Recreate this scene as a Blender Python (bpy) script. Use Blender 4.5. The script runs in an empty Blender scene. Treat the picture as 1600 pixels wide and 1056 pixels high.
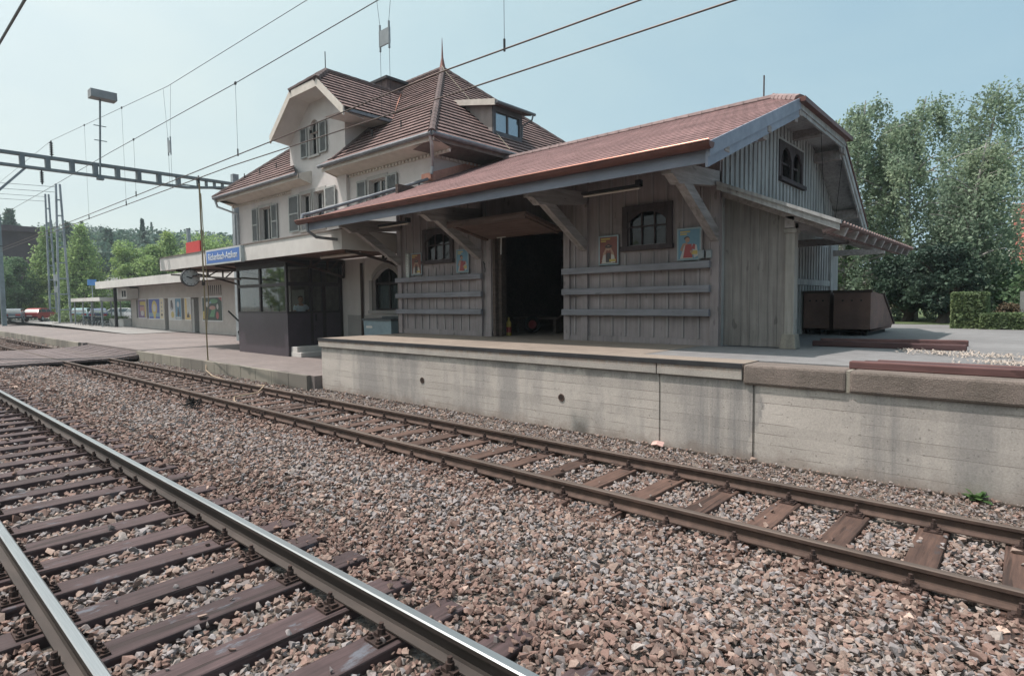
import bpy, math, random
import numpy as np
from mathutils import Vector, Matrix

RAD = math.radians
sc = bpy.context.scene
col = sc.collection
random.seed(7)
rng = np.random.default_rng(11)

# ------------------------------------------------------------------ camera
YAW, PITCH, ROLL = -0.729722, 0.0598700, 0.0100439
cy_, sy_ = math.cos(YAW), math.sin(YAW)
f_ = Vector((sy_, cy_, 0)); r_ = Vector((cy_, -sy_, 0)); d_ = Vector((0, 0, -1))
f2 = math.cos(PITCH) * f_ + math.sin(PITCH) * d_
d2 = -math.sin(PITCH) * f_ + math.cos(PITCH) * d_
r3 = math.cos(ROLL) * r_ + math.sin(ROLL) * d2
d3 = -math.sin(ROLL) * r_ + math.cos(ROLL) * d2
CAM = Vector((0, 0, 1.975))
cd = bpy.data.cameras.new("camera")
cam = bpy.data.objects.new("camera", cd)
col.objects.link(cam)
rot = Matrix((r3, -d3, -f2)).transposed().to_4x4()
cam.matrix_world = Matrix.Translation(CAM) @ rot
cd.sensor_width = 36.0
cd.sensor_fit = 'HORIZONTAL'
cd.lens = 925.89 / 1600.0 * 36.0
cd.clip_start = 0.05
cd.clip_end = 5000
sc.camera = cam

# ------------------------------------------------------------------ light
SUN_DIR = Vector((1.1, 0.9, -2.9)).normalized()
w = bpy.data.worlds.new("World")
sc.world = w
w.use_nodes = True
wt = w.node_tree
bg = wt.nodes["Background"]
sky = wt.nodes.new("ShaderNodeTexSky")
sky.sky_type = 'NISHITA'
sky.sun_disc = False
sky.sun_elevation = math.asin(-SUN_DIR.z)
sky.sun_rotation = math.atan2(-SUN_DIR.x, -SUN_DIR.y)
sky.altitude = 400
sky.air_density = 1.0
sky.dust_density = 4.0
sky.ozone_density = 1.0
# thin summer haze over the blue: whiter towards the sun, bluer away from it
tcw = wt.nodes.new("ShaderNodeTexCoord")
def wdot(v):
    d = wt.nodes.new("ShaderNodeVectorMath"); d.operation = 'DOT_PRODUCT'
    wt.links.new(tcw.outputs['Generated'], d.inputs[0]); d.inputs[1].default_value = v
    return d.outputs['Value']
sh_ = Vector((-SUN_DIR.x, -SUN_DIR.y, 0)).normalized()
mr = wt.nodes.new("ShaderNodeMapRange"); mr.inputs[1].default_value = -1; mr.inputs[2].default_value = 1
wt.links.new(wdot(sh_), mr.inputs[0])
hr0 = wt.nodes.new("ShaderNodeValToRGB"); el = hr0.color_ramp.elements
el[0].position = .0; el[0].color = (.12,.20,.26,1)
el[1].position = 1.0; el[1].color = (.37,.39,.38,1)
for p_, c_ in ((.25, (.152,.232,.272)), (.575, (.226,.295,.300)), (.85, (.287,.325,.308))):
    e_ = el.new(p_); e_.color = (*c_, 1)
wt.links.new(mr.outputs[0], hr0.inputs[0])
gd = wt.nodes.new("ShaderNodeMath"); gd.operation = 'MAXIMUM'; wt.links.new(wdot(-SUN_DIR), gd.inputs[0]); gd.inputs[1].default_value = 0
gp = wt.nodes.new("ShaderNodeMath"); gp.operation = 'POWER'; wt.links.new(gd.outputs[0], gp.inputs[0]); gp.inputs[1].default_value = 5
gc = wt.nodes.new("ShaderNodeMix"); gc.data_type = 'RGBA'; gc.blend_type = 'ADD'
gm_ = wt.nodes.new("ShaderNodeMath"); gm_.operation = 'MULTIPLY'; wt.links.new(gp.outputs[0], gm_.inputs[0]); gm_.inputs[1].default_value = 1.0
wt.links.new(gm_.outputs[0], gc.inputs[0]); wt.links.new(hr0.outputs[0], gc.inputs[6]); gc.inputs[7].default_value = (.62,.64,.62,1)
hz10 = wt.nodes.new("ShaderNodeMix"); hz10.data_type = 'RGBA'; hz10.blend_type = 'MULTIPLY'; hz10.inputs[0].default_value = 1
wt.links.new(gc.outputs[2], hz10.inputs[6]); hz10.inputs[7].default_value = (10, 10, 10, 1)
haz = wt.nodes.new("ShaderNodeMix"); haz.data_type = 'RGBA'
haz.inputs[0].default_value = 0.86
wt.links.new(sky.outputs[0], haz.inputs[6]); wt.links.new(hz10.outputs[2], haz.inputs[7])
cn = wt.nodes.new("ShaderNodeTexNoise"); cn.inputs['Scale'].default_value = 2.2; cn.inputs['Detail'].default_value = 5; cn.inputs['Distortion'].default_value = .6
cm = wt.nodes.new("ShaderNodeMapping"); cm.inputs['Scale'].default_value = (1, 1, 2.6)
wt.links.new(tcw.outputs['Generated'], cm.inputs[0]); wt.links.new(cm.outputs[0], cn.inputs['Vector'])
cr_ = wt.nodes.new("ShaderNodeValToRGB"); cr_.color_ramp.elements[0].position = .35; cr_.color_ramp.elements[0].color = (.955,.965,.975,1)
cr_.color_ramp.elements[1].position = .70; cr_.color_ramp.elements[1].color = (1.07,1.035,1.0,1)
wt.links.new(cn.outputs['Fac'], cr_.inputs[0])
cx_ = wt.nodes.new("ShaderNodeMix"); cx_.data_type = 'RGBA'; cx_.blend_type = 'MULTIPLY'; cx_.inputs[0].default_value = 1
wt.links.new(haz.outputs[2], cx_.inputs[6]); wt.links.new(cr_.outputs[0], cx_.inputs[7])
wt.links.new(cx_.outputs[2], bg.inputs[0])
bg.inputs[1].default_value = 0.112
sl = bpy.data.lights.new("sun", 'SUN')
sl.energy = 2.35
sl.angle = RAD(0.8)
sl.color = (1.0, 0.92, 0.86)
so = bpy.data.objects.new("sun", sl)
col.objects.link(so)
so.location = (-20, -20, 60)
so.rotation_euler = SUN_DIR.to_track_quat('-Z', 'Y').to_euler()
sc.view_settings.view_transform = 'Standard'
sc.view_settings.look = 'None'
sc.view_settings.exposure = 1.15
sc.view_settings.gamma = 1.0
sc.cycles.max_bounces = 8
sc.cycles.transparent_max_bounces = 12
try:
    sc.cycles.use_denoising = True
except Exception:
    pass

# ------------------------------------------------------------------ scene helpers
WL = {}

def wl(o):
    return WL[o.name] if o is not None else Vector((0, 0, 0))

def tag(o, label=None, cat=None, group=None, kind=None):
    if label: o['label'] = label
    if cat: o['category'] = cat
    if group: o['group'] = group
    if kind: o['kind'] = kind
    return o

def thing(name, label, cat, loc, group=None):
    o = bpy.data.objects.new(name, None)
    o.empty_display_size = 0.2
    col.objects.link(o)
    o.location = loc
    WL[o.name] = Vector(loc)
    return tag(o, label, cat, group)

def copy_tree(o, parent=None):
    c = o.copy()
    col.objects.link(c)
    if parent is not None:
        c.parent = parent
    for ch in list(o.children):
        copy_tree(ch, c)
    return c

class MB:
    def __init__(s):
        s.v = []; s.f = []; s.m = []; s.uv = {}
    def add(s, vs, fs, mi=0):
        b = len(s.v)
        s.v.extend([tuple(p) for p in vs])
        for f in fs:
            s.f.append([i + b for i in f]); s.m.append(mi)
        return s
    def poly(s, vs, mi=0, uv=None):
        b = len(s.v)
        s.v.extend([tuple(p) for p in vs])
        s.f.append(list(range(b, b + len(vs)))); s.m.append(mi)
        if uv is not None:
            s.uv[len(s.f) - 1] = uv
        return s
    def box(s, x0, x1, y0, y1, z0, z1, mi=0):
        if x0 > x1: x0, x1 = x1, x0
        if y0 > y1: y0, y1 = y1, y0
        if z0 > z1: z0, z1 = z1, z0
        vs = [(x0,y0,z0),(x1,y0,z0),(x1,y1,z0),(x0,y1,z0),(x0,y0,z1),(x1,y0,z1),(x1,y1,z1),(x0,y1,z1)]
        return s.add(vs, [(0,3,2,1),(4,5,6,7),(0,1,5,4),(1,2,6,5),(2,3,7,6),(3,0,4,7)], mi)
    def beam(s, p, q, w, h, mi=0, up=(0,0,1)):
        p = Vector(p); q = Vector(q); d = (q - p).normalized()
        u = Vector(up)
        sd = d.cross(u)
        if sd.length < 1e-4: sd = d.cross(Vector((0,1,0)))
        sd.normalize(); u2 = sd.cross(d).normalized()
        a = sd * (w/2); b = u2 * (h/2)
        vs = [p-a-b, p+a-b, p+a+b, p-a+b, q-a-b, q+a-b, q+a+b, q-a+b]
        return s.add(vs, [(0,1,2,3),(7,6,5,4),(0,4,5,1),(1,5,6,2),(2,6,7,3),(3,7,4,0)], mi)
    def prism(s, pts, vec, mi=0):
        n = len(pts); vec = Vector(vec)
        vs = [Vector(p) for p in pts] + [Vector(p) + vec for p in pts]
        fs = [tuple(range(n))[::-1], tuple(range(n, 2*n))]
        for i in range(n):
            j = (i+1) % n
            fs.append((i, j, j+n, i+n))
        return s.add(vs, fs, mi)
    def tube(s, pts, r, n=8, mi=0, caps=True):
        pts = [Vector(p) for p in pts]
        rs = r if isinstance(r, (list, tuple)) else [r]*len(pts)
        b = len(s.v); prev = None
        for i, p in enumerate(pts):
            if i == 0: d = pts[1]-pts[0]
            elif i == len(pts)-1: d = pts[-1]-pts[-2]
            else: d = (pts[i+1]-pts[i]).normalized() + (pts[i]-pts[i-1]).normalized()
            d.normalize()
            if prev is None:
                a = d.cross(Vector((0,0,1)))
                if a.length < 1e-3: a = d.cross(Vector((1,0,0)))
            else:
                a = prev - d*prev.dot(d)
            a.normalize(); prev = a
            c = d.cross(a)
            for k in range(n):
                t = 2*math.pi*k/n
                s.v.append(tuple(p + (a*math.cos(t) + c*math.sin(t))*rs[i]))
        for i in range(len(pts)-1):
            for k in range(n):
                k2 = (k+1) % n
                s.f.append([b+i*n+k, b+i*n+k2, b+(i+1)*n+k2, b+(i+1)*n+k]); s.m.append(mi)
        if caps:
            s.f.append([b+k for k in range(n)][::-1]); s.m.append(mi)
            s.f.append([b+(len(pts)-1)*n+k for k in range(n)]); s.m.append(mi)
        return s
    def disc(s, c, axis, r, th, n=20, mi=0):
        c = Vector(c); ax = Vector(axis).normalized()*th/2
        return s.tube([c-ax, c+ax], r, n, mi)
    def torus(s, c, axis, R, r, N=24, n=8, mi=0):
        c = Vector(c); ax = Vector(axis).normalized()
        a = ax.cross(Vector((0,0,1)))
        if a.length < 1e-3: a = ax.cross(Vector((1,0,0)))
        a.normalize(); b_ = ax.cross(a)
        b = len(s.v)
        for i in range(N):
            t = 2*math.pi*i/N
            d = a*math.cos(t) + b_*math.sin(t)
            for k in range(n):
                u = 2*math.pi*k/n
                s.v.append(tuple(c + d*(R + r*math.cos(u)) + ax*(r*math.sin(u))))
        for i in range(N):
            for k in range(n):
                i2 = (i+1) % N; k2 = (k+1) % n
                s.f.append([b+i*n+k, b+i*n+k2, b+i2*n+k2, b+i2*n+k]); s.m.append(mi)
        return s
    def slope(s, poly, step, t, mi=0, jit=0.1):
        """tiled roof plane: every course is a tilted strip lapping over the one below"""
        P = [Vector(p) for p in poly]
        n = Vector((0,0,0))
        for i in range(len(P)):
            n += P[i].cross(P[(i+1) % len(P)])
        n.normalize()
        if n.z < 0: n = -n; P = P[::-1]
        u = n.cross(Vector((0,0,1))).normalized() * -1
        v = n.cross(u)
        if v.z < 0: v = -v
        o = P[0]
        Q = [((p-o).dot(u), (p-o).dot(v)) for p in P]
        vmin = min(q[1] for q in Q); vmax = max(q[1] for q in Q)
        k = 0; vi = vmin
        while vi < vmax - 1e-4:
            ve = min(vi + step, vmax)
            c = clip(clip(Q, vi, 1), ve, -1)
            tt = t*(1 + random.uniform(-jit, jit))
            if len(c) >= 3:
                vs = [o + u*a + v*b_ + n*(tt*(1-(b_-vi)/step) + 0.012) for a, b_ in c]
                s.poly(vs, mi, [(a, b_) for a, b_ in c])
                low = [q for q in c if abs(q[1]-vi) < 1e-5]
                if len(low) >= 2:
                    a0 = min(q[0] for q in low); a1 = max(q[0] for q in low)
                    if a1 - a0 > 1e-3:
                        s.poly([o+u*a0+v*vi, o+u*a1+v*vi, o+u*a1+v*vi+n*(tt+.012), o+u*a0+v*vi+n*(tt+.012)], mi,
                               [(a0, vi), (a1, vi), (a1, vi+.01), (a0, vi+.01)])
            vi = ve
        return s
    def build(s, name, mats, parent=None, smooth=False, bevel=0.0, loc=None):
        off = wl(parent) if parent is not None else (Vector(loc) if loc is not None else Vector((0,0,0)))
        me = bpy.data.meshes.new(name)
        me.from_pydata([(p[0]-off.x, p[1]-off.y, p[2]-off.z) for p in s.v], [], s.f)
        if not isinstance(mats, (list, tuple)): mats = [mats]
        for m in mats: me.materials.append(m)
        me.polygons.foreach_set('material_index', s.m)
        if s.uv:
            uvl = me.uv_layers.new(name="UVMap")
            for fi, uv in s.uv.items():
                p = me.polygons[fi]
                for li, q in zip(p.loop_indices, uv):
                    uvl.data[li].uv = q
        if smooth:
            me.polygons.foreach_set('use_smooth', [True]*len(me.polygons))
        me.update()
        o = bpy.data.objects.new(name, me)
        col.objects.link(o)
        if parent is not None:
            o.parent = parent
            WL[o.name] = off.copy()
        else:
            o.location = off
            WL[o.name] = off.copy()
        if bevel > 0:
            b = o.modifiers.new("bevel", 'BEVEL'); b.width = bevel; b.segments = 2; b.limit_method = 'ANGLE'
        return o

def clip(Q, lim, sgn):
    out = []
    for i in range(len(Q)):
        a = Q[i]; b = Q[(i+1) % len(Q)]
        da = (a[1]-lim)*sgn; db = (b[1]-lim)*sgn
        if da >= -1e-9: out.append(a)
        if (da > 1e-9 and db < -1e-9) or (da < -1e-9 and db > 1e-9):
            t = da/(da-db)
            out.append((a[0]+(b[0]-a[0])*t, lim))
    return out

def big_mesh(name, verts, faces_flat, nper, mat, parent=None, colors=None, loc=(0,0,0)):
    """numpy arrays to one mesh; every face has nper corners"""
    me = bpy.data.meshes.new(name)
    nv = len(verts); nf = len(faces_flat)//nper
    me.vertices.add(nv)
    off = np.array(wl(parent) if parent is not None else loc)
    me.vertices.foreach_set('co', (verts-off).astype(np.float32).ravel())
    me.loops.add(nf*nper)
    me.loops.foreach_set('vertex_index', faces_flat.astype(np.int32).ravel())
    me.polygons.add(nf)
    me.polygons.foreach_set('loop_start', np.arange(0, nf*nper, nper, dtype=np.int32))
    me.polygons.foreach_set('loop_total', np.full(nf, nper, dtype=np.int32))
    if colors is not None:
        ca = me.color_attributes.new('tint', 'FLOAT_COLOR', 'POINT')
        c4 = np.ones((nv, 4), dtype=np.float32); c4[:, :3] = colors
        ca.data.foreach_set('color', c4.ravel())
    me.polygons.foreach_set('use_smooth', np.zeros(nf, dtype=bool))
    me.materials.append(mat)
    me.update(calc_edges=True)
    o = bpy.data.objects.new(name, me)
    col.objects.link(o)
    if parent is not None:
        o.parent = parent; WL[o.name] = Vector(off)
    else:
        o.location = loc; WL[o.name] = Vector(loc)
    return o

# wall with rectangular openings: origin, u along, v up, n outward
def wall(mb, o, u, W, H, ops, depth=0.2, n=None, mi=0, v=(0,0,1), z0=0.0):
    o = Vector(o); u = Vector(u).normalized(); v = Vector(v)
    n = Vector(n) if n is not None else u.cross(v)
    us = sorted({0.0, W} | {a for op in ops for a in (op[0], op[1])})
    vs = sorted({0.0, H} | {a for op in ops for a in (op[2], op[3])})
    for i in range(len(us)-1):
        for j in range(len(vs)-1):
            uc = (us[i]+us[i+1])/2; vc = (vs[j]+vs[j+1])/2
            if any(op[0] < uc < op[1] and op[2] < vc < op[3] for op in ops): continue
            mb.poly([o+u*us[i]+v*vs[j], o+u*us[i+1]+v*vs[j], o+u*us[i+1]+v*vs[j+1], o+u*us[i]+v*vs[j+1]], mi)
    for op in ops:
        c = [(op[0],op[2]),(op[1],op[2]),(op[1],op[3]),(op[0],op[3])]
        for k in range(4):
            a = c[k]; b = c[(k+1) % 4]
            pa = o+u*a[0]+v*a[1]; pb = o+u*b[0]+v*b[1]
            mb.poly([pa, pb, pb-n*depth, pa-n*depth], mi)

# ------------------------------------------------------------------ materials
MATS = {}

class NT:
    def __init__(s, name):
        s.mat = bpy.data.materials.new(name); s.mat.use_nodes = True
        s.t = s.mat.node_tree; s.b = s.t.nodes["Principled BSDF"]
        s.out = s.t.nodes["Material Output"]
    def n(s, typ, **kw):
        x = s.t.nodes.new(typ)
        for k, v in kw.items(): setattr(x, k, v)
        return x
    def l(s, a, b): s.t.links.new(a, b)
    def pos(s, stretch=(1,1,1), uv=False):
        if uv:
            g = s.n("ShaderNodeUVMap").outputs[0]
        else:
            g = s.n("ShaderNodeNewGeometry").outputs['Position']
        m = s.n("ShaderNodeMapping"); m.inputs['Scale'].default_value = stretch
        s.l(g, m.inputs[0]); return m.outputs[0]
    def noise(s, vec, scale, detail=5, rough=.6, dist=0.0):
        x = s.n("ShaderNodeTexNoise"); x.inputs['Scale'].default_value = scale
        x.inputs['Detail'].default_value = detail; x.inputs['Roughness'].default_value = rough
        x.inputs['Distortion'].default_value = dist
        s.l(vec, x.inputs['Vector']); return x.outputs['Fac']
    def ramp(s, fac, stops):
        r = s.n("ShaderNodeValToRGB"); e = r.color_ramp.elements
        while len(e) > 2: e.remove(e[-1])
        for i, (p, c) in enumerate(stops):
            if i >= 2: e.new(p)
            e[i].position = p; e[i].color = (c[0], c[1], c[2], 1) if not isinstance(c, (int, float)) else (c, c, c, 1)
        s.l(fac, r.inputs[0]); return r.outputs[0]
    def mix(s, fac, a, b, mode='MIX'):
        m = s.n("ShaderNodeMix"); m.data_type = 'RGBA'; m.blend_type = mode
        for val, si in ((fac, 0), (a, 6), (b, 7)):
            sock = m.inputs[si]
            if hasattr(val, 'links'): s.l(val, sock)
            elif isinstance(val, (int, float)): sock.default_value = val if si == 0 else (val, val, val, 1)
            else: sock.default_value = (*val, 1) if len(val) == 3 else val
        return m.outputs[2]
    def math(s, op, a, b=None):
        m = s.n("ShaderNodeMath"); m.operation = op
        for val, sock in ((a, m.inputs[0]), (b, m.inputs[1])):
            if val is None: continue
            if hasattr(val, 'links'): s.l(val, sock)
            else: sock.default_value = val
        return m.outputs[0]
    def bump(s, h, strength, dist=0.01):
        b = s.n("ShaderNodeBump"); b.inputs['Strength'].default_value = strength
        b.inputs['Distance'].default_value = dist
        s.l(h, b.inputs['Height']); s.l(b.outputs[0], s.b.inputs['Normal'])
    def base(s, c):
        if hasattr(c, 'links'): s.l(c, s.b.inputs['Base Color'])
        else: s.b.inputs['Base Color'].default_value = (*c, 1)
    def set(s, rough=.8, metal=0.0, spec=.3):
        s.b.inputs['Roughness'].default_value = rough
        s.b.inputs['Metallic'].default_value = metal
        s.b.inputs['Specular IOR Level'].default_value = spec

def mk(name, c1, c2=None, scale=4, stretch=(1,1,1), rough=.8, metal=0, spec=.3, bump=0.3, bscale=None, bdist=.004, big=.25, bigscale=.6):
    if name in MATS: return MATS[name]
    t = NT(name)
    c2 = c2 or tuple(x*.75 for x in c1)
    p = t.pos(stretch)
    n1 = t.noise(p, scale)
    c = t.ramp(n1, [(.3, c2), (.7, c1)])
    if big:
        nb = t.noise(t.pos(), bigscale, 3)
        f = t.ramp(nb, [(.3, 1-big), (.7, 1+big*.4)])
        c = t.mix(1.0, c, f, 'MULTIPLY')
    t.base(c); t.set(rough, metal, spec)
    if bump:
        t.bump(t.noise(p, bscale or scale*4, 4), bump, bdist)
    MATS[name] = t.mat
    return t.mat

def flat(name, c, rough=.6, metal=0, spec=.4):
    return mk(name, c, tuple(x*.86 for x in c), scale=9, rough=rough, metal=metal, spec=spec, bump=0, big=.12)

# --- timber of the shed
def wood(name, c1, c2, axis='z', streak=14):
    if name in MATS: return MATS[name]
    t = NT(name)
    st = {'z': (1,1,.06), 'x': (.06,1,1), 'y': (1,.06,1)}[axis]
    p = t.pos(st)
    n1 = t.noise(p, streak, 6, .65)
    n2 = t.noise(t.pos(), 1.1, 4)
    n3 = t.noise(t.pos(st), 4, 4)
    c = t.ramp(n1, [(.25, c2), (.6, c1), (.85, tuple(min(1, x*1.12) for x in c1))])
    c = t.mix(1.0, c, t.ramp(n2, [(.25, .72), (.75, 1.12)]), 'MULTIPLY')
    c = t.mix(1.0, c, t.ramp(n3, [(.3, .9), (.7, 1.05)]), 'MULTIPLY')
    kn = t.ramp(t.noise(t.pos({'z': (1,1,.4), 'x': (.4,1,1), 'y': (1,.4,1)}[axis]), 7.5, 2, .4), [(.27, 1.0), (.31, 0.0)])
    c = t.mix(t.math('MULTIPLY', kn, .45), c, tuple(x*.35 for x in c2))
    t.base(c); t.set(.85, 0, .2)
    t.bump(n1, .5, .004)
    MATS[name] = t.mat
    return t.mat

W_WALL = wood('grey_boards', (.315,.275,.28), (.235,.203,.208))
W_GABLE = wood('grey_gable_boards', (.42,.425,.43), (.25,.248,.25))
W_BATTEN = wood('batten_boards', (.345,.315,.32), (.24,.215,.22))
W_BEAMX = wood('grey_beam', (.255,.255,.285), (.165,.165,.185), 'x')
W_BRACE = wood('brace_timber', (.36,.33,.325), (.2,.178,.172), 'y')
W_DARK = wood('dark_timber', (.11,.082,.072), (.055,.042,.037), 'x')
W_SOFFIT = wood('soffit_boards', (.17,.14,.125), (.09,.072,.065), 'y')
W_FRAME = wood('window_timber', (.085,.07,.075), (.05,.04,.042))
PAINT_BLUE = mk('blue_grey_paint', (.27,.30,.37), (.2,.225,.285), scale=5, stretch=(.3,1,1), rough=.6, bump=.15, big=.15)
COPPER = mk('copper_gutter', (.17,.075,.062), (.105,.05,.045), scale=6, stretch=(.4,1,1), rough=.5, metal=.25, bump=.1, big=.2)
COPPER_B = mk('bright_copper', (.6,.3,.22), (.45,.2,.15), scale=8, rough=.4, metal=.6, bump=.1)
ZINC = mk('zinc', (.24,.25,.27), (.15,.155,.17), scale=5, rough=.5, metal=.4, bump=.1)
ZINC_L = mk('pale_zinc', (.5,.52,.54), (.38,.39,.41), scale=5, rough=.5, metal=.3, bump=.1)
DARKMETAL = mk('dark_metal', (.055,.055,.06), (.035,.034,.037), rough=.55, metal=.3, bump=.1)
STEEL_G = mk('galvanised', (.33,.36,.38), (.23,.255,.275), rough=.55, metal=.4, bump=.1)
GANTRY = mk('grey_green_steel', (.21,.245,.26), (.15,.178,.192), rough=.6, metal=.1, bump=.1)
BLACK = flat('black_rubber', (.02,.02,.022), .8)
WHITE_P = mk('white_fascia', (.6,.575,.55), (.53,.505,.485), scale=3, rough=.75, bump=.05, big=.12)
CREAM = mk('cream_soffit', (0.624,0.570,0.516), (0.516,0.468,0.420), scale=4, rough=.8, bump=.1, big=.15)
SHUT = mk('grey_shutter', (.235,.245,.25), (.18,.185,.19), rough=.7, bump=.1, big=.1)
SHUT_F = mk('grey_shutter_frame', (.38,.39,.38), (.3,.31,.3), rough=.7, bump=.1, big=.1)
STONE_T = mk('window_stone', (.43,.415,.4), (.34,.325,.31), rough=.85, bump=.2, big=.1)
CURTAIN = flat('curtain', (.6,.61,.6), .9)
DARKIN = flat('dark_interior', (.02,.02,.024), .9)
MAROON = mk('maroon_panel', (.062,.049,.062), (.048,.038,.048), scale=3, rough=.35, spec=.5, bump=.02, big=.2)
MAROON_F = mk('maroon_frame', (.035,.026,.03), (.024,.018,.021), rough=.45, spec=.4, bump=.02)
BROWN_ST = mk('brown_steel', (.085,.058,.05), (.06,.042,.037), rough=.6, bump=.1)

def plaster(name, c1, c2, fine=60):
    t = NT(name)
    p = t.pos()
    a = t.noise(p, 1.2, 5); b = t.noise(p, fine, 3, .7)
    streak = t.noise(t.pos((2.2,2.2,.12)), 1.6, 4)
    c = t.ramp(a, [(.3, c2), (.7, c1)])
    c = t.mix(1.0, c, t.ramp(b, [(.3, .82), (.7, 1.1)]), 'MULTIPLY')
    c = t.mix(1.0, c, t.ramp(streak, [(.3, .975), (.65, 1.015)]), 'MULTIPLY')
    t.base(c); t.set(.92, 0, .15)
    t.bump(b, .7, .012)
    MATS[name] = t.mat
    return t.mat
PLASTER = plaster('roughcast', (.635,.59,.575), (.53,.49,.478))
PLASTER_D = plaster('roughcast_base', (0.390,0.370,0.364), (0.312,0.293,0.286), 70)
PLASTER_A = plaster('annex_plaster', (.48,.44,.415), (.39,.355,.335), 40)
PLASTER_W = plaster('white_plaster', (.62,.6,.58), (.5,.48,.46), 40)

def glass_mat(name='window_glass', tint=(.55,.6,.62), refl=.12):
    t = NT(name)
    t.t.nodes.remove(t.b)
    tr = t.n("ShaderNodeBsdfTransparent"); tr.inputs[0].default_value = (*tint, 1)
    gl = t.n("ShaderNodeBsdfGlossy"); gl.inputs[0].default_value = (.9,.93,.95,1); gl.inputs['Roughness'].default_value = .03
    fr = t.n("ShaderNodeFresnel"); fr.inputs[0].default_value = 1.5
    ad = t.math('ADD', fr.outputs[0], refl)
    mx = t.n("ShaderNodeMixShader")
    t.l(ad, mx.inputs[0]); t.l(tr.outputs[0], mx.inputs[1]); t.l(gl.outputs[0], mx.inputs[2])
    t.l(mx.outputs[0], t.out.inputs[0])
    MATS[name] = t.mat
    return t.mat
GLASS = glass_mat('window_glass', (.40,.44,.46), -.01)
GLASS_B = glass_mat('booth_glass', (.97,.98,.97), -.01)
GLASS_F = glass_mat('booth_front_glass', (.5,.54,.52), .06)

def concrete(name='board_marked_concrete', lo=(.21,.203,.203), hi=(.485,.44,.405), boards=True):
    t = NT(name)
    p = t.pos()
    a = t.noise(t.pos((.5,.5,1.2)), 1.3, 5)
    c = t.ramp(a, [(.25, tuple(x*.8 for x in hi)), (.6, hi), (.85, tuple(min(1, x*1.1) for x in hi))])
    # broad grey damp streaks running down the face
    st = t.noise(t.pos((1.0,1.0,.16)), .55, 5, .6)
    st2 = t.noise(t.pos((1.0,1.0,.35)), 5, 4, .6)
    stm = t.ramp(t.math('ADD', st, t.math('MULTIPLY', st2, .18)), [(.56, 0.0), (.66, 1.0)])
    if boards:
        sx = t.n("ShaderNodeSeparateXYZ"); t.l(p, sx.inputs[0])
        wv = t.math('MULTIPLY', t.math('SUBTRACT', t.noise(t.pos((1,1,.45)), 1.7, 5, .65), .5), 1.1)
        mr = t.n("ShaderNodeMapRange"); mr.inputs[1].default_value = -5.0; mr.inputs[2].default_value = 1.0
        t.l(t.math('ADD', sx.outputs[0], wv), mr.inputs[0])
        pat = t.ramp(mr.outputs[0], [(.10, 0.0), (.19, .85), (.335, 1.0), (.342, .02), (.52, .05), (.57, .95), (.63, .8), (.68, .1), (.73, .75), (.80, .35), (1.0, .5)])
        stk = t.ramp(t.noise(t.pos((5,5,.22)), 1.6, 6, .7), [(.34, .25), (.62, 1.0)])
        stm = t.math('MAXIMUM', t.math('MULTIPLY', stm, .7), t.math('MULTIPLY', pat, stk))
    c = t.mix(t.math('MULTIPLY', stm, .85), c, lo)
    fine = t.noise(p, 55, 4, .7)
    c = t.mix(1.0, c, t.ramp(fine, [(.3, .8), (.7, 1.12)]), 'MULTIPLY')
    h = fine
    if boards:
        sep = t.n("ShaderNodeSeparateXYZ"); t.l(p, sep.inputs[0])
        wob = t.math('MULTIPLY', t.noise(p, .8, 2), .012)
        z = t.math('ADD', sep.outputs[2], wob)
        fr = t.math('FRACT', t.math('MULTIPLY', z, 1/.142))
        line = t.math('LESS_THAN', fr, .045)
        gap = t.noise(t.pos((.6,.6,3)), 2.0, 2)
        line = t.math('MULTIPLY', line, t.ramp(gap, [(.44, 0.0), (.54, 1.0)]))
        line = t.math('MULTIPLY', line, t.math('SUBTRACT', 1.0, t.math('MULTIPLY', stm, .8)))
        c = t.mix(t.math('MULTIPLY', line, .75), c, (.11,.09,.075))
        zt = t.n("ShaderNodeMapRange"); zt.inputs[1].default_value = .50; zt.inputs[2].default_value = .84; t.l(sep.outputs[2], zt.inputs[0])
        gr = t.ramp(t.math('ADD', zt.outputs[0], t.math('MULTIPLY', t.math('SUBTRACT', t.noise(t.pos((1,1,.35)), 3.2, 6, .7), .5), 1.7)), [(.72, 0.0), (1.1, 1.0)])
        c = t.mix(t.math('MULTIPLY', gr, .55), c, (.15,.14,.135))
        zb = t.n("ShaderNodeMapRange"); zb.inputs[1].default_value = .10; zb.inputs[2].default_value = -.28; t.l(sep.outputs[2], zb.inputs[0])
        gb = t.ramp(t.math('ADD', zb.outputs[0], t.math('MULTIPLY', t.math('SUBTRACT', t.noise(p, 4.0, 6, .7), .5), 1.5)), [(.5, 0.0), (1.1, 1.0)])
        c = t.mix(t.math('MULTIPLY', gb, .6), c, (.21,.165,.14))
        pit = t.ramp(t.noise(p, 26, 3, .5), [(.30, 1.0), (.345, 0.0)])
        c = t.mix(t.math('MULTIPLY', pit, .5), c, (.1,.09,.08))
        # each board row a little different
        rowid = t.math('FLOOR', t.math('MULTIPLY', z, 1/.142))
        wn = t.n("ShaderNodeTexWhiteNoise"); wn.noise_dimensions = '1D'; t.l(rowid, wn.inputs['W'])
        c = t.mix(1.0, c, t.ramp(wn.outputs[0], [(0, .93), (1, 1.05)]), 'MULTIPLY')
        h = t.math('SUBTRACT', t.math('MULTIPLY', fine, .3), line)
    t.base(c); t.set(.9, 0, .2)
    t.bump(h, .5, .008)
    MATS[name] = t.mat
    return t.mat
CONC = concrete()
CONC_D = concrete('damp_concrete', (.17,.165,.16), (.245,.235,.225), False)
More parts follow.
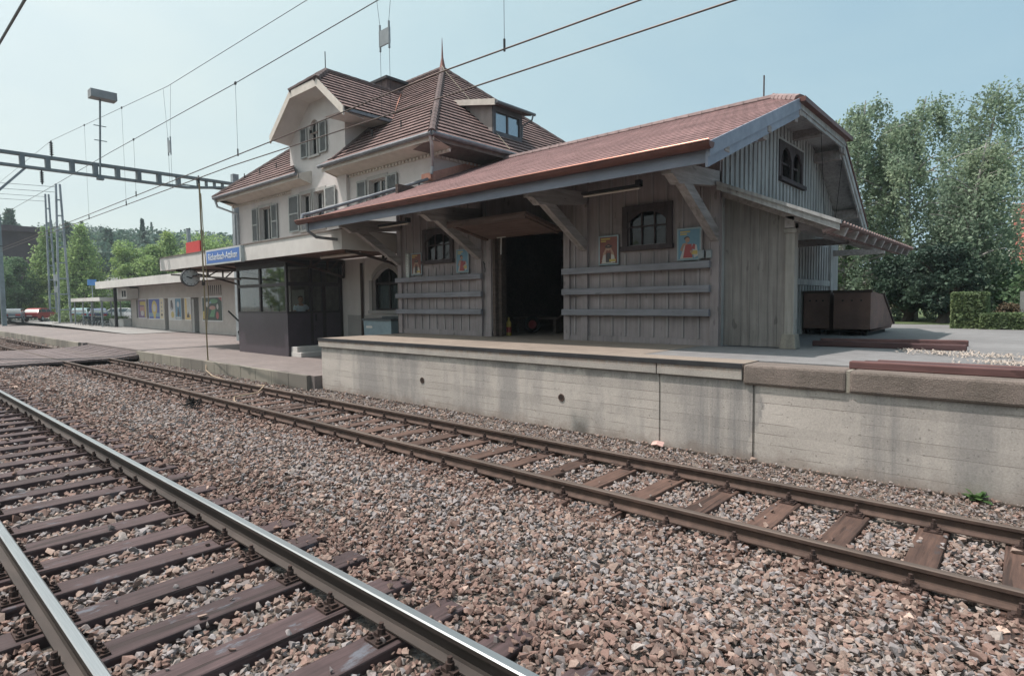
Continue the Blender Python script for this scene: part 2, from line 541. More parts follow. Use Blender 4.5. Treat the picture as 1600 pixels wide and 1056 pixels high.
def cap_mat():
    t = NT('cap_concrete')
    p = t.pos()
    a = t.noise(t.pos((1,1,.3)), 2.5, 5)
    c = t.ramp(a, [(.3, (.31,.285,.265)), (.7, (.42,.385,.35))])
    ru = t.noise(t.pos((3,3,.5)), 3, 5, .7)
    sep = t.n("ShaderNodeSeparateXYZ"); t.l(p, sep.inputs[0])
    zz = t.ramp(t.math('MULTIPLY', t.math('SUBTRACT', sep.outputs[2], .86), 4.6), [(.35, 0.0), (1.0, 1.0)])
    m = t.math('MULTIPLY', zz, t.ramp(ru, [(.38, 0.0), (.56, 1.0)]))
    c = t.mix(t.math('MULTIPLY', m, .85), c, (.25,.11,.06))
    f = t.noise(p, 45, 4, .7)
    c = t.mix(1.0, c, t.ramp(f, [(.3, .8), (.7, 1.12)]), 'MULTIPLY')
    t.base(c); t.set(.9, 0, .2); t.bump(f, .4, .006)
    return t.mat
CAPC = cap_mat()
def stone_mat():
    t = NT('rough_kerb_stone')
    p = t.pos()
    a = t.noise(p, 2.2, 5); f = t.noise(p, 75, 5, .75); g = t.noise(p, 24, 4, .7)
    c = t.ramp(a, [(.3, (.175,.148,.13)), (.7, (.27,.222,.198))])
    c = t.mix(1.0, c, t.ramp(f, [(.28, .5), (.72, 1.35)]), 'MULTIPLY')
    t.base(c); t.set(.95, 0, .15)
    t.bump(t.math('ADD', f, g), .9, .02)
    return t.mat
KERBST = stone_mat()
ASPH = None
def asphalt(name, c1, c2):
    t = NT(name)
    p = t.pos()
    a = t.noise(p, .35, 6, .6); f = t.noise(p, 130, 3, .8); b = t.noise(p, 4, 5, .65)
    c = t.ramp(a, [(.3, c2), (.7, c1)])
    c = t.mix(1.0, c, t.ramp(b, [(.3, .85), (.7, 1.1)]), 'MULTIPLY')
    c = t.mix(1.0, c, t.ramp(f, [(.3, .78), (.7, 1.15)]), 'MULTIPLY')
    t.base(c); t.set(.9, 0, .25); t.bump(f, .35, .006)
    MATS[name] = t.mat
    return t.mat
ASPH_Y = asphalt('yard_asphalt', (.225,.22,.22), (.165,.16,.162))
ASPH_P = asphalt('platform_asphalt', (.235,.20,.19), (.175,.15,.145))
SAND_C = asphalt('pale_concrete_floor', (0.288,0.238,0.198), (0.216,0.180,0.155))
PARK = asphalt('parking_asphalt', (.30,.29,.28), (.24,.23,.225))
KERB_C = concrete('kerb_concrete', (.16,.145,.13), (.29,.265,.225), False)
EARTH = mk('earth', (.13,.105,.088), (.085,.068,.058), scale=7, rough=1, bump=.8, bscale=40, bdist=.02)

def tile_mat(name, c1, c2, tw, th, ribs):
    t = NT(name)
    uv = t.pos((1,1,1), True)
    br = t.n("ShaderNodeTexBrick")
    br.inputs['Scale'].default_value = 1.0
    br.inputs['Brick Width'].default_value = tw; br.inputs['Row Height'].default_value = th
    br.inputs['Mortar Size'].default_value = .012
    br.inputs['Color1'].default_value = (*c1, 1); br.inputs['Color2'].default_value = (*c2, 1)
    br.inputs['Mortar'].default_value = (c2[0]*.45, c2[1]*.45, c2[2]*.45, 1)
    br.inputs['Bias'].default_value = -.1
    br.offset = 0.5
    t.l(uv, br.inputs['Vector'])
    n = t.noise(t.pos(), 1.0, 5); n2 = t.noise(t.pos(), 22, 4, .7)
    c = t.mix(1.0, br.outputs[0], t.ramp(n, [(.28, .7), (.72, 1.15)]), 'MULTIPLY')
    c = t.mix(1.0, c, t.ramp(n2, [(.3, .75), (.7, 1.15)]), 'MULTIPLY')
    t.base(c); t.set(.85, 0, .25)
    sep = t.n("ShaderNodeSeparateXYZ"); t.l(uv, sep.inputs[0])
    rib = t.math('ABSOLUTE', t.math('SINE', t.math('MULTIPLY', sep.outputs[0], math.pi/ribs)))
    t.bump(t.math('ADD', rib, t.math('MULTIPLY', n2, .3)), .7, .03)
    return t.mat
TILE_S = tile_mat('shed_roof_tiles', (.28,.165,.16), (.22,.128,.125), .23, .33, .115)
TILE_H = tile_mat('house_roof_tiles', (.265,.175,.163), (.155,.104,.099), .21, .30, .21)
TILE_R = tile_mat('red_roof_tiles', (.40,.15,.11), (.3,.11,.085), .25, .33, .25)
RIDGE_M = mk('ridge_tile', (.30,.22,.215), (.2,.145,.14), scale=6, rough=.9, bump=.4, big=.2)
RIDGE_H = mk('house_ridge_tile', (.155,.112,.108), (.085,.062,.06), scale=6, rough=.9, bump=.4, big=.2)

# --- railway
def sleeper_mat(name, c1, c2, blue):
    t = NT(name)
    oi = t.n("ShaderNodeObjectInfo")
    mp = t.n("ShaderNodeMapping"); mp.inputs['Scale'].default_value = (1, .055, 1)
    g = t.n("ShaderNodeNewGeometry"); t.l(g.outputs['Position'], mp.inputs[0])
    grain = t.noise(mp.outputs[0], 30, 6, .7)
    crack = t.noise(mp.outputs[0], 11, 3, .5)
    cr = t.ramp(crack, [(.37, 1.0), (.40, 0.0)])
    a = t.noise(t.pos(), 3.2, 5)
    c = t.ramp(grain, [(.25, c2), (.65, c1)])
    c = t.mix(1.0, c, t.ramp(oi.outputs['Random'], [(0, .72), (1, 1.2)]), 'MULTIPLY')
    c = t.mix(1.0, c, t.ramp(a, [(.3, .75), (.7, 1.15)]), 'MULTIPLY')
    bl = t.ramp(t.noise(t.pos((1.5,.6,1.5)), 4.5, 5, .7), [(.60, 0.0), (.70, 1.0)])
    c = t.mix(t.math('MULTIPLY', bl, .55), c, blue)
    c = t.mix(t.math('MULTIPLY', cr, .6), c, (.02,.014,.012))
    t.base(c); t.set(.75, 0, .35)
    t.bump(t.math('SUBTRACT', grain, t.math('MULTIPLY', cr, 1.5)), .6, .006)
    return t.mat
SLP1 = sleeper_mat('creosoted_sleeper', (.085,.055,.056), (.035,.023,.024), (.15,.175,.21))
SLP2 = sleeper_mat('rusty_sleeper', (.125,.073,.056), (.045,.028,.024), (.045,.048,.056))
RUST = mk('rusty_steel', (.115,.075,.06), (.06,.04,.034), scale=9, rough=.8, metal=.1, bump=.4, bdist=.002, big=.25)
RUST_D = mk('rusty_fastening', (.08,.05,.042), (.04,.028,.026), scale=14, rough=.8, metal=.2, bump=.4, bdist=.002)
RAILTOP2 = mk('dull_rail_top', (.14,.108,.092), (.09,.07,.06), scale=5, stretch=(.15,1,1), rough=.65, metal=.25, bump=.1)
RAILTOP1 = mk('polished_rail_top', (.50,.51,.52), (.38,.39,.40), scale=40, stretch=(.05,4,1), rough=.33, metal=.9, bump=.02, big=.1)
RAILWEB1 = mk('brown_rail_web', (.07,.056,.05), (.042,.035,.032), scale=8, stretch=(.2,1,1), rough=.65, metal=.3, bump=.2, bdist=.002)
PLANKS = wood('crossing_planks', (.175,.14,.138), (.10,.08,.08), 'y', 10)

def stone_col():
    t = NT('ballast_stone')
    at = t.n("ShaderNodeAttribute"); at.attribute_name = 'tint'
    n = t.noise(t.pos(), 60, 4, .7)
    c = t.mix(1.0, at.outputs[0], t.ramp(n, [(.3, .72), (.7, 1.18)]), 'MULTIPLY')
    t.base(c); t.set(.88, 0, .2); t.bump(n, .35, .004)
    return t.mat
BALL = stone_col()
def ballast_bed():
    t = NT('ballast_bed')
    p = t.pos()
    vo = t.n("ShaderNodeTexVoronoi"); vo.inputs['Scale'].default_value = 26; t.l(p, vo.inputs['Vector'])
    c = t.ramp(t.noise(p, 9, 3), [(.3, (.16,.118,.1)), (.55, (.2,.17,.15)), (.75, (.25,.245,.245))])
    sh = t.mix(.55, vo.outputs['Color'], (.6,.6,.6))
    bw = t.n("ShaderNodeRGBToBW"); t.l(sh, bw.inputs[0])
    c = t.mix(1.0, c, t.ramp(bw.outputs[0], [(.3, .45), (.75, 1.35)]), 'MULTIPLY')
    t.base(c); t.set(.95, 0, .15)
    t.bump(t.math('SUBTRACT', 1.0, vo.outputs['Distance']), 1.0, .04)
    return t.mat
BED = ballast_bed()

def leaf_mat(name, c1, c2, c3, clump=.55, trans=.25):
    t = NT(name)
    g = t.n("ShaderNodeNewGeometry")
    n = t.noise(t.pos(), clump, 4, .6)
    c = t.ramp(n, [(.3, c2), (.55, c1), (.75, c3)])
    c = t.mix(1.0, c, t.ramp(g.outputs['Random Per Island'], [(0, .62), (1, 1.35)]), 'MULTIPLY')
    t.base(c); t.set(.6, 0, .25)
    tl = t.n("ShaderNodeBsdfTranslucent")
    t.l(c, tl.inputs[0])
    mx = t.n("ShaderNodeMixShader"); mx.inputs[0].default_value = trans
    t.l(t.b.outputs[0], mx.inputs[1]); t.l(tl.outputs[0], mx.inputs[2]); t.l(mx.outputs[0], t.out.inputs[0])
    return t.mat
L_BIRCH = leaf_mat('birch_leaves', (.27,.345,.235), (.175,.24,.175), (.35,.41,.265), .5, .5)
L_DARK = leaf_mat('dark_leaves', (.055,.09,.06), (.03,.055,.042), (.085,.125,.075), .7, .25)
L_HEDGE = leaf_mat('hedge_leaves', (.185,.245,.115), (.11,.155,.08), (.25,.30,.15), 1.2, .35)
L_BRIGHT = leaf_mat('bright_leaves', (.30,.41,.16), (.20,.30,.13), (.40,.48,.18), .3, .5)
L_MID = leaf_mat('mid_leaves', (.15,.235,.115), (.085,.15,.085), (.21,.30,.14), .3, .4)
L_FOREST = leaf_mat('forest_leaves', (.10,.165,.115), (.06,.11,.09), (.15,.22,.125), .05, .2)
L_BROWN = leaf_mat('brown_shrub_leaves', (.13,.095,.055), (.085,.065,.042), (.16,.12,.07), 2, .2)
L_WEED = leaf_mat('weed_leaves', (.085,.16,.055), (.055,.115,.04), (.12,.2,.07), 8, .3)
BARK_B = mk('birch_bark', (.5,.48,.45), (.16,.15,.14), scale=6, stretch=(1,1,5), rough=.9, bump=.4)
BARK = mk('dark_bark', (.12,.1,.085), (.06,.05,.043), scale=8, stretch=(1,1,.2), rough=.95, bump=.6)

# ================================================================== SETTING: ground, platform, yard
def sheet(name, x0, x1, y0, y1, z, mat, kind='structure', nx=1, ny=1):
    m = MB().poly([(x0,y0,z),(x1,y0,z),(x1,y1,z),(x0,y1,z)])
    return tag(m.build(name, mat, loc=((x0+x1)/2, (y0+y1)/2, z)), kind=kind)

GRASSG = mk('meadow_ground', (.10,.13,.055), (.07,.095,.045), scale=2, rough=1, bump=.6, bscale=20, bdist=.05)
tag(MB().poly([(-900,-900,-.42),(900,-900,-.42),(900,1200,-.42),(-900,1200,-.42)]).build('ground', EARTH), kind='structure')
TRX0, TRX1 = -150.0, 12.0
def hprof(y):
    """height of the ballast bed across the tracks"""
    ys = [-3.0, -.2, .25, .9, 2.25, 2.9, 3.4, 4.6, 5.0, 5.55, 6.95, 7.6, 8.4]
    zs = [-.34, -.26, -.235, -.245, -.245, -.225, -.215, -.265, -.30, -.335, -.335, -.315, -.27]
    return np.interp(y, ys, zs)
def build_bed():
    ys = np.array([-3.0,-.2,.25,.9,2.25,2.9,3.4,4.0,4.6,5.0,5.55,6.95,7.6,8.4])
    zs = hprof(ys) - .03
    m = MB(); xs = np.linspace(TRX0, TRX1, 60)
    vs = [(x, y, z) for x in xs for y, z in zip(ys, zs)]
    n = len(ys)
    m.add(vs, [(i*n+j, (i+1)*n+j, (i+1)*n+j+1, i*n+j+1) for i in range(len(xs)-1) for j in range(n-1)])
    return m.build('track_bed', BED)
tag(build_bed(), kind='structure')

PL = .08      # low platform level
DK = 1.08     # loading dock level
# low platform: from the dock end leftwards, ramped where the crossing meets it
pm = MB()
pm.box(-28.0, -14.32, 8.14, 40, -.4, PL)
pm.box(-37.6, -28.0, 8.34, 40, -.4, PL-.006)
pm.box(-150, -37.6, 8.14, 40, -.4, PL)
tag(pm.build('platform', ASPH_P), kind='structure')
km = MB()
x = -14.5
while x > -27.6:
    km.box(x-.985, x, 8.02, 8.135, -.4, PL+.012)
    x -= 1.0
km.poly([(-14.49,8.02,-.4),(-14.49,8.135,-.4),(-14.49,8.135,.09),(-14.49,8.02,.09)])
x = -38.0
while x > -120:
    km.box(x-1.985, x, 8.02, 8.135, -.4, PL+.012)
    x -= 2.0
tag(km.build('platform_kerb', KERB_C, bevel=.012), kind='structure')
# asphalt yard behind the dock and beyond the shed, on the dock level
ym = MB()
ym.box(-14.0, 45, 8.92, 24.5, -.5, DK)
tag(ym.build('yard', ASPH_Y), kind='structure')
gm = MB(); gm.box(-14.0, 90, 24.5, 140, -.5, DK+.02)
tag(gm.build('garden_ground', GRASSG), kind='structure')
tag(MB().add([(-46,12.5,.11),(-46,40,.11),(-70,40,.36),(-70,12.5,.36),(-170,40,.62),(-170,11.0,.62)], [(0,1,2,3),(3,2,4,5)]).build('parking_ground', PARK), kind='structure')

# ================================================================== LOADING DOCK
dock = thing('loading_dock', 'long concrete loading dock with a board-marked face beside the rusty rails', 'loading dock', (-8, 8.3, 0))
wm = MB()
DY = 8.315
segs = [(-14.22, -4.39), (-4.36, -2.96), (-2.925, 14)]
for a, b in segs:
    wm.box(a, b, DY, DY+.5, -.5, .86)
wm.box(-14.22, -13.8, DY+.5, 11.3, -.5, .86)
wm.box(-4.40, -4.35, DY+.02, DY+.4, -.5, .86)
wm.box(-2.97, -2.92, DY+.03, DY+.4, -.5, .86)
wo = wm.build('wall', CONC, dock)
fm = MB().box(-14.22, 14, 8.27, 8.33, -.5, -.262)
fm.build('footing', EARTH, dock)
for jx in (-1.80, 1.10, 4.20):
    MB().box(jx-.004, jx+.04, 8.29, 8.74, .802, DK-.004).build('mortar_joint', KERB_C, dock)
cm = MB()
for a, b in [(-14.3, -4.42), (-4.405, -3.1)]:
    cm.box(a, b, 8.27, 8.93, .858, DK-.002)
cm.box(-14.3, -13.6, 8.93, 11.3, .858, DK-.002)
capo = cm.build('cap', CAPC, dock, bevel=.008)
em = MB()
em.box(-14.31, -3.1, 8.258, 8.275, DK-.062, DK+.004)
em.box(-14.31, -3.1, 8.275, 8.34, DK-.001, DK+.005)
em.build('edge_strip', DARKMETAL, capo)
flm = MB().box(-14.29, -3.1, 8.345, 8.93, DK-.05, DK+.003)
flm.box(-14.29, -5.0, 8.93, 11.25, DK-.05, DK+.0045)
flm.build('floor', SAND_C, dock)
for a, b in [(-3.085, -1.80), (-1.765, 1.1), (1.13, 4.2), (4.23, 9)]:
    k = MB().box(a, b, 8.268, 8.75, .80, DK+.002)
    k.build('kerb_stone', KERBST, dock, bevel=.035)
for x in (-10.09, -6.28):
    hm = MB()
    hm.disc((x, DY-.004, .29), (0,1,0), .052, .012, 16)
    hm.build('drain_hole', flat('drain_dark', (.03,.018,.015), .9), dock)
    rm = MB().torus((x, DY-.004, .29), (0,1,0), .058, .011, 20, 6)
    rm.build('drain_rim', RUST, dock)

# ================================================================== TRACKS
def rail_profile(y, top, hh, hw=.0345, foot=.066, chipped=False):
    """left-right outline of a flat-bottomed rail in the yz plane (centre y, top of head z)"""
    return [(y-foot, top-hh), (y+foot, top-hh), (y+foot, top-hh+.012), (y+.018, top-hh+.03), (y+.009, top-hh+.05),
            (y+.009, top-.05), (y+hw, top-.036), (y+hw, top-.008), (y+hw*.72, top), (y-hw*.72, top), (y-hw, top-.008),
            (y-hw, top-.036), (y-.009, top-.05), (y-.009, top-hh+.05), (y-.018, top-hh+.03), (y-foot, top-hh+.012)]
def rail(name, label, y, top, hh, m_web, m_top, group, joints=()):
    t = thing(name, label, 'rail', (-6, y, top), group)
    pr = rail_profile(y, top, hh)
    cuts = [TRX0] + list(joints) + [TRX1]
    m = MB(); mt = MB()
    n = len(pr)
    for a, b in zip(cuts[:-1], cuts[1:]):
        a2 = a + (.006 if a != TRX0 else 0)
        vs = [(a2, p[0], p[1]) for p in pr] + [(b, p[0], p[1]) for p in pr]
        fs, ft = [], []
        for i in range(n):
            j = (i+1) % n
            (ft if i in (7, 8, 9) else fs).append((i, i+n, j+n, j))
        fs.append(tuple(range(n))); fs.append(tuple(range(n, 2*n))[::-1])
        m.add(vs, fs)
        mt.add(vs, ft)
    m.build('rail_body', m_web, t)
    mt.build('running_surface', m_top, t)
    for jx in joints:
        f = MB()
        for s in (-1, 1):
            f.box(jx-.3, jx+.3, y+s*.010, y+s*.03, top-.105, top-.045)
            for k in (-.22, -.08, .08, .22):
                f.disc((jx+k, y+s*.037, top-.075), (0,1,0), .014, .022, 6)
        f.build('fishplate', RUST_D, t)
    return t
T2 = -.12
rail('rail', 'polished steel rail with no open ballast beside it, nearest the camera', .814, 0, .17, RAILWEB1, RAILTOP1, 'rails')
rail('rail', 'polished steel rail between the dark sleepers and the wide strip of ballast', 2.32, 0, .17, RAILWEB1, RAILTOP1, 'rails')
rail('rail', 'brown rusty rail on the ballast side of the siding', 5.505, T2, .15, RUST, RAILTOP2, 'rails', (-11.9,))
rail('rail', 'brown rusty rail on the dock side of the siding', 7.012, T2, .15, RUST, RAILTOP2, 'rails', (-12.35,))

def bolt(m, x, y, z, r=.016, h=.05):
    m.tube([(x,y,z),(x,y,z+h*.55)], r*1.7, 6)
    m.tube([(x,y,z+h*.55),(x,y,z+h)], r, 6)
def make_sleeper(name, yc, yA, yB, ztop, ys, label, group, mat, pad=.0, wid=.245):
    t = thing(name, label, 'sleeper', (0, yc, ztop), group)
    m = MB(); m.box(-wid/2, wid/2, yA, yB, ztop-.16, ztop)
    m.build('timber', mat, t, bevel=.014)
    for yr in ys:
        c = MB()
        c.box(-.075, .075, yr-.175, yr+.175, ztop+.001, ztop+.016)
        for s in (-1, 1):
            c.box(-.055, .055, yr+s*.068, yr+s*.115, ztop+.016, ztop+.040)
            bolt(c, 0, yr+s*.092, ztop+.038, .017, .075)
            for q in (-.045, .045):
                bolt(c, q, yr+s*.148, ztop+.014, .013, .034)
        c.build('tie_plate', RUST_D, t)
    return t
s1 = make_sleeper('sleeper', 1.567, .27, 2.87, -.185, (.814, 2.32), 'dark creosoted sleeper under the two polished rails', 'sleepers of the near track', SLP1)
s2 = make_sleeper('sleeper', 6.258, 4.96, 7.56, -.285, (5.505, 7.012), 'rusty brown sleeper under the two brown rails of the siding', 'sleepers of the siding', SLP2)
S1X = []; x = -2.51
known1 = [-8.14, -7.38, -6.77, -6.19, -5.58, -4.98, -4.35, -3.73, -3.13, -2.51, -1.9, -1.28, -.66, -.04]
S1X = known1 + [.58+.62*k for k in range(7)] + [-8.14-.62*k for k in range(1, 36)]
known2 = [-.05, -.71, -1.39, -2.06, -2.74, -3.42, -4.1, -4.81, -5.49, -6.17, -6.83, -7.53, -8.23, -8.93, -9.62, -10.29, -10.99, -11.6, -12.2, -12.6]
S2X = known2 + [.62+.67*k for k in range(7)] + [-12.6-.67*k for k in range(1, 22)]
S2F = [-38.2-.67*k for k in range(0, 20)]
def place_sleepers(root, xs, jit):
    first = True
    for x in xs:
        o = root if first else copy_tree(root)
        first = False
        o.location.x = x
        o.location.y += random.uniform(-jit, jit)
        o.location.z += random.uniform(-.006, .004)
        o.rotation_euler.z = random.uniform(-.02, .02)
place_sleepers(s1, S1X, .03)
place_sleepers(s2, S2X + S2F, .03)

# ---- ballast stones, thousands of loose stones: one object
def hulls(n=26):
    """angular crushed stones: convex hulls of a few random points"""
    import bmesh
    out = []
    for k in range(n):
        while True:
            m = rng.integers(8, 13)
            P = rng.normal(size=(m, 3)); P /= np.linalg.norm(P, axis=1, keepdims=True)
            P *= rng.uniform(.78, 1.05, (m, 1))
            bm = bmesh.new()
            vs = [bm.verts.new(p) for p in P]
            r = bmesh.ops.convex_hull(bm, input=vs)
            loose = [v for v in bm.verts if not v.link_faces]
            for v in loose: bm.verts.remove(v)
            bmesh.ops.triangulate(bm, faces=bm.faces[:])
            bm.verts.index_update()
            V = np.array([v.co[:] for v in bm.verts]); F = np.array([[v.index for v in f.verts] for f in bm.faces])
            bm.free()
            if len(V) >= 6: break
        V -= V.mean(0); V /= np.abs(V).max()
        out.append((V, F))
    return out
def ballast():
    P = []
    def area(x0, x1, y0, y1, dens, size):
        n = int((x1-x0)*(y1-y0)*dens)
        x = rng.uniform(x0, x1, n); y = rng.uniform(y0, y1, n)
        P.append(np.stack([x, y, np.full(n, size)], 1))
    # between the tracks (open ballast)
    for (x0, x1, d, s) in [(-2.6, 4.2, 1050, .021), (-5.5, -2.6, 900, .0215), (-9, -5.5, 650, .023), (-15, -9, 420, .026), (-27.9, -15, 230, .032)]:
        area(x0, x1, 2.40, 5.45, d, s)
    for (x0, x1, d, s) in [(-2.2, 4.2, 1000, .021), (-6, -2.2, 800, .0215), (-12, -6, 380, .026), (-26, -12, 120, .034)]:
        area(x0, x1, .3, 2.25, d, s)
    area(-2.6, 4.2, -.5, .75, 700, .021)
    for (x0, x1, d, s) in [(-3, 5.0, 900, .0205), (-7, -3, 800, .021), (-13, -7, 480, .024), (-27.5, -13, 260, .030)]:
        area(x0, x1, 5.57, 6.94, d, s)
        area(x0, x1, 7.08, 8.33, d*.8, s*.92)
    area(-70, -38, 2.4, 8.0, 14, .075)
    A = np.concatenate(P)
    x, y, s = A[:, 0], A[:, 1], A[:, 2]
    # only what the camera (or one a step beside it) could see
    ang = np.arctan2(x, y)
    keep = np.ones(len(x), bool)
    keep &= ~((np.abs(y-.814) < .045) | (np.abs(y-2.32) < .045) | (np.abs(y-5.505) < .045) | (np.abs(y-7.012) < .045))
    # sleepers stay clear, except for a few stones lying on them
    s1x = np.array(sorted(S1X)); s2x = np.array(sorted(S2X+S2F))
    def near(x, xs):
        i = np.clip(np.searchsorted(xs, x), 1, len(xs)-1)
        return np.minimum(np.abs(x-xs[i-1]), np.abs(x-xs[i]))
    on1 = (near(x, s1x) < .128) & (y > .24) & (y < 2.84)
    on2 = (near(x, s2x) < .128) & (y > 5.0) & (y < 7.52)
    u = rng.uniform(0, 1, len(x))
    keep &= ~(on1 & (u > .012 + .10*(y > 2.6)))
    keep &= ~(on2 & (u > .015 + .50*(y < 5.38)))
    A = A[keep]; x, y, s = A.T; on1 = on1[keep]; on2 = on2[keep]
    n = len(x)
    z = hprof(y) + rng.uniform(-.024, .026, n) + .018*np.sin(x*2.1+y*3.3) * ((y > 2.9) & (y < 4.9))
    z = np.where(on1, -.185+s*.45, z); z = np.where(on2, -.285+s*.45, z)
    sz = s*np.exp(rng.normal(0, .27, n))*1.06
    sz = np.clip(sz, .009, .06)
    # fine grit and small stones next to the dock
    sz = np.where((y > 7.6) & (u[keep] > .45), sz*.6, sz)
    sx = sz*rng.uniform(1.1, 1.6, n); sy2 = sz*rng.uniform(.9, 1.25, n); szz = sz*rng.uniform(.65, 1.0, n)
    yaw = rng.uniform(0, 2*np.pi, n); tl = rng.normal(0, .42, n); t2 = rng.normal(0, .42, n)
    S = np.stack([sx, sy2, szz], 1); T = np.stack([x, y, z], 1)
    H = hulls(); which = rng.integers(0, len(H), n)
    VV, FF, NV, OR = [], [], [], []
    base = 0
    for h, (iv, fi) in enumerate(H):
        q = np.nonzero(which == h)[0]
        if not len(q): continue
        V = iv[None]*S[q][:, None, :]
        c, si = np.cos(tl[q])[:, None], np.sin(tl[q])[:, None]
        V = np.stack([V[..., 0], c*V[..., 1]-si*V[..., 2], si*V[..., 1]+c*V[..., 2]], -1)
        c, si = np.cos(t2[q])[:, None], np.sin(t2[q])[:, None]
        V = np.stack([c*V[..., 0]+si*V[..., 2], V[..., 1], -si*V[..., 0]+c*V[..., 2]], -1)
        c, si = np.cos(yaw[q])[:, None], np.sin(yaw[q])[:, None]
        V = np.stack([c*V[..., 0]-si*V[..., 1], si*V[..., 0]+c*V[..., 1], V[..., 2]], -1)
        V = V+T[q][:, None, :]
        nv = len(iv)
        F = fi[None]+(base+np.arange(len(q))*nv)[:, None, None]
        VV.append(V.reshape(-1, 3)); FF.append(F.reshape(-1)); OR.append(np.repeat(q, nv)); base += nv*len(q)
    pal = np.array([(.245,.23,.235), (.20,.178,.178), (.28,.25,.235), (.235,.168,.14), (.265,.195,.165), (.17,.102,.084), (.20,.125,.104), (.48,.35,.29), (.125,.086,.076)])
    rust = np.clip(1-np.abs(y-2.75)/1.3, 0, 1)*1.05 + np.clip(1-np.abs(y-1.567)/1.0, 0, 1)*.25 + np.clip(1-np.abs(y-5.2)/.9, 0, 1)*.75 + np.clip(1-np.abs(y-.3)/.8, 0, 1)*.9
    rust = np.clip(rust + .22*np.sin(x*.7+1)*np.sin(y*1.7+x*.35), 0, 1)
    w0 = np.array([.22,.17,.12,.17,.12,.07,.08,.015,.035]); w1 = np.array([.02,.05,.02,.15,.08,.28,.28,.005,.115])
    W = w0[None]*(1-rust[:, None]) + w1[None]*rust[:, None]
    cdf = np.cumsum(W/W.sum(1, keepdims=True), 1)
    k = (rng.uniform(0, 1, n)[:, None] > cdf).sum(1).clip(0, 8)
    mean = (pal*W.mean(0)[:, None]).sum(0)
    C = (pal[k]*.72+np.array([.205,.158,.138])*.28*(1-.25*rust[:, None]))*rng.uniform(.92, 1.34, (n, 1))
    C = C[np.concatenate(OR)]
    o = big_mesh('ballast', np.concatenate(VV), np.concatenate(FF), 3, BALL, None, C)
    return tag(o, kind='stuff')
ballast()

# ---- timber crossing in front of the station
cr = thing('track_crossing', 'weathered plank crossing laid over the siding in front of the low platform', 'level crossing', (-32.5, 6, -.1))
for (y0, y1) in [(7.06, 8.36), (5.57, 6.95), (2.9, 5.45)]:
    m = MB(); n = max(3, int((y1-y0)/.2)); wdt = (y1-y0)/n
    for i in range(n):
        m.box(-37.5+random.uniform(-.05, .05), -28.15+random.uniform(-.05, .05), y0+i*wdt+.006, y0+(i+1)*wdt-.006, -.21, -.125+random.uniform(-.006, .004)+(.11 if y0 > 7 else 0)*(i/n))
    m.build('plank_panel', PLANKS, cr)

# ---- small things on the ballast
m = MB()
m.box(-.10, .10, -.03, .03, 0, .012)
pap = MB()
pv = [(-.09,-.05,.02),(.02,-.07,.05),(.10,-.03,.015),(.09,.05,.07),(-.01,.07,.03),(-.1,.04,.055),(0,0,.095)]
pap.add(pv, [(0,1,6),(1,2,6),(2,3,6),(3,4,6),(4,5,6),(5,0,6),(5,4,3,2,1,0)])
pp = MB(); pp.v = [(a-4.35, b+8.2, c-.26) for a, b, c in pap.v]; pp.f = pap.f; pp.m = pap.m
tag(pp.build('paper_scrap', flat('pink_paper', (.62,.40,.36), .9), loc=(-4.35, 8.2, -.26)), 'crumpled pinkish scrap of paper at the foot of the dock wall', 'scrap')
cl = MB()
for k in range(40):
    a = random.uniform(0, 6.28); r = random.uniform(0, .16)
    p = Vector((-13.84+math.cos(a)*r, 4.94+math.sin(a)*r, -.22+random.uniform(0, .16)*(1-r/.2)))
    q = p + Vector((random.uniform(-.12,.12), random.uniform(-.12,.12), random.uniform(-.02,.1)))
    cl.beam(p, q, .03, .018)
tag(cl.build('debris_clump', flat('black_debris', (.018,.016,.015), .9), loc=(-13.84,4.94,-.25)), 'small black tangled clump lying on the ballast', 'debris')

def weed(name, label, x, y, z, n, L, seed):
    r = random.Random(seed)
    t = thing(name, label, 'weed', (x, y, z))
    m = MB()
    for i in range(n):
        a = 2*math.pi*i/n + r.uniform(-.3, .3); el = r.uniform(.35, 1.25); ln = L*r.uniform(.6, 1.1)
        d = Vector((math.cos(a)*math.cos(el), math.sin(a)*math.cos(el), math.sin(el)))
        sd = Vector((-math.sin(a), math.cos(a), 0))
        pts = [Vector((x,y,z)) + d*ln*k/5 + Vector((0,0,-.35*ln*(k/5)**2)) for k in range(6)]
        wd = [.012, .03, .045, .05, .035, .004]
        wd = [q*L/.24*r.uniform(.7, 1.1) for q in wd]
        for k in range(5):
            m.poly([pts[k]-sd*wd[k], pts[k]+sd*wd[k], pts[k+1]+sd*wd[k+1], pts[k+1]-sd*wd[k+1]])
    m.build('leaves', L_WEED, t)
    return t
weed('weed', 'bright green weed with toothed leaves growing at the foot of the dock', -.47, 8.26, -.27, 15, .22, 3)

# ================================================================== GOODS SHED
shed = thing('goods_shed', 'weathered grey timber goods shed with wide eaves and an open dark doorway', 'shed', (-9.7, 15, DK))
FY = 11.3          # front wall
XL, XR = -14.7, -4.65
RY = 15.5          # ridge
E0, Z0 = 9.05, 4.42
SL = .389
def rz(y): return Z0 + SL*(y-E0)
ZR = rz(RY)
K1 = (17.4, 6.09)
K2 = (20.3, 4.05)
# front wall with door and two windows
fw = MB()
wall(fw, (XL, FY, DK), (1,0,0), XR-XL, 5.15-DK, [(-10.75-XL, -8.45-XL, 0, 3.72-DK), (-13.40-XL, -12.36-XL, 3.22-DK, 3.95-DK), (-6.70-XL, -5.80-XL, 3.17-DK, 3.86-DK)], .12, (0,-1,0))
fw.box(XL-.02, -10.78, FY-.03, FY, DK, DK+.14)
fw.box(-8.42, -4.66, FY-.03, FY, DK, DK+.12)
fw.build('front_wall', W_WALL, shed)
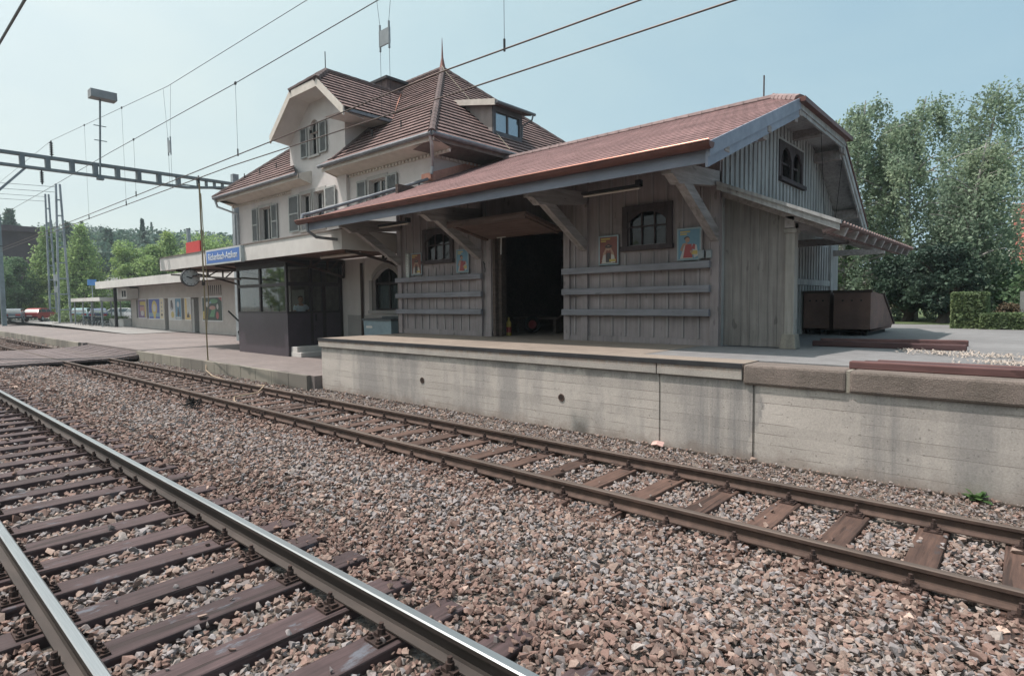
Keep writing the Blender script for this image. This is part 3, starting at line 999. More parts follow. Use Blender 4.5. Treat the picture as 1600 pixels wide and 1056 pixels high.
# battens on the front
bm_ = MB()
def battens(x0, x1, zb, ztop, skip=()):
    x = x0
    while x < x1:
        if not any(a < x < b for a, b in skip):
            bm_.box(x-.022, x+.022, FY-.024, FY, zb, ztop)
        x += .335 + random.uniform(-.012, .012)
for (x0, x1) in ((-14.35, -10.95), (-8.12, -4.75)):
    battens(x0, x1, DK+.14, 3.0)
    if x0 < -12: battens(x0, x1, 3.0, 4.9, ((-13.55, -12.2),))
    else: battens(x0, x1, 3.0, 4.9, ((-6.85, -5.66),))
battens(-14.35, -10.9, 4.06, 4.98, ((-14.4, -13.5), (-12.25, -10.9)))
battens(-6.8, -5.7, 3.98, 4.98)
bm_.build('cover_battens', W_BATTEN, shed)
# pilaster posts
for x in (XL+.09, -11.2, -7.82, XR-.11):
    MB().box(x-.085, x+.085, FY-.07, FY-.001, DK, 4.75).build('wall_post', W_WALL, shed)
pm_ = MB()
pm_.box(-10.95, -10.78, FY-.05, FY+.10, DK, 3.74)
pm_.box(-8.42, -8.25, FY-.05, FY+.10, DK, 3.74)
pm_.box(-10.95, -8.25, FY-.055, FY+.09, 3.74, 3.92)
pm_.build('door_frame', W_WALL, shed)
for z in (2.68, 2.21, 1.74):
    for (a, b) in ((-14.72, -11.05), (-8.40, -4.83)):
        r = MB(); r.box(a, b, FY-.17, FY-.075, z-.075, z+.065)
        for k in range(4):
            xx = a+.25+(b-a-.5)*k/3
            r.box(xx-.04, xx+.04, FY-.08, FY-.02, z-.06, z+.05)
        r.build('rubbing_rail', W_BEAMX, shed, bevel=.012)

# arched six-pane windows in the front
def shed_window(x0, x1, z0, z1, y=FY):
    fr = MB(); b = .13
    fr.box(x0-b, x1+b, y-.06, y-.004, z1+.02, z1+.14)
    fr.box(x0-b, x0, y-.06, y-.004, z0-.02, z1+.02); fr.box(x1, x1+b, y-.06, y-.004, z0-.02, z1+.02)
    fr.box(x0-b-.03, x1+b+.03, y-.10, y-.004, z0-.12, z0-.021)
    # arch head: spandrel pieces
    N = 10; cx = (x0+x1)/2; hw = (x1-x0)/2; rise = .2
    pts = [(x0+(x1-x0)*k/N, z1-rise*(((x0+(x1-x0)*k/N)-cx)/hw)**2) for k in range(N+1)]
    for a, c in zip(pts[:-1], pts[1:]):
        fr.prism([(a[0], y-.03, a[1]), (c[0], y-.03, c[1]), (c[0], y-.03, z1+.02), (a[0], y-.03, z1+.02)], (0,.05,0))
    for k in range(1, 3):
        xx = x0+(x1-x0)*k/3
        fr.box(xx-.016, xx+.016, y+.02, y+.05, z0, z1)
    fr.box(x0, x1, y+.022, y+.048, z0+(z1-z0)*.56-.016, z0+(z1-z0)*.56+.016)
    f = fr.build('window', W_FRAME, shed)
    p = MB().poly([(x0, y+.055, z0), (x1, y+.055, z0), (x1, y+.055, z1), (x0, y+.055, z1)])
    p.build('pane', GLASS, f)
shed_window(-13.40, -12.36, 3.22, 3.95)
shed_window(-6.70, -5.80, 3.17, 3.86)

# gable wall (faces right) with battens
gw = MB()
GX = XR
prof = [(FY, DK), (19.75, DK), (19.75, 4.3), (K1[0], K1[1]-.2), (RY, ZR-.2), (FY, rz(FY)-.2)]
gy0, gy1, gz0, gz1 = 14.55, 16.25, 4.82, 5.62
# polygon split round the window opening
gw.poly([(GX, FY, DK), (GX, 14.55, DK), (GX, 14.55, rz(14.55)-.2), (GX, FY, rz(FY)-.2)])
gw.poly([(GX, 16.25, DK), (GX, 19.75, DK), (GX, 19.75, 4.3), (GX, K1[0], K1[1]-.2), (GX, 16.25, ZR-.2-.45*.75)])
gw.poly([(GX, 14.55, DK), (GX, 16.25, DK), (GX, 16.25, gz0), (GX, 14.55, gz0)])
gw.poly([(GX, 14.55, gz1), (GX, 16.25, gz1), (GX, 16.25, ZR-.2-.45*.75), (GX, RY, ZR-.2), (GX, 14.55, rz(14.55)-.2)])
for (a, b) in (((gy0,gz0),(gy1,gz0)), ((gy1,gz0),(gy1,gz1)), ((gy1,gz1),(gy0,gz1)), ((gy0,gz1),(gy0,gz0))):
    gw.poly([(GX, a[0], a[1]), (GX, b[0], b[1]), (GX-.15, b[0], b[1]), (GX-.15, a[0], a[1])])
gw.build('gable_wall', W_GABLE, shed)
def gtop(y):
    return (rz(y) if y <= RY else (ZR+(K1[1]-ZR)*(y-RY)/(K1[0]-RY) if y <= K1[0] else K1[1]+(K2[1]-K1[1])*(y-K1[0])/(K2[0]-K1[0]))) - .22
gb = MB(); y = FY+.12
while y < 19.7:
    if gy0-.12 < y < gy1+.12:
        gb.box(GX+.001, GX+.032, y-.03, y+.03, 4.0, gz0-.12); gb.box(GX+.001, GX+.032, y-.03, y+.03, gz1+.12, gtop(y))
    else:
        gb.box(GX+.001, GX+.032, y-.03, y+.03, 4.0 if y < 19 else 3.2, gtop(y))
    y += .245
y = 12.2
while y < 19.7:
    gb.box(GX+.001, GX+.026, y-.025, y+.025, DK, 3.45); y += .25
gb.box(GX+.001, GX+.05, 12.0, 19.72, 2.35, 2.5)
gb.box(GX+.002, GX+.07, 18.95, 19.74, DK, 4.2)
gb.build('gable_battens', W_GABLE, shed)
# twin arched gable window
gf = MB()
for (a, b) in ((14.62, 15.36), (15.46, 16.18)):
    N = 8; cy = (a+b)/2; hw = (b-a)/2
    for k in range(N):
        ya = a+(b-a)*k/N; yb = a+(b-a)*(k+1)/N
        za = gz1-.06-.26*((ya-cy)/hw)**2; zb = gz1-.06-.26*((yb-cy)/hw)**2
        gf.prism([(GX-.02, ya, za), (GX-.02, yb, zb), (GX-.02, yb, gz1+.05), (GX-.02, ya, gz1+.05)], (.05,0,0))
    gf.box(GX-.09, GX-.06, cy-.018, cy+.018, gz0, gz1)
    gf.box(GX-.085, GX-.065, a, b, gz0+.38, gz0+.42)
gf.box(GX-.02, GX+.03, 15.36, 15.46, gz0, gz1+.05)
gf.box(GX-.02, GX+.03, gy0-.06, 14.62, gz0, gz1+.05); gf.box(GX-.02, GX+.03, 16.18, gy1+.06, gz0, gz1+.05)
gf.box(GX-.02, GX+.10, gy0-.12, gy1+.12, gz0-.09, gz0)
gwf = gf.build('gable_window', W_FRAME, shed)
MB().poly([(GX-.10, gy0, gz0), (GX-.10, gy1, gz0), (GX-.10, gy1, gz1), (GX-.10, gy0, gz1)]).build('pane', GLASS, gwf)

# inside: boarded back and side walls, ceiling, floor - kept dark by being closed
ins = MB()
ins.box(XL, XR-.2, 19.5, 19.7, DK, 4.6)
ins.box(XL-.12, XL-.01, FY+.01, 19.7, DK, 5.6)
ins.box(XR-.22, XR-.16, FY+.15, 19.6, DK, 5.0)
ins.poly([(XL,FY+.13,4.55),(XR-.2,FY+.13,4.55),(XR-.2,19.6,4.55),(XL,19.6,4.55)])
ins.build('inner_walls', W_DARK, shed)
MB().poly([(XL,FY,DK+.006),(XR-.15,FY,DK+.006),(XR-.15,19.6,DK+.006),(XL,19.6,DK+.006)]).build('floor', SAND_C, shed)
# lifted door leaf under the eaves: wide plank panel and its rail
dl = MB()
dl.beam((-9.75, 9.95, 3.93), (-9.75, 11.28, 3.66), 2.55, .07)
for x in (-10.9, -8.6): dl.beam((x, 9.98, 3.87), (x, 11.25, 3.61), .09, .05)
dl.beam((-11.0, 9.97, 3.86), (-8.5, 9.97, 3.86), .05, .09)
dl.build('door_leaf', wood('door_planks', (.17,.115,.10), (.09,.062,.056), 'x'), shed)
ds = MB(); ds.box(-10.76, -10.56, FY+.11, FY+.17, DK+.02, 3.7); ds.box(-10.75,-10.66, FY-.02, FY+.4, DK+.02, 3.7)
ds.build('door_jamb', W_DARK, shed)

# brackets carrying the eaves
for x in (-14.61, -11.2, -7.82, -4.76):
    b = MB()
    b.beam((x, FY, 4.33), (x, 9.22, 4.2), .17, .22)
    b.prism([(x-.085, 9.3, 4.11), (x-.085, 9.55, 3.97), (x-.085, 11.2, 4.16), (x-.085, 11.2, 4.22)], (.17,0,0))
    # curved strut
    N = 9; pts = []
    for k in range(N+1):
        t = k/N
        yy = FY-.06 + (9.75-FY)*t; zz = 3.22 + (4.14-3.22)*t
        s = math.sin(math.pi*t)*.05
        pts.append((yy+s, zz-s*.6))
    hh = .105
    for (a, c) in zip(pts[:-1], pts[1:]):
        dy, dz = c[0]-a[0], c[1]-a[1]; L = math.hypot(dy, dz); ny, nz = -dz/L*hh, dy/L*hh
        b.prism([(x-.08, a[0]-ny, a[1]-nz), (x-.08, c[0]-ny, c[1]-nz), (x-.08, c[0]+ny, c[1]+nz), (x-.08, a[0]+ny, a[1]+nz)], (.16,0,0))
    b.build('eaves_bracket', W_BRACE, shed)
# eaves purlin, rafters, boarding
pu = MB()
pu.beam((XL-.6, 9.72, 4.42), (-4.02, 9.72, 4.42), .17, .2)
pu.beam((XL, FY-.02, 4.98), (-4.02, FY-.02, 4.98), .16, .2)
pu.build('eaves_purlin', W_BEAMX, shed)
XG = -3.95
for (y, z) in ((9.72, 4.42), (11.72, rz(11.72)-.33), (13.6, rz(13.6)-.33), (15.5, 5.95), (17.35, K1[1]-.38), (19.4, 4.42)):
    q = MB(); q.box(GX+.01, XG-.06, y-.10, y+.10, z-.13, z+.12)
    q.prism([(XG-.06, y-.10, z-.02), (XG-.06, y+.10, z-.02), (XG-.06, y+.10, z+.12), (XG-.06, y-.10, z+.12)], (.09,0,0))
    q.build('purlin_end', W_BRACE, shed, bevel=.015)
raf = MB(); x = -15.4
while x < -4.2:
    raf.beam((x, 9.2, rz(9.2)-.2), (x, 12.0, rz(12.0)-.2), .09, .13); x += .85
raf.build('rafters', W_DARK, shed)
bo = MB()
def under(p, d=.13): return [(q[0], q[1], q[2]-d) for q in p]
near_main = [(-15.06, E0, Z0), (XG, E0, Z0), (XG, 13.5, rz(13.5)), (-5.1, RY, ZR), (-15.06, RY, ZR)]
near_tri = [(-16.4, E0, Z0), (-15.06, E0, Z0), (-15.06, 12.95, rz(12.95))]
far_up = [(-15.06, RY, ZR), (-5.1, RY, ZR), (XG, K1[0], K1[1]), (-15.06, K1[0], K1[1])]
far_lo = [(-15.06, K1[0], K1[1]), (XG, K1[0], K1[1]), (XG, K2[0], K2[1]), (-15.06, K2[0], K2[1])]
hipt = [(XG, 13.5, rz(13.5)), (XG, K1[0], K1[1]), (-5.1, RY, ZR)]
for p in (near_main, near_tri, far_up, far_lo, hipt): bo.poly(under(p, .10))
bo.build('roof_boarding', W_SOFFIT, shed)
vs_ = MB()
vs_.poly([(GX, E0+.1, rz(E0+.1)-.106), (XG-.02, E0+.1, rz(E0+.1)-.106), (XG-.02, 13.5, rz(13.5)-.106), (GX, 13.5, rz(13.5)-.106)])
vs_.poly([(GX, 13.5, rz(13.5)-.108), (XG-.02, 13.5, rz(13.5)-.108), (XG-.02, 17.3, K1[1]-.108), (GX, 17.3, K1[1]-.108)])
vs_.poly([(GX, 17.3, K1[1]-.106), (XG-.02, 17.3, K1[1]-.106), (XG-.02, K2[0], K2[1]-.106), (GX, K2[0], K2[1]-.106)])
vs_.build('verge_soffit', W_GABLE, shed)
ro = MB()
ro.slope(near_main, .33, .007); ro.slope(near_tri, .33, .007)
ro.slope(far_up, .33, .022); ro.slope(far_lo, .33, .022); ro.slope(hipt, .33, .022)
rob = ro.build('roof', TILE_S, shed)
def ridge_tiles(mb, p, q, r=.10, L=.36):
    p = Vector(p); q = Vector(q); d = q-p; n = max(1, int(d.length/L)); 
    for i in range(n):
        a = p+d*(i/n); b = p+d*((i+1.18)/n)
        up = Vector((0,0,.02))
        mb.tube([a+up*.0, a+(b-a)*.12+up*.2, b+up], [r*1.12, r*1.12, r*.9], 8, caps=True)
rt = MB()
ridge_tiles(rt, (-5.1, RY, ZR+.0), (-15.0, RY, ZR+.0))
ridge_tiles(rt, (XG+.02, 13.5, rz(13.5)), (-5.1, RY, ZR))
ridge_tiles(rt, (XG+.02, K1[0], K1[1]), (-5.1, RY, ZR))
rt.build('ridge_tiles', RIDGE_M, rob, smooth=False)
# rake tiles on the far slope edge + copper edging
ce = MB()
ce.beam((XG-.01, 17.1, K1[1]+.12), (XG-.01, 20.25, K2[1]+.05), .10, .05)
ce.beam((XG+.08, 13.45, rz(13.5)-.01), (XG+.08, K1[0]+.2, K1[1]+.02), .15, .10)
ce.build('copper_edging', COPPER, rob)
# barge boards
bb = MB()
def board(x, p, q, h0, h1, th=.045):
    bb.prism([(x, p[0], p[1]-h0), (x, q[0], q[1]-h0), (x, q[0], q[1]), (x, p[0], p[1])], (th,0,0))
    bb.prism([(x+th, p[0], p[1]-h1), (x+th, q[0], q[1]-h1), (x+th, q[0], q[1]+.03), (x+th, p[0], p[1]+.03)], (.028,0,0))
board(XG-.03, (9.0, rz(9.0)), (13.55, rz(13.55)), .36, .2)
bb.build('barge_board', PAINT_BLUE, shed)
bb = MB()
board(XG-.04, (13.5, rz(13.5)-.05), (17.45, K1[1]-.05), .20, .12)
board(XG-.06, (17.05, K1[1]+.06), (20.2, 4.08), .30, .16)
bb.build('barge_board', W_GABLE, shed)
fa = MB(); fa.prism([(-16.15, 9.07, 4.13), (-3.96, 9.07, 4.13), (-3.96, 9.07, 4.33), (-16.15, 9.07, 4.33)], (0,.04,0))
fa.build('fascia_board', PAINT_BLUE, shed)
# copper gutter: half round trough
gu = MB(); N = 10; r = .105; gy = 8.955; gz = 4.41
prof_g = [(gy+r*math.cos(math.pi+math.pi*k/N), gz+r*math.sin(math.pi+math.pi*k/N)) for k in range(N+1)]
vs = [(x, p[0], p[1]) for x in (-16.42, -3.86) for p in prof_g]
gu.add(vs, [(k, k+1, k+N+2, k+N+1) for k in range(N)])
gu.add([(-3.86, p[0], p[1]) for p in prof_g], [tuple(range(N+1))]); gu.add([(-16.42, p[0], p[1]) for p in prof_g], [tuple(range(N+1))[::-1]])
gu.tube([(-16.42, gy-r-.004, gz+.004), (-3.86, gy-r-.004, gz+.004)], .012, 8)
for k in range(7):
    xx = -15.3+k*1.85
    pr2 = [(gy+(r+.006)*math.cos(math.pi+math.pi*j/N), gz+(r+.006)*math.sin(math.pi+math.pi*j/N)) for j in range(N+1)]
    gu.add([(q, p[0], p[1]) for q in (xx, xx+.03) for p in pr2], [(j, j+1, j+N+2, j+N+1) for j in range(N)])
guo = gu.build('gutter', COPPER, shed)
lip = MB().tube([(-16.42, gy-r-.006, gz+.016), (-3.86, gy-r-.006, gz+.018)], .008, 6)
lip.build('lit_gutter_bead', COPPER_B, guo)  # brighter copper on the bead paints the sunlit line along the gutter
dp = MB()
dp.tube([(-15.9, gy, gz-.08), (-15.9, gy+.02, gz-.32), (-15.86, gy+.25, gz-.48), (-15.7, gy+.85, gz-.52)], .045, 8)
dp.build('downpipe', ZINC, shed)
# flashing and pipe along the house
fl = MB(); fl.prism([(-15.04, 12.95, rz(12.95)+.02), (-15.04, 15.4, rz(15.4)+.02), (-15.04, 15.4, rz(15.4)+.2), (-15.04, 12.95, rz(12.95)+.32)], (.03,0,0))
fl.box(-15.5, -15.03, 12.90, 12.94, rz(12.95)+.03, rz(12.95)+.3)
fl.build('flashing', COPPER_B, shed)
vp_ = MB()
pa, pb = Vector((-16.36, 9.2, rz(9.2)+.13)), Vector((-15.12, 12.86, rz(12.86)+.12))
vp_.tube([(-16.3, 9.0, 4.40), (-16.32, 9.05, 4.60), pa+(pb-pa)*.03+Vector((0,0,.02)), pa+(pb-pa)*.5, pb], .055, 8)
for k in range(11):
    q = pa+(pb-pa)*(k/10+.02); vp_.box(q.x-.03, q.x+.03, q.y-.02, q.y+.02, q.z-.16, q.z)
vp_.build('roof_pipe', ZINC, shed)
lr = MB().tube([(-5.35, RY, ZR+.08), (-5.35, RY, ZR+.62)], .018, 6)
lr.build('lightning_rod', RUST, shed)
tie = MB().tube([(XG-.02, 15.3, 5.9), (GX+.03, 18.4, 3.9)], .008, 5); tie.tube([(XG-.02, 17.3, 5.6), (GX+.03, 19.3, 3.8)], .008, 5)
tie.build('tie_rod', BLACK, shed)

# lean-to on the gable side
LX, LZ0, LZ1 = -2.52, 4.16, 3.22
lt = [(GX, 11.05, LZ0), (LX, 11.05, LZ1), (LX, 18.0, LZ1), (GX, 18.0, LZ0)]
sll = (LZ0-LZ1)/(LX-GX)
lo_ = MB(); lo_.slope(lt, .33, .028); lro = lo_.build('lean_to_roof', TILE_S, shed)
lb = MB(); lb.poly(under(lt, .05)); lb.build('lean_to_boarding', W_SOFFIT, lro)
lv = MB(); lv.prism([(GX, 11.02, LZ0-.10), (LX-.03, 11.02, LZ1-.10), (LX-.03, 11.02, LZ1+.03), (GX, 11.02, LZ0+.03)], (0,.035,0))
lv.prism([(GX, 10.98, LZ0+.0), (LX-.0, 10.98, LZ1+.0), (LX-.0, 10.98, LZ1+.06), (GX, 10.98, LZ0+.06)], (0,.12,0))
lv.build('verge_board', W_GABLE, lro)
lraf = MB(); y = 11.35
while y < 18.0:
    lraf.beam((GX, y, LZ0-.13), (LX+.0, y, LZ1-.115), .10, .15); y += .78
lraf.build('lean_to_rafters', W_BRACE, lro)
tl_ = MB(); y = 11.1
while y < 18.0:
    tl_.tube([(LX+.05, y, LZ1+.015), (LX-.3, y, LZ1+.035-sll*.3)], .035, 8); y += .215
tl_.build('eaves_tiles', RIDGE_M, lro)
pw = MB()
PY = 11.42
pw.prism([(GX, PY, DK+.02), (-3.46, PY, DK+.02), (-3.46, PY, LZ0-.17-sll*(-3.46-GX)), (GX, PY, LZ0-.17)], (0,.04,0))
x = GX+.16
while x < -3.5:
    pw.box(x-.014, x+.014, PY-.012, PY, DK+.03, LZ0-.2-sll*(x-GX)); x += .165
pw.build('side_panel', wood('side_panel_boards', (.255,.235,.225), (.15,.135,.13)), shed)
po = MB(); po.box(-3.5, -3.34, 11.36, 11.56, DK+.26, 3.36); po.box(-3.53, -3.31, 11.33, 11.59, 3.17, 3.25)
po.build('post', wood('pale_post', (.31,.29,.27), (.19,.175,.165)), shed, bevel=.01)
pf = MB()
pf.add([(-3.56,11.29,DK),(-3.28,11.29,DK),(-3.28,11.61,DK),(-3.56,11.61,DK),(-3.53,11.33,DK+.27),(-3.31,11.33,DK+.27),(-3.31,11.59,DK+.27),(-3.53,11.59,DK+.27)],
       [(0,3,2,1),(4,5,6,7),(0,1,5,4),(1,2,6,5),(2,3,7,6),(3,0,4,7)])
pf.build('post_footing', KERB_C, shed, bevel=.012)
lbm = MB(); lbm.beam((-3.42, 11.3, 3.36), (-3.42, 18.0, 3.36), .16, .2); lbm.beam((GX, 15.2, 3.3), (-3.3, 15.2, 3.3), .14, .16); lbm.beam((GX, 19.2, 3.3), (-3.3, 19.2, 3.3), .14, .16)
lbm.build('lean_to_beam', W_BRACE, shed)
rail_c = MB(); rail_c.beam((GX+.01, 12.0, 3.92), (GX+.01, 19.6, 3.92), .05, .1); rail_c.build('string_course', W_GABLE, shed)

# lamps, sockets, posters on the shed
def tube_lamp(label, x0, x1, y, z):
    t = thing('tube_lamp', label, 'lamp', ((x0+x1)/2, y, z), 'tube lamps under the eaves')
    m = MB(); m.box(x0, x1, y-.05, y+.05, z+.03, z+.075); m.box(x1-.1, x1, y-.06, y+.06, z+.03, z+.15); m.build('lamp_housing', DARKMETAL, t)
    m = MB().tube([(x0+.03, y, z), (x1-.03, y, z)], .022, 8); m.build('tube', CREAM, t)
tube_lamp('long fluorescent tube lamp under the eaves above the window by the lean-to', -7.1, -5.75, 10.15, 4.12)
tube_lamp('short fluorescent tube lamp under the eaves near the canopy corner', -14.1, -12.75, 10.15, 4.12)
for k, (x, lab) in enumerate(((-5.03, 'small grey junction box next to the sky-blue poster'), (-4.87, 'small grey junction box next to the corner post'))):
    t = thing('junction_box', lab, 'box', (x, FY, 2.88), 'junction boxes on the shed')
    m = MB().box(x-.06, x+.06, FY-.10, FY-.025, 2.8, 2.96); m.build('box', STEEL_G, t, bevel=.01)
    m = MB().tube([(x, FY-.05, 2.96), (x, FY-.05, 4.4)], .016, 6); m.build('conduit', W_BATTEN, t)

PC = {}
def pc(n, c):
    if n not in PC: PC[n] = flat('print_'+n, c, .45)
    return PC[n]
def poster(label, x0, x1, z0, z1, y, shapes, colours, bgc, frame=True, name='poster', group=None, cat='poster'):
    t = thing(name, label, cat, ((x0+x1)/2, y, (z0+z1)/2), group)
    W, H = x1-x0, z1-z0
    if frame:
        f = MB()
        b = .03 if y < 14 else .07
        f.box(x0-b, x1+b, y-.012, y, z0-b, z0); f.box(x0-b, x1+b, y-.012, y, z1, z1+b)
        f.box(x0-b, x0, y-.012, y, z0, z1); f.box(x1, x1+b, y-.012, y, z0, z1)
        f.build('frame', flat('poster_frame', (.3,.38,.42), .5) if y < 14 else flat('white_poster_frame', (.6,.6,.6), .5), t)
    names = list(colours)
    m = MB()
    m.box(x0, x1, y-.006, y, z0, z1, 0)
    for k, (cn, pts) in enumerate(shapes):
        yy = y-.007-.0006*k
        m.poly([(x0+W*a, yy, z0+H*b_) for a, b_ in pts], names.index(cn)+1)
    m.build('print', [pc(*bgc)]+[pc(n, c) for n, c in colours.items()], t)
    return t
def ell(cx, cy, rx, ry, n=14): return [(cx+rx*math.cos(2*math.pi*k/n), cy+ry*math.sin(2*math.pi*k/n)) for k in range(n)]
def R4(a, b, c, d): return [(a,c),(b,c),(b,d),(a,d)]
drinker = [('yellow', R4(.08,.55,.90,.95)), ('yellow', R4(.08,.4,.82,.87)), ('dark', ell(.40,.70,.13,.07)), ('skin', ell(.43,.645,.11,.085)),
           ('white', [(.08,.02),(.30,.5),(.42,.53),(.42,.02)]), ('red', [(.22,.02),(.34,.5),(.62,.5),(.68,.02)]), ('skin', [(.08,.3),(.2,.52),(.42,.56),(.44,.5),(.26,.44),(.2,.26)]),
           ('white', [(.66,.5),(.86,.46),(.95,.1),(.75,.02),(.7,.2)]), ('red', [(.62,.34),(.7,.5),(.8,.48),(.78,.3)]), ('yellow', R4(.63,.9,.14,.27)), ('skin', ell(.62,.24,.07,.05)), ('pale', R4(.1,.7,.01,.035))]
look = [('yellow', R4(.06,.6,.90,.955)), ('yellow', R4(.06,.36,.82,.87)), ('dark', [(.3,.66),(.5,.74),(.72,.66),(.7,.62),(.32,.62)]), ('skin', ell(.5,.58,.12,.10)), ('dark', R4(.34,.66,.58,.65)),
        ('skin', [(.1,.1),(.2,.4),(.36,.6),(.42,.56),(.32,.34),(.26,.1)]), ('skin', [(.9,.1),(.8,.4),(.64,.6),(.58,.56),(.68,.34),(.74,.1)]), ('white', [(.12,.02),(.2,.3),(.34,.36),(.36,.02)]), ('pale', [(.64,.02),(.66,.36),(.82,.3),(.9,.02)]),
        ('dark', [(.36,.02),(.4,.4),(.6,.4),(.64,.02)]), ('yellow', R4(.55,.92,.07,.16)), ('pale', R4(.1,.75,.01,.045))]
cdr = dict(yellow=(.47,.36,.11), dark=(.055,.043,.045), skin=(.36,.225,.17), white=(.46,.44,.43), red=(.33,.065,.07), pale=(.5,.48,.43))
poster('small dark red poster with raised arms beside the white board at the left shed corner', -14.03, -13.6, 2.84, 3.42, FY-.05, look, cdr, ('maroonbg', (.19,.065,.052)), group='posters on the goods shed')
poster('sky-blue poster of a man in red, between a shed window and the doorway', -12.06, -11.63, 2.83, 3.41, FY-.05, drinker, cdr, ('bluebg', (.13,.26,.36)), group='posters on the goods shed')
poster('dark red poster with raised arms, just right of the open doorway', -7.40, -6.95, 2.81, 3.39, FY-.05, look, cdr, ('maroonbg', (.19,.065,.052)), group='posters on the goods shed')
poster('sky-blue poster of a man in a red waistcoat, next to the junction boxes', -5.52, -5.07, 2.81, 3.39, FY-.05, drinker, cdr, ('bluebg', (.13,.26,.36)), group='posters on the goods shed')
gbm = MB().box(-14.27, -14.15, FY-.09, FY-.025, 2.72, 3.45)
t = thing('gauge_board', 'narrow white marked board on the left shed corner', 'board', (-14.2, FY, 3.0))
gbm.build('board', flat('white_board', (.6,.62,.6), .6), t)
m = MB()
for k in range(14): m.box(-14.26, -14.2 if k % 2 else -14.17, FY-.093, FY-.0905, 2.76+k*.05, 2.77+k*.05)
m.build('tick_marks', BLACK, t)

# things in the doorway
hc = thing('hand_cart', 'dark hand cart with a red spoked wheel standing inside the doorway', 'cart', (-10.5, 13.4, DK))
cw = (-11.0, 13.2, DK+.25)
m = MB(); m.torus(cw, (0.35,-1,0), .21, .04, 24, 8); m.build('tyre', BLACK, hc)
RED = flat('red_enamel', (.22,.025,.03), .5)
m = MB(); m.disc(cw, (.35,-1,0), .12, .05, 18); m.build('wheel_rim', RED, hc)
m = MB(); m.box(-11.9, -10.2, 13.35, 14.1, DK+.4, DK+.46); m.beam((-10.2, 13.4, DK+.45), (-9.6, 13.4, DK+.95), .04, .04); m.beam((-10.2, 14.0, DK+.45), (-9.6, 14.0, DK+.95), .04, .04); m.box(-11.8,-11.7,13.4,14.0,DK,DK+.4); m.box(-10.4,-10.3,13.4,14.0,DK,DK+.4)
m.build('deck', W_DARK, hc)
cn = thing('canister', 'yellow and red bottle-shaped canister standing just inside the doorway', 'canister', (-10.62, 11.75, DK))
m = MB().tube([(-10.62,11.75,DK+.01),(-10.62,11.75,DK+.36),(-10.62,11.75,DK+.42),(-10.62,11.75,DK+.5)], [.07,.07,.03,.03], 12); m.build('body', flat('yellow_can', (.30,.22,.05), .5), cn)
m = MB().tube([(-10.62,11.75,DK+.1),(-10.62,11.75,DK+.24)], .073, 12); m.build('label_band', RED, cn)
st = MB().tube([(-10.35, 11.2, 3.63), (-10.36, 11.2, 3.45), (-10.37, 11.2, 3.2)], .018, 6)
st.box(-10.5, -10.2, 11.19, 11.21, 3.62, 3.65)
tag(st.build('pull_rope', flat('pale_rope', (.5,.47,.45), .9), loc=(-10.35,11.2,3.4)), 'pale pull rope hanging in the top left of the doorway', 'rope')
hk = MB().tube([(-11.0,FY-.05,2.98),(-11.0,FY-.1,3.05),(-10.98,FY-.06,2.85),(-11.0,FY-.05,2.78)], .012, 6)
tag(hk.build('wall_hook', BLACK, loc=(-11.0, FY, 2.9)), 'small black iron hook on the boards left of the doorway', 'hook')

# ================================================================== YARD OBJECTS
def skip(label, x0, x1, y0, y1, z0, z1, tail):
    t = thing('dump_skip', label, 'skip', ((x0+x1)/2, y0, z0), 'dump skips by the shed')
    m = MB()
    m.box(x0, x1, y0, y0+.06, z0, z1)
    for k in range(1, 3): m.box(x0, x1, y0-.006, y0, z0+(z1-z0)*k/3-.008, z0+(z1-z0)*k/3+.008)
    for xx in (x0, x1-.05):
        m.prism([(xx, y0+.06, z0), (xx, y1-tail*.2, z0+.05), (xx, y1, z0+.12), (xx, y1-tail, z1-.08), (xx, y0+.06, z1)], (.05,0,0))
    m.box(x0, x1, y0, y1-.3, z0, z0+.05)
    m.prism([(x0, y1-.05, z0+.1), (x1, y1-.05, z0+.1), (x1, y1-tail-.05, z1-.1), (x0, y1-tail-.05, z1-.1)], (0,.05,0))
    m.build('body', mk('skip_steel', (.25,.15,.125), (.16,.10,.088), scale=2.5, rough=.75, bump=.3, big=.3), t)
    r = MB(); r.beam((x0-.03, y0+.03, z1+.0), (x1+.03, y0+.03, z1+.0), .1, .07); r.build('rim', BROWN_ST, t)
    r = MB().beam((x1-.02, y1, z0+.1), (x1-.02, y1-tail, z1-.06), .1, .05); r.build('tail_rim', BROWN_ST, t)
    s = MB(); s.box(x0+.1, x0+.22, y0+.15, y1-.6, DK, z0); s.box(x1-.22, x1-.1, y0+.15, y1-.6, DK, z0)
    s.build('skid', BLACK, t)
    h = MB()
    for k in (.25, .5, .75): h.disc((x0+(x1-x0)*k, y0-.004, z1-.22), (0,1,0), .022, .01, 10)
    h.build('rivets', BLACK, t)
skip('brown steel skip half hidden by the corner post of the shed', -4.58, -3.98, 16.4, 18.6, 1.19, 2.16, .9)
skip('brown steel skip with its sloping tail end in view', -3.86, -3.06, 16.3, 19.3, 1.19, 2.16, 1.5)
BEAMR = wood('red_brown_beam', (.16,.085,.08), (.085,.05,.05), 'x')
BEAMD = wood('dark_red_beam', (.1,.058,.058), (.055,.035,.038), 'x')
def tbeam(label, p, q, w_, h_, mat):
    m = MB().beam(p, q, w_, h_)
    tag(m.build('timber_beam', mat, loc=p, bevel=.012), label, 'beam', 'old timbers lying on the yard')
tbeam('long dark timber behind, pointing right from the corner post', (-3.3, 13.0, DK+.06), (-1.0, 13.7, DK+.06), .15, .11, BEAMR)
tbeam('long dark timber lying in front of another one beside the post footing', (-3.28, 12.4, DK+.055), (-.92, 12.5, DK+.055), .14, .10, BEAMD)
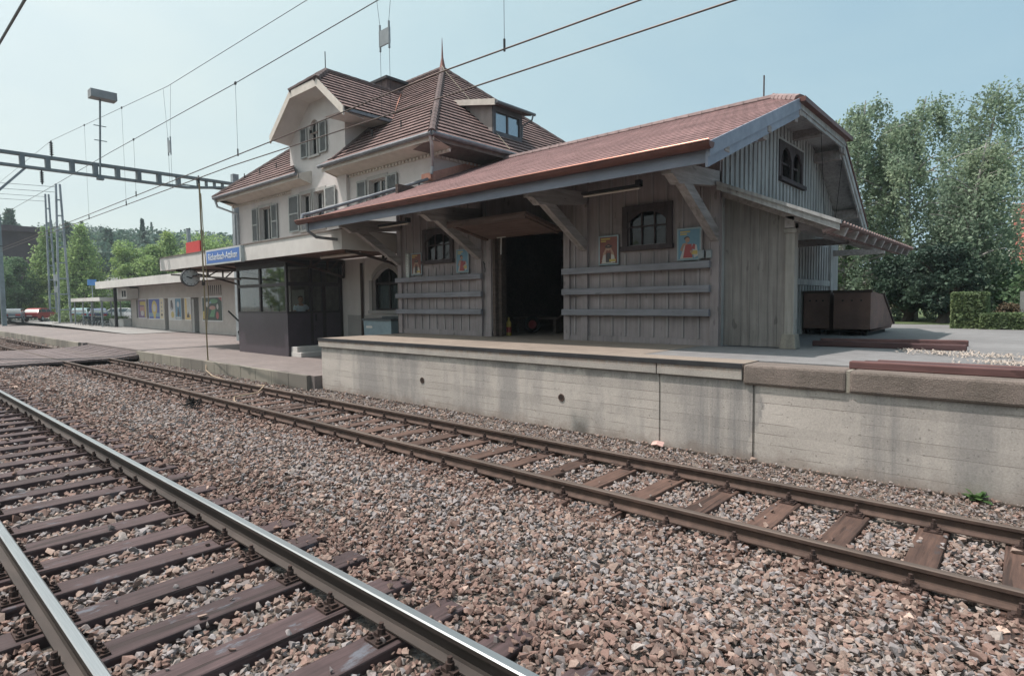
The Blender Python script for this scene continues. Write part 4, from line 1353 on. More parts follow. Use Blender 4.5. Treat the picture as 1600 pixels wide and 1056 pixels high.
tbeam('thick reddish timber lying along the dock edge, nearest the rails', (-1.83, 8.62, DK+.05), (3.2, 8.66, DK+.05), .15, .095, BEAMR)
tbeam('reddish timber lying behind the thickest one along the dock edge', (-1.72, 8.86, DK+.045), (3.0, 8.90, DK+.06), .12, .085, BEAMD)
tbeam('thin reddish timber rearmost of those along the dock edge', (-1.60, 9.05, DK+.045), (2.8, 9.22, DK+.045), .11, .085, BEAMR)
sv = MB(); rr = random.Random(5)
def shav(cx, cy, sx, sy, n):
    for k in range(n):
        x = rr.gauss(cx, sx); y = rr.gauss(cy, sy); a = rr.uniform(0, 3.14); L = rr.uniform(.02, .10)
        p = Vector((x, y, DK+.012+rr.uniform(0, .03))); q = p+Vector((math.cos(a)*L, math.sin(a)*L, rr.uniform(-.004, .025)))
        md = (p+q)/2+Vector((0,0,rr.uniform(.0,.03))); wv = Vector((-math.sin(a), math.cos(a), 0))*rr.uniform(.004,.011)
        sv.poly([p-wv, p+wv, md+wv, md-wv]); sv.poly([md-wv, md+wv, q+wv, q-wv])
shav(-1.15, 11.45, .28, .2, 190); shav(-.45, 11.3, .3, .22, 170); shav(-.2, 10.2, .3, .18, 260); shav(-1.62, 11.85, .08, .06, 30)
tag(sv.build('wood_shavings', flat('pale_shavings', (.40,.34,.295), .9), loc=(-.8,11,DK)), kind='stuff')

# ================================================================== STATION HOUSE
house = thing('station_house', 'tall pale roughcast station house with a steep tiled hip roof and half-hipped front gable', 'house', (-22.1, 18, PL))
HY = 12.95; HX0, HX1 = -29.35, -15.06; HB = 23.0; HE = 7.0
EX0, EX1, EY0, EY1, EZ = -30.2, -14.0, 12.1, 23.9, 7.16
RXA, RXB, RYH, RZH = -24.15, -20.05, 18.0, 12.25
wins = []      # (x0,x1,z0,z1)
fr_ops = [(-27.17, -26.11, 4.95, 6.42), (-23.12, -22.33, 5.05, 6.50), (-22.12, -21.33, 5.05, 6.50), (-18.5, -17.52, 5.35, 6.46), (-18.45, -16.75, 1.73, 3.25)]
hm = MB()
wall(hm, (HX0, HY, PL), (1,0,0), HX1-HX0, HE+.1-PL, [(a-HX0, b-HX0, c-PL, d-PL) for a, b, c, d in fr_ops], .26, (0,-1,0))
wall(hm, (HX1, HY, PL), (0,1,0), HB-HY, HE+.1-PL, [], .2, (1,0,0))
hm.poly([(HX0,HY,PL),(HX0,HB,PL),(HX0,HB,HE+.1),(HX0,HY,HE+.1)])
hm.poly([(HX0,HB,PL),(HX1,HB,PL),(HX1,HB,HE+.1),(HX0,HB,HE+.1)])
hm.build('wall', PLASTER, house)
bs = MB(); bs.box(-20.1, HX1-.3, HY-.035, HY-.002, PL, 1.55); bs.build('plinth', PLASTER_D, house)
# bay: gable wall rising above the eaves
BX0, BX1, BY = -23.95, -19.78, 12.80
bay = MB()
cxb = -21.25; kz = 10.05; khw = 1.12; bz = 8.62
def gable_z(x, top=10.95):   # underside of the gable roof at x
    return min(kz, 11.0 - .81*abs(x-cxb) - .18)
wx0, wx1, wz0, wz1 = -22.30, -21.62, 7.95, 9.36
wall(bay, (BX0, BY, 6.7), (1,0,0), BX1-BX0, 8.85-6.7, [(wx0-BX0, wx1-BX0, wz0-6.7, 8.85-6.7)], .22, (0,-1,0))
zl, zr = gable_z(BX0), gable_z(BX1)
bay.poly([(BX0,BY,8.85),(wx0,BY,8.85),(wx0,BY,gable_z(wx0)),(cxb-khw,BY,kz),(BX0,BY,max(8.86,zl))])
bay.poly([(wx1,BY,8.85),(BX1,BY,8.85),(BX1,BY,max(8.86,zr)),(cxb+khw,BY,kz),(wx1,BY,kz)])
bay.poly([(wx0,BY,wz1),(wx1,BY,wz1),(wx1,BY,kz),(wx0,BY,kz)])
# arched head of the bay window
N = 8
for k in range(N):
    a = wx0+(wx1-wx0)*k/N; b = wx0+(wx1-wx0)*(k+1)/N; c = (wx0+wx1)/2; h = (wx1-wx0)/2
    za = wz1-.02-.34*(1-math.sqrt(max(0,1-((a-c)/h)**2))); zb = wz1-.02-.34*(1-math.sqrt(max(0,1-((b-c)/h)**2)))
    bay.prism([(a,BY-.001,za),(b,BY-.001,zb),(b,BY-.001,wz1),(a,BY-.001,wz1)], (0,.22,0))
bay.poly([(BX1,BY,6.7),(BX1,17,6.7),(BX1,17,9.0),(BX1,BY,9.0)])
bay.poly([(BX0,BY,6.7),(BX0,17,6.7),(BX0,17,8.9),(BX0,BY,8.9)])
bay.build('gable_bay', PLASTER, house)
# main roof
rf = MB()
A, B_, C_, D_ = (EX0,EY0,EZ), (EX1,EY0,EZ), (EX1,EY1,EZ), (EX0,EY1,EZ)
RA, RB = (RXA,RYH,RZH), (RXB,RYH,RZH)
sl_f = (RZH-EZ)/(RYH-EY0)
# front slope split so the bay rises through it
zb_ = EZ+sl_f*(12.82-EY0)
def zfr(y): return EZ+sl_f*(y-EY0)
tl = (RXA-EX0)/(RYH-EY0)
yb1 = 15.9
rf.slope([A, (-22.25,EY0,EZ), (-23.93,12.95,zfr(12.95)), (-23.93,13.0,zfr(13.0)), (-24.30,13.0,zfr(13.0)), (-24.30,RYH,RZH), RA][:3]+[(-23.93,RYH-.1,zfr(RYH-.1)), RA], .30, .045)
rf.slope([(-20.45,EY0,EZ), B_, (-19.7,17.66,zfr(17.66)), (-19.7,12.85,zfr(12.85))], .30, .045)
rf.slope([(-23.92,14.2,zfr(14.2)), (-19.71,14.2,zfr(14.2)), (-19.71,17.66,zfr(17.66)), (RXB,RYH,RZH), (-23.92,RYH,RZH)], .30, .045)
rf.slope([B_, C_, RB], .30, .045)
rf.slope([D_, A, RA], .30, .045)
rf.slope([C_, D_, RA, RB], .30, .045)
rfo = rf.build('roof', TILE_H, house)
# bay roof: two slopes and a half hip
HZ = 10.28; RIDB = 11.08; yF = 11.95
bl_, br_ = (-23.97, yF, 8.89), (-18.53, yF, 8.89)
kl_, kr_ = (-22.25, yF, HZ), (-20.25, yF, HZ)
rp = (cxb, 12.95, RIDB); rp2 = (cxb, 16.75, RIDB)
br2 = MB()
yv = EY0+(8.89-EZ)/sl_f; 
br2.slope([br_, (br_[0], yv, 8.89), (cxb, 16.72, RIDB), rp, kr_], .30, .045)
br2.slope([bl_, kl_, rp, (cxb, 16.72, RIDB), (bl_[0], yv, 8.89)], .30, .045)
br2.slope([kl_, kr_, rp], .30, .045)
br2.build('bay_roof', TILE_H, rfo)
ht = MB()
for p, q in ((RA, RB), (B_, RB), (C_, RB), (A, RA), (D_, RA), (rp, rp2), (kr_, rp), (kl_, rp)):
    ridge_tiles(ht, p, q, .12, .40)
ht.build('ridge_tiles', RIDGE_H, rfo)
val = MB()
for sx, bx in ((1, br_[0]), (-1, bl_[0])):
    val.prism([(bx, yv-.02, 8.92), (bx-sx*.22, yv, 8.97), (cxb+.0-sx*.1, 16.66, RIDB+.03), (cxb+sx*.12, 16.55, RIDB+.02)], (0,0,.02))
val.build('valley_flashing', COPPER_B, rfo)
# white gable frame boards + soffit
gbm = MB()
def gboard(p, q, h):
    gbm.prism([(p[0],yF-.02,p[2]-h),(q[0],yF-.02,q[2]-h),(q[0],yF-.02,q[2]+.03),(p[0],yF-.02,p[2]+.03)], (0,.06,0))
gboard(bl_, kl_, .28); gboard(kl_, kr_, .26); gboard(kr_, br_, .28)
gbm.build('gable_board', CREAM, house)
sf = MB()
for p, q in ((bl_, kl_), (kl_, kr_), (kr_, br_)):
    sf.poly([(p[0],yF+.04,p[2]-.14),(q[0],yF+.04,q[2]-.14),(q[0],BY,q[2]-.24),(p[0],BY,p[2]-.24)])
sf.poly([(br_[0],yF,8.74),(BX1,yF,8.80),(BX1,yv+.2,8.80),(br_[0],yv+.2,8.74)]); sf.poly([(bl_[0],yF,8.62),(BX0,yF,8.62),(BX0,yv,8.62),(bl_[0],yv,8.62)])
sf.build('gable_soffit', WHITE_P, house)
bg2 = MB(); bg2.box(br_[0]-.03, br_[0]+.09, yF+.2, yv-.05, 8.76, 8.86); bg2.build('bay_gutter', ZINC, house)
# eaves: gutter, sloping soffit, dentils
def eaves(x0, x1, endcap):
    e = MB()
    e.poly([(x0,EY0+.12,EZ-.12),(x1,EY0+.12,EZ-.12),(x1,HY,HE-.16),(x0,HY,HE-.16)])
    e.box(x0, x1, EY0+.08, EY0+.13, EZ-.2, EZ+.03)
    if endcap:
        xe = x1 if endcap > 0 else x0
        e.poly([(xe,EY0+.1,EZ-.16),(xe,HY,HE-.2),(xe,HY,HE+.42),(xe,EY0+.1,EZ+.02)])
    e.build('eaves_soffit', CREAM, house)
    g = MB()
    g.tube([(x0-.05,EY0-.02,EZ-.02),(x1+.05,EY0-.02,EZ-.02)], .075, 8); g.build('eaves_gutter', ZINC, house)
    d = MB(); x = x0+.2
    while x < x1-.1:
        d.box(x, x+.09, HY-.09, HY-.03, HE-.245, HE-.17); x += .19
    d.box(x0+.1, x1-.05, HY-.04, HY-.003, HE-.26, HE-.16)
    d.build('dentils', CREAM, house)
eaves(EX0+.1, -22.25, 1)
eaves(-20.45, EX1-.05, -1)
e = MB()
e.poly([(EX1-.12,EY0+.1,EZ-.12),(EX1-.12,EY1,EZ-.12),(HX1,EY1,HE-.16),(HX1,EY0+.1,HE-.16)]); e.box(EX1-.13,EX1-.08,EY0+.08,EY1,EZ-.2,EZ+.03)
y = HY+.2
e2 = MB(); e2.poly([(EX0+.12,EY0+.1,EZ-.12),(EX0+.12,EY1,EZ-.12),(HX0,EY1,HE-.16),(HX0,EY0+.1,HE-.16)]); e2.build('eaves_soffit', CREAM, house)
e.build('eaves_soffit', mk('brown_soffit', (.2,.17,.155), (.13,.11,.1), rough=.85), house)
d = MB()
while y < 20:
    d.box(HX1+.03, HX1+.09, y, y+.09, HE-.245, HE-.17); y += .19
d.box(HX1+.003, HX1+.04, HY+.1, 20, HE-.26, HE-.16)
d.build('dentils', CREAM, house)
g = MB(); g.tube([(EX1+.02,EY0-.02,EZ-.02),(EX1+.02,EY1,EZ-.02)], .075, 8); g.build('eaves_gutter', ZINC, house)
dpp = MB(); dpp.tube([(EX1-.12,EY0+.02,EZ-.05),(EX1-.2,EY0+.15,EZ-.28),(-14.85,HY-.12,EZ-.75),(-14.9,HY-.13,6.15)], .055, 8)
dpp.build('downpipe', ZINC_L, house)
dpp = MB(); dpp.tube([(EX0+.15,EY0,EZ-.05),(EX0+.2,EY0+.1,EZ-.42),(HX0+.05,HY-.12,EZ-.78),(HX0+.06,HY-.12,4.2)], .055, 8)
dpp.build('downpipe', ZINC_L, house)
dpp = MB(); dpp.tube([(-19.05,HY-.08,PL),(-19.05,HY-.08,3.5)], .05, 8); dpp.build('downpipe', BROWN_ST, house)
# bay cheeks drip tiles at the foot of the bay side
ct = MB(); ridge_tiles(ct, (BX1+.06, EY0+.15, zfr(EY0+.15)+.05), (BX1+.06, 14.7, zfr(14.7)+.05), .07, .35); ct.build('bay_verge_tiles', RIDGE_H, rfo)
# snow hooks
sh = MB()
for x in (-18.5, -16.8, -15.2, -29, -27.4, -25.8):
    y0 = EY0+1.0; sh.box(x-.02, x+.02, y0, y0+.03, zfr(y0), zfr(y0)+.3)
sh.build('snow_hooks', BLACK, rfo)
fin = MB()
fin.tube([(RXB,RYH,RZH-.05),(RXB,RYH,RZH+.18),(RXB,RYH,RZH+.5),(RXB,RYH,RZH+1.35)], [.16,.11,.045,.008], 8)
fin.build('finial', mk('finial_copper', (.25,.12,.1), (.16,.08,.07), rough=.5, metal=.4), rfo)
lr2 = MB().tube([(cxb,12.95,RIDB),(cxb,12.95,RIDB+.75)], .02, 6); lr2.build('lightning_rod', BLACK, rfo)
cw_ = MB(); cw_.tube([(RXB+.12,RYH-.15,RZH+.1),(RXB+.5,RYH-.35,RZH-.25),(-17.0,16.8,EZ+sl_f*3.0+.09),(-14.1,15.75,EZ+.17)], .008, 5); cw_.build('lightning_cable', flat('yellowish_cable', (.36,.33,.24), .7), rfo)
# chimney
ch = MB(); ch.box(-23.6, -22.1, 16.5, 17.5, 11.0, 11.95); ch.build('chimney', RIDGE_H, rfo)
chc = MB(); chc.box(-23.85, -21.95, 16.38, 17.62, 11.95, 12.06); chc.build('chimney_cap', DARKMETAL, rfo)
# dormer on the right hip
dx = -15.12
hz = lambda x: EZ+sl_f*(EX1-x)
y0d, y1d = 15.95, 17.55
DRM = mk('dormer_boards', (.33,.29,.275), (.25,.22,.21), rough=.85)
dmo = MB().box(-17.0, dx-.13, y0d+.061, y1d-.061, hz(dx)-.1, 9.0).build('dormer', DRM, house)
MB().prism([(dx,y0d,hz(dx)), (dx,y0d,9.12), (-17.2,y0d,9.55), (-17.0,y0d,hz(-17.0))], (0,.06,0)).build('dormer_cheek', DRM, dmo)
MB().prism([(dx,y1d,hz(dx)), (dx,y1d,9.12), (-17.2,y1d,9.55), (-17.0,y1d,hz(-17.0))], (0,-.06,0)).build('dormer_cheek', DRM, dmo)
dr = MB()
dr.prism([(dx+.34,y0d-.22,9.06),(dx+.34,y1d+.22,9.06),(-17.5,y1d+.22,9.62),(-17.5,y0d-.22,9.62)], (0,0,.13)); dr.build('dormer_roof', RIDGE_H, dmo)
drb = MB()
drb.prism([(dx+.36,y0d-.25,9.0),(-17.3,y0d-.25,9.52),(-17.3,y0d-.25,9.72),(dx+.36,y0d-.25,9.22)], (0,.04,0)); drb.build('dormer_board', CREAM, dmo)
drg = MB(); drg.tube([(dx+.40,y0d-.2,9.12),(dx+.40,y1d+.35,9.12)], .06, 8); drg.tube([(dx+.4,y1d+.25,9.1),(dx+.38,y1d+.2,8.9),(dx+.05,y1d+.02,8.7),(dx+.03,y1d+.02,8.3)], .035, 8); drg.build('dormer_gutter', ZINC, dmo)
dw = MB(); b = .1
dw.box(dx-.02, dx+.05, y0d, y0d+.14, hz(dx)-.05, 9.1); dw.box(dx-.02, dx+.05, y1d-.14, y1d, hz(dx)-.05, 9.1)
dw.box(dx-.02, dx+.05, y0d+.14, y1d-.14, 8.93, 9.1); dw.box(dx-.02, dx+.07, y0d+.14, y1d-.14, hz(dx)-.05, hz(dx)+.1)
dw.box(dx-.02, dx+.03, (y0d+y1d)/2-.04, (y0d+y1d)/2+.04, hz(dx)+.1, 8.93)
dwo = dw.build('dormer_window', mk('dormer_frame', (.12,.12,.135), (.08,.08,.09), rough=.7), house)
MB().poly([(dx,y0d+.14,hz(dx)+.1),(dx,y1d-.14,hz(dx)+.1),(dx,y1d-.14,8.93),(dx,y0d+.14,8.93)]).build('pane', glass_mat('pale_pane', (.5,.55,.6), .35), dwo)
dc = MB()
for (a, b) in ((y0d+.16, y0d+.70), (y0d+.9, y1d-.2)): dc.poly([(dx-.08,a,hz(dx)+.1),(dx-.08,b,hz(dx)+.1),(dx-.08,b,8.93),(dx-.08,a,8.93)])
dc.poly([(dx-.12,y0d,hz(dx)),(dx-.12,y1d,hz(dx)),(dx-.12,y1d,9.1),(dx-.12,y0d,9.1)])
dc.build('curtain', CURTAIN, dwo)

WIN_F = mk('window_white', (.52,.53,.53), (.44,.45,.45), rough=.6, bump=0)
def house_window(x0, x1, z0, z1, y, depth, left_sh, right_sh, shw=None, lab=None, arch=False, ajar=False):
    f = MB(); yy = y+depth
    s = MB()
    fw_ = .055
    f.box(x0, x0+fw_, yy-.06, yy, z0, z1); f.box(x1-fw_, x1, yy-.06, yy, z0, z1)
    f.box(x0+fw_, x1-fw_, yy-.06, yy, z1-fw_, z1); f.box(x0+fw_, x1-fw_, yy-.06, yy, z0, z0+fw_)
    xm = (x0+x1)/2
    f.box(xm-.045, xm+.045, yy-.065, yy, z0+fw_, z1-fw_)
    f.box(x0-.1, x1+.1, y-.09, y-.002, z0-.09, z0-.003)
    # stone surround
    f.box(x0-.13, x0, y-.03, y-.003, z0, z1 if not arch else z1-.3); f.box(x1, x1+.13, y-.03, y-.003, z0, z1 if not arch else z1-.3)
    if not arch: f.box(x0-.13, x1+.13, y-.03, y-.003, z1+.001, z1+.14)
    wo_ = f.build('window', STONE_T, house)
    p = MB().poly([(x0, yy-.03, z0), (x1, yy-.03, z0), (x1, yy-.03, z1), (x0, yy-.03, z1)]); p.build('pane', GLASS, wo_)
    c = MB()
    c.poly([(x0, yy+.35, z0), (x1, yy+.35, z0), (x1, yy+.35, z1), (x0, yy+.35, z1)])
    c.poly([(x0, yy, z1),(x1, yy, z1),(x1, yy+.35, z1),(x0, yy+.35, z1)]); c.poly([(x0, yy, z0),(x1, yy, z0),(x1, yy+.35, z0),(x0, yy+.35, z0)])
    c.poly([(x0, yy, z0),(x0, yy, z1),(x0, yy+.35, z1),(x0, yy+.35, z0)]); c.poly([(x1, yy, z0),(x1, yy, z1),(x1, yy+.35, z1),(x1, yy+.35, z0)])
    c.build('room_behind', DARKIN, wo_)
    cu = MB(); n = 14
    xs = [x0+(x1-x0)*k/n for k in range(n+1)]
    for k in range(n):
        if .28 < (k+.5)/n < .72 and not ajar: continue
        cu.poly([(xs[k], yy+.06+.03*(k % 2), z0), (xs[k+1], yy+.06+.03*((k+1) % 2), z0), (xs[k+1], yy+.06+.03*((k+1) % 2), z1), (xs[k], yy+.06+.03*(k % 2), z1)])
    if not arch: cu.build('curtain', CURTAIN, wo_)
    w2 = shw or (x1-x0)/2+.02
    for side, on in ((-1, left_sh), (1, right_sh)):
        if not on: continue
        a = x0-.14-w2 if side < 0 else x1+.14
        sb = MB(); zz0, zz1 = z0-.02, z1+.05 if not arch else z1-.22
        yb0, yb1 = y-.085, y-.045
        sb.box(a, a+.06, yb0, yb1, zz0, zz1, 1); sb.box(a+w2-.06, a+w2, yb0, yb1, zz0, zz1, 1)
        for zc in (zz0, (zz0+zz1)/2-.03, zz1-.06): sb.box(a+.06, a+w2-.06, yb0, yb1, zc, zc+.06, 1)
        k = zz0+.08
        while k < zz1-.08:
            sb.prism([(a+.06, yb0+.004, k), (a+w2-.06, yb0+.004, k), (a+w2-.06, yb1-.004, k+.035), (a+.06, yb1-.004, k+.035)], (0,.004,.008), 0); k += .045
        sb.box(a+.06, a+w2-.06, yb1-.008, yb1-.004, zz0+.06, zz1-.06, 0)
        sb.build('shutter', [SHUT, SHUT_F], house)
    return wo_
house_window(-27.17, -26.11, 4.95, 6.42, HY, .2, 1, 1)
house_window(-23.12, -22.33, 5.05, 6.50, HY-.15, .2, 1, 0, .82)
house_window(-22.12, -21.33, 5.05, 6.50, HY-.15, .2, 0, 1, .74)
house_window(-18.5, -17.52, 5.35, 6.46, HY, .2, 1, 1, .58)
house_window(wx0, wx1, wz0, wz1, BY, .16, 1, 1, .50, arch=True)
# lower wall of the bay, flush below
bw2 = MB()
wall(bw2, (BX0, HY-.15, 4.3), (1,0,0), BX1-BX0, 2.4, [(-23.12-BX0, -22.33-BX0, .75, 2.2), (-22.12-BX0, -21.33-BX0, .75, 2.2)], .26, (0,-1,0))
bw2.poly([(BX1, HY-.15, 4.3),(BX1, HY, 4.3),(BX1, HY, 6.7),(BX1, HY-.15, 6.7)])
bw2.poly([(BX0, HY-.15, 4.3),(BX0, HY, 4.3),(BX0, HY, 6.7),(BX0, HY-.15, 6.7)])
bw2.build('gable_bay_wall', PLASTER, house)
# ground floor arched window
gx0, gx1, gz0_, gz1_ = -18.45, -16.75, 1.73, 3.25
f = MB()
N = 12; cx = (gx0+gx1)/2; hw = (gx1-gx0)/2
for k in range(N):
    a = gx0+(gx1-gx0)*k/N; b = gx0+(gx1-gx0)*(k+1)/N
    za = gz1_-.42*((a-cx)/hw)**2; zb = gz1_-.42*((b-cx)/hw)**2
    f.prism([(a,HY-.02,za),(b,HY-.02,zb),(b,HY-.02,gz1_+.02),(a,HY-.02,gz1_+.02)], (0,.2,0), 0)
    f.prism([(a,HY-.05,za),(b,HY-.05,zb),(b,HY-.05,zb+.2),(a,HY-.05,za+.2)], (0,.028,0), 1)
f.box(gx0-.18, gx0, HY-.05, HY-.003, gz0_, gz1_-.42, 1)
f.box(gx0-.2, gx1+.2, HY-.1, HY-.003, gz0_-.12, gz0_-.004, 1)
for xx in (gx0+.04, cx, gx1-.04): f.box(xx-.04, xx+.04, HY+.12, HY+.17, gz0_, gz1_-.1, 2)
f.box(gx0, gx1, HY+.115, HY+.175, 2.66, 2.76, 2); f.box(gx0, gx1, HY+.115, HY+.175, gz0_, gz0_+.08, 2)
gwo = f.build('arched_window', [PLASTER, PLASTER_D, flat('black_frame', (.025,.02,.022), .5)], house)
MB().poly([(gx0,HY+.15,gz0_),(gx1,HY+.15,gz0_),(gx1,HY+.15,gz1_),(gx0,HY+.15,gz1_)]).build('pane', GLASS, gwo)
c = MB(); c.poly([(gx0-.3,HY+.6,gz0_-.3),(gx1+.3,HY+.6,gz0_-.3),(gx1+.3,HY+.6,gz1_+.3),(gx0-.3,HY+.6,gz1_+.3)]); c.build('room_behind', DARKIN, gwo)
c = MB(); n = 26
for k in range(n):
    a = gx0+(gx1-gx0)*k/n; b = gx0+(gx1-gx0)*(k+1)/n
    c.poly([(a,HY+.24+.03*(k%2),gz0_),(b,HY+.24+.03*((k+1)%2),gz0_),(b,HY+.24+.03*((k+1)%2),2.64),(a,HY+.24+.03*(k%2),2.64)])
c.build('curtain', CURTAIN, gwo)

# ================================================================== PLATFORM CANOPY
can = thing('platform_canopy', 'flat platform canopy with a deep white fascia along the station house', 'canopy', (-23, 11, PL))
CY, CX0, CX1, CZ0, CZ1 = 9.8, -30.75, -15.46, 3.60, 4.17
m = MB()
m.box(CX0, CX1, CY, CY+.08, CZ0, CZ1); m.box(CX1-.08, CX1, CY+.08, HY-.15, CZ0+.0, CZ1); m.box(CX0, CX0+.08, CY+.08, HY, CZ0, CZ1)
m.build('fascia', WHITE_P, can)
m = MB(); m.box(CX0+.08, CX1-.08, CY+.08, HY-.16, CZ0+.1, CZ0+.2); m.build('soffit', mk('brown_ceiling', (.17,.095,.07), (.12,.07,.055), rough=.8), can)
m = MB(); m.box(CX0-.02, CX1+.02, CY-.03, HY-.16, CZ1-.0, CZ1+.035); m.build('roof_sheet', mk('roof_edge_brown', (.22,.18,.16), (.15,.125,.115), rough=.7), can)
def truss(x):
    m = MB(); N = 8
    top = [(CY+.3+(HY-CY-.4)*k/N, CZ0+.05) for k in range(N+1)]
    bot = [(CY+.3+(HY-CY-.4)*k/N, CZ0-.02-.58*(k/N)**1.35) for k in range(N+1)]
    for k in range(N):
        m.beam((x, bot[k][0], bot[k][1]), (x, bot[k+1][0], bot[k+1][1]), .09, .075)
    m.beam((x, top[0][0], top[0][1]), (x, top[-1][0], top[-1][1]), .07, .07)
    for k in (4, 6, 8):
        m.beam((x, bot[k][0], bot[k][1]), (x, top[k][0], top[k][1]), .06, .06)
        if k < 8: m.beam((x, bot[k][0], bot[k][1]), (x, top[k+1][0]+.15, top[k+1][1]), .05, .05)
    m.build('truss', BROWN_ST, can)
for x in (-15.75, -20.2, -25.3, -29.6): truss(x)
m = MB(); m.tube([(-19.0, 11.2, CZ0+.02), (-16.6, 11.2, CZ0+.02)], .05, 8); m.build('strip_light', CREAM, can)
m = MB(); m.tube([(-25.8, 12.2, CZ1+.26), (-23.6, 12.2, CZ1+.26)], .09, 8)
for x in (-25.6, -24.7, -23.8): m.box(x-.03, x+.03, 12.15, 12.25, CZ1+.02, CZ1+.2)
m.build('roof_pipe', ZINC, can)

sg = thing('station_sign', 'blue station name sign with white letters on the canopy fascia', 'sign', (-23.4, CY-.06, 3.87))
m = MB(); sx0, sx1, sz0, sz1 = -25.05, -21.9, 3.57, 4.16
m.box(sx0, sx1, CY-.14, CY-.003, sz0, sz1); m.build('sign_box', mk('pale_sign_frame', (.5,.53,.53), (.44,.47,.47), rough=.5), sg)
m = MB(); m.box(sx0+.07, sx1-.10, CY-.146, CY-.141, sz0+.06, sz1-.06); m.build('sign_face', flat('sign_blue', (.05,.14,.42), .4), sg)
tc = bpy.data.curves.new('lettering', 'FONT'); tc.body = 'Rickenbach-Attikon'; tc.size = .36; tc.align_x = 'CENTER'; tc.align_y = 'CENTER'; tc.extrude = .004
to = bpy.data.objects.new('lettering', tc); col.objects.link(to)
dg = bpy.context.evaluated_depsgraph_get(); bpy.context.view_layer.update()
ev = to.evaluated_get(dg); tm = bpy.data.meshes.new_from_object(ev)
bpy.data.objects.remove(to)
xs = [v.co.x for v in tm.vertices]; wd = max(xs)-min(xs); k = 2.62/wd
for v in tm.vertices:
    x, y, z = v.co
    v.co = ((x)*k, -z-.092, y*k*1.12)
tm.materials.append(flat('letter_white', (.7,.72,.72), .5))
lo = bpy.data.objects.new('lettering', tm); col.objects.link(lo); lo.parent = sg; lo.location = (-.085, 0, -.01)

ck = thing('platform_clock', 'round grey station clock hanging under the canopy edge', 'clock', (-27.74, 10.0, 3.2))
CKX, CKY, CKZ = -27.74, 10.0, 3.18
m = MB(); m.disc((CKX, CKY, CKZ), (1,0,0), .37, .2, 28); m.tube([(CKX,CKY,3.5),(CKX,CKY,3.72)], .05, 8); m.build('case', DARKMETAL, ck)
m = MB(); m.disc((CKX+.103, CKY, CKZ), (1,0,0), .335, .012, 28); m.build('dial', mk('dial', (.55,.56,.56), (.5,.51,.51), rough=.4), ck)
m = MB(); m.beam((CKX+.115, CKY-.04, CKZ-.03), (CKX+.115, CKY+.25, CKZ+.13), .03, .012, 0, (1,0,0)); m.build('minute_hand', BLACK, ck)
m = MB(); m.beam((CKX+.120, CKY+.04, CKZ-.02), (CKX+.120, CKY-.18, CKZ+.05), .04, .012, 0, (1,0,0)); m.build('hour_hand', BLACK, ck)
m = MB()
for k in range(12):
    a = 2*math.pi*k/12; m.beam((CKX+.112, CKY+.26*math.cos(a), CKZ+.26*math.sin(a)), (CKX+.112, CKY+.31*math.cos(a), CKZ+.31*math.sin(a)), .02, .008, 0, (1,0,0))
m.build('hour_marks', BLACK, ck)
m = MB().beam((-30.2, 10.1, 3.42), (-23.0, 10.1, 2.97), .07, .07)
tag(m.build('tie_bar', BROWN_ST, loc=(-26.6,10.1,3.2)), 'long thin dark bar sloping behind the clock under the canopy', 'bar')
m = MB(); m.box(-28.5, -26.95, 10.16, 10.22, CZ1+.036, 4.76)
tag(m.build('red_board', flat('red_board', (.52,.035,.03), .5), loc=(-27.7,10.2,4.2)), 'plain red board standing on the canopy roof', 'board')

# ================================================================== GLAZED BOOTH
bo_ = thing('glazed_booth', 'dark maroon glazed office booth under the canopy', 'booth', (-22.5, 11.8, PL))
GX0, GX1, GY0, GY1, GT = -24.55, -20.46, 10.64, HY-.02, 3.5
m = MB()
m.box(GX0, GX1, GY0, GY0+.06, PL, 1.68); m.box(GX1-.06, GX1, GY0+.06, 11.62, PL, 1.68); m.box(GX1-.06, GX1, 11.64, GY1, .5, 1.68)
m.box(GX0, GX0+.06, GY0+.06, GY1, PL, 1.68); m.box(GX1-.058, GX1-.002, 11.62, GY1, PL, .5)
m.build('lower_panel', MAROON, bo_)
m = MB()
for (a, b) in ((GX0, GX0+.1), (-22.62, -22.5), (GX1-.12, GX1+.004)):
    m.box(a, b, GY0-.012, GY0+.07, 1.68, GT)
m.box(GX0-.003, GX1+.004, GY0-.014, GY0+.075, 2.66, 2.78); m.box(GX0-.003, GX1+.004, GY0-.014, GY0+.075, GT-.14, GT)
m.box(GX0-.003, GX1+.004, GY0-.014, GY0+.075, 1.66, 1.72)
for (a, b) in ((11.55, 11.66), (12.05, 12.2), (GY1-.12, GY1)):
    m.box(GX1-.07, GX1+.01, a, b, .5, GT)
m.box(GX1-.07, GX1+.008, GY0+.08, GY1-.01, 2.66, 2.80); m.box(GX1-.07, GX1+.008, GY0+.08, GY1-.01, GT-.14, GT); m.box(GX1-.07, GX1+.008, GY0+.08, GY1-.01, 1.655, 1.725)
m.build('frame', MAROON_F, bo_)
m = MB(); m.box(GX0-.05, GX1+.05, GY0-.05, GY1, GT+.002, CZ0+.09); m.build('top', MAROON_F, bo_)
m = MB()
m.poly([(GX0,GY0+.03,1.7),(GX1,GY0+.03,1.7),(GX1,GY0+.03,GT),(GX0,GY0+.03,GT)]); m.build('front_pane', GLASS_F, bo_)
m = MB(); m.poly([(GX1-.03,GY0+.05,1.7),(GX1-.03,GY1,1.7),(GX1-.03,GY1,GT),(GX1-.03,GY0+.05,GT)]); m.build('side_pane', GLASS_B, bo_)
m = MB(); m.poly([(GX0+.03,GY0+.05,1.7),(GX0+.03,GY1,1.7),(GX0+.03,GY1,GT),(GX0+.03,GY0+.05,GT)]); m.build('side_pane', GLASS_F, bo_)
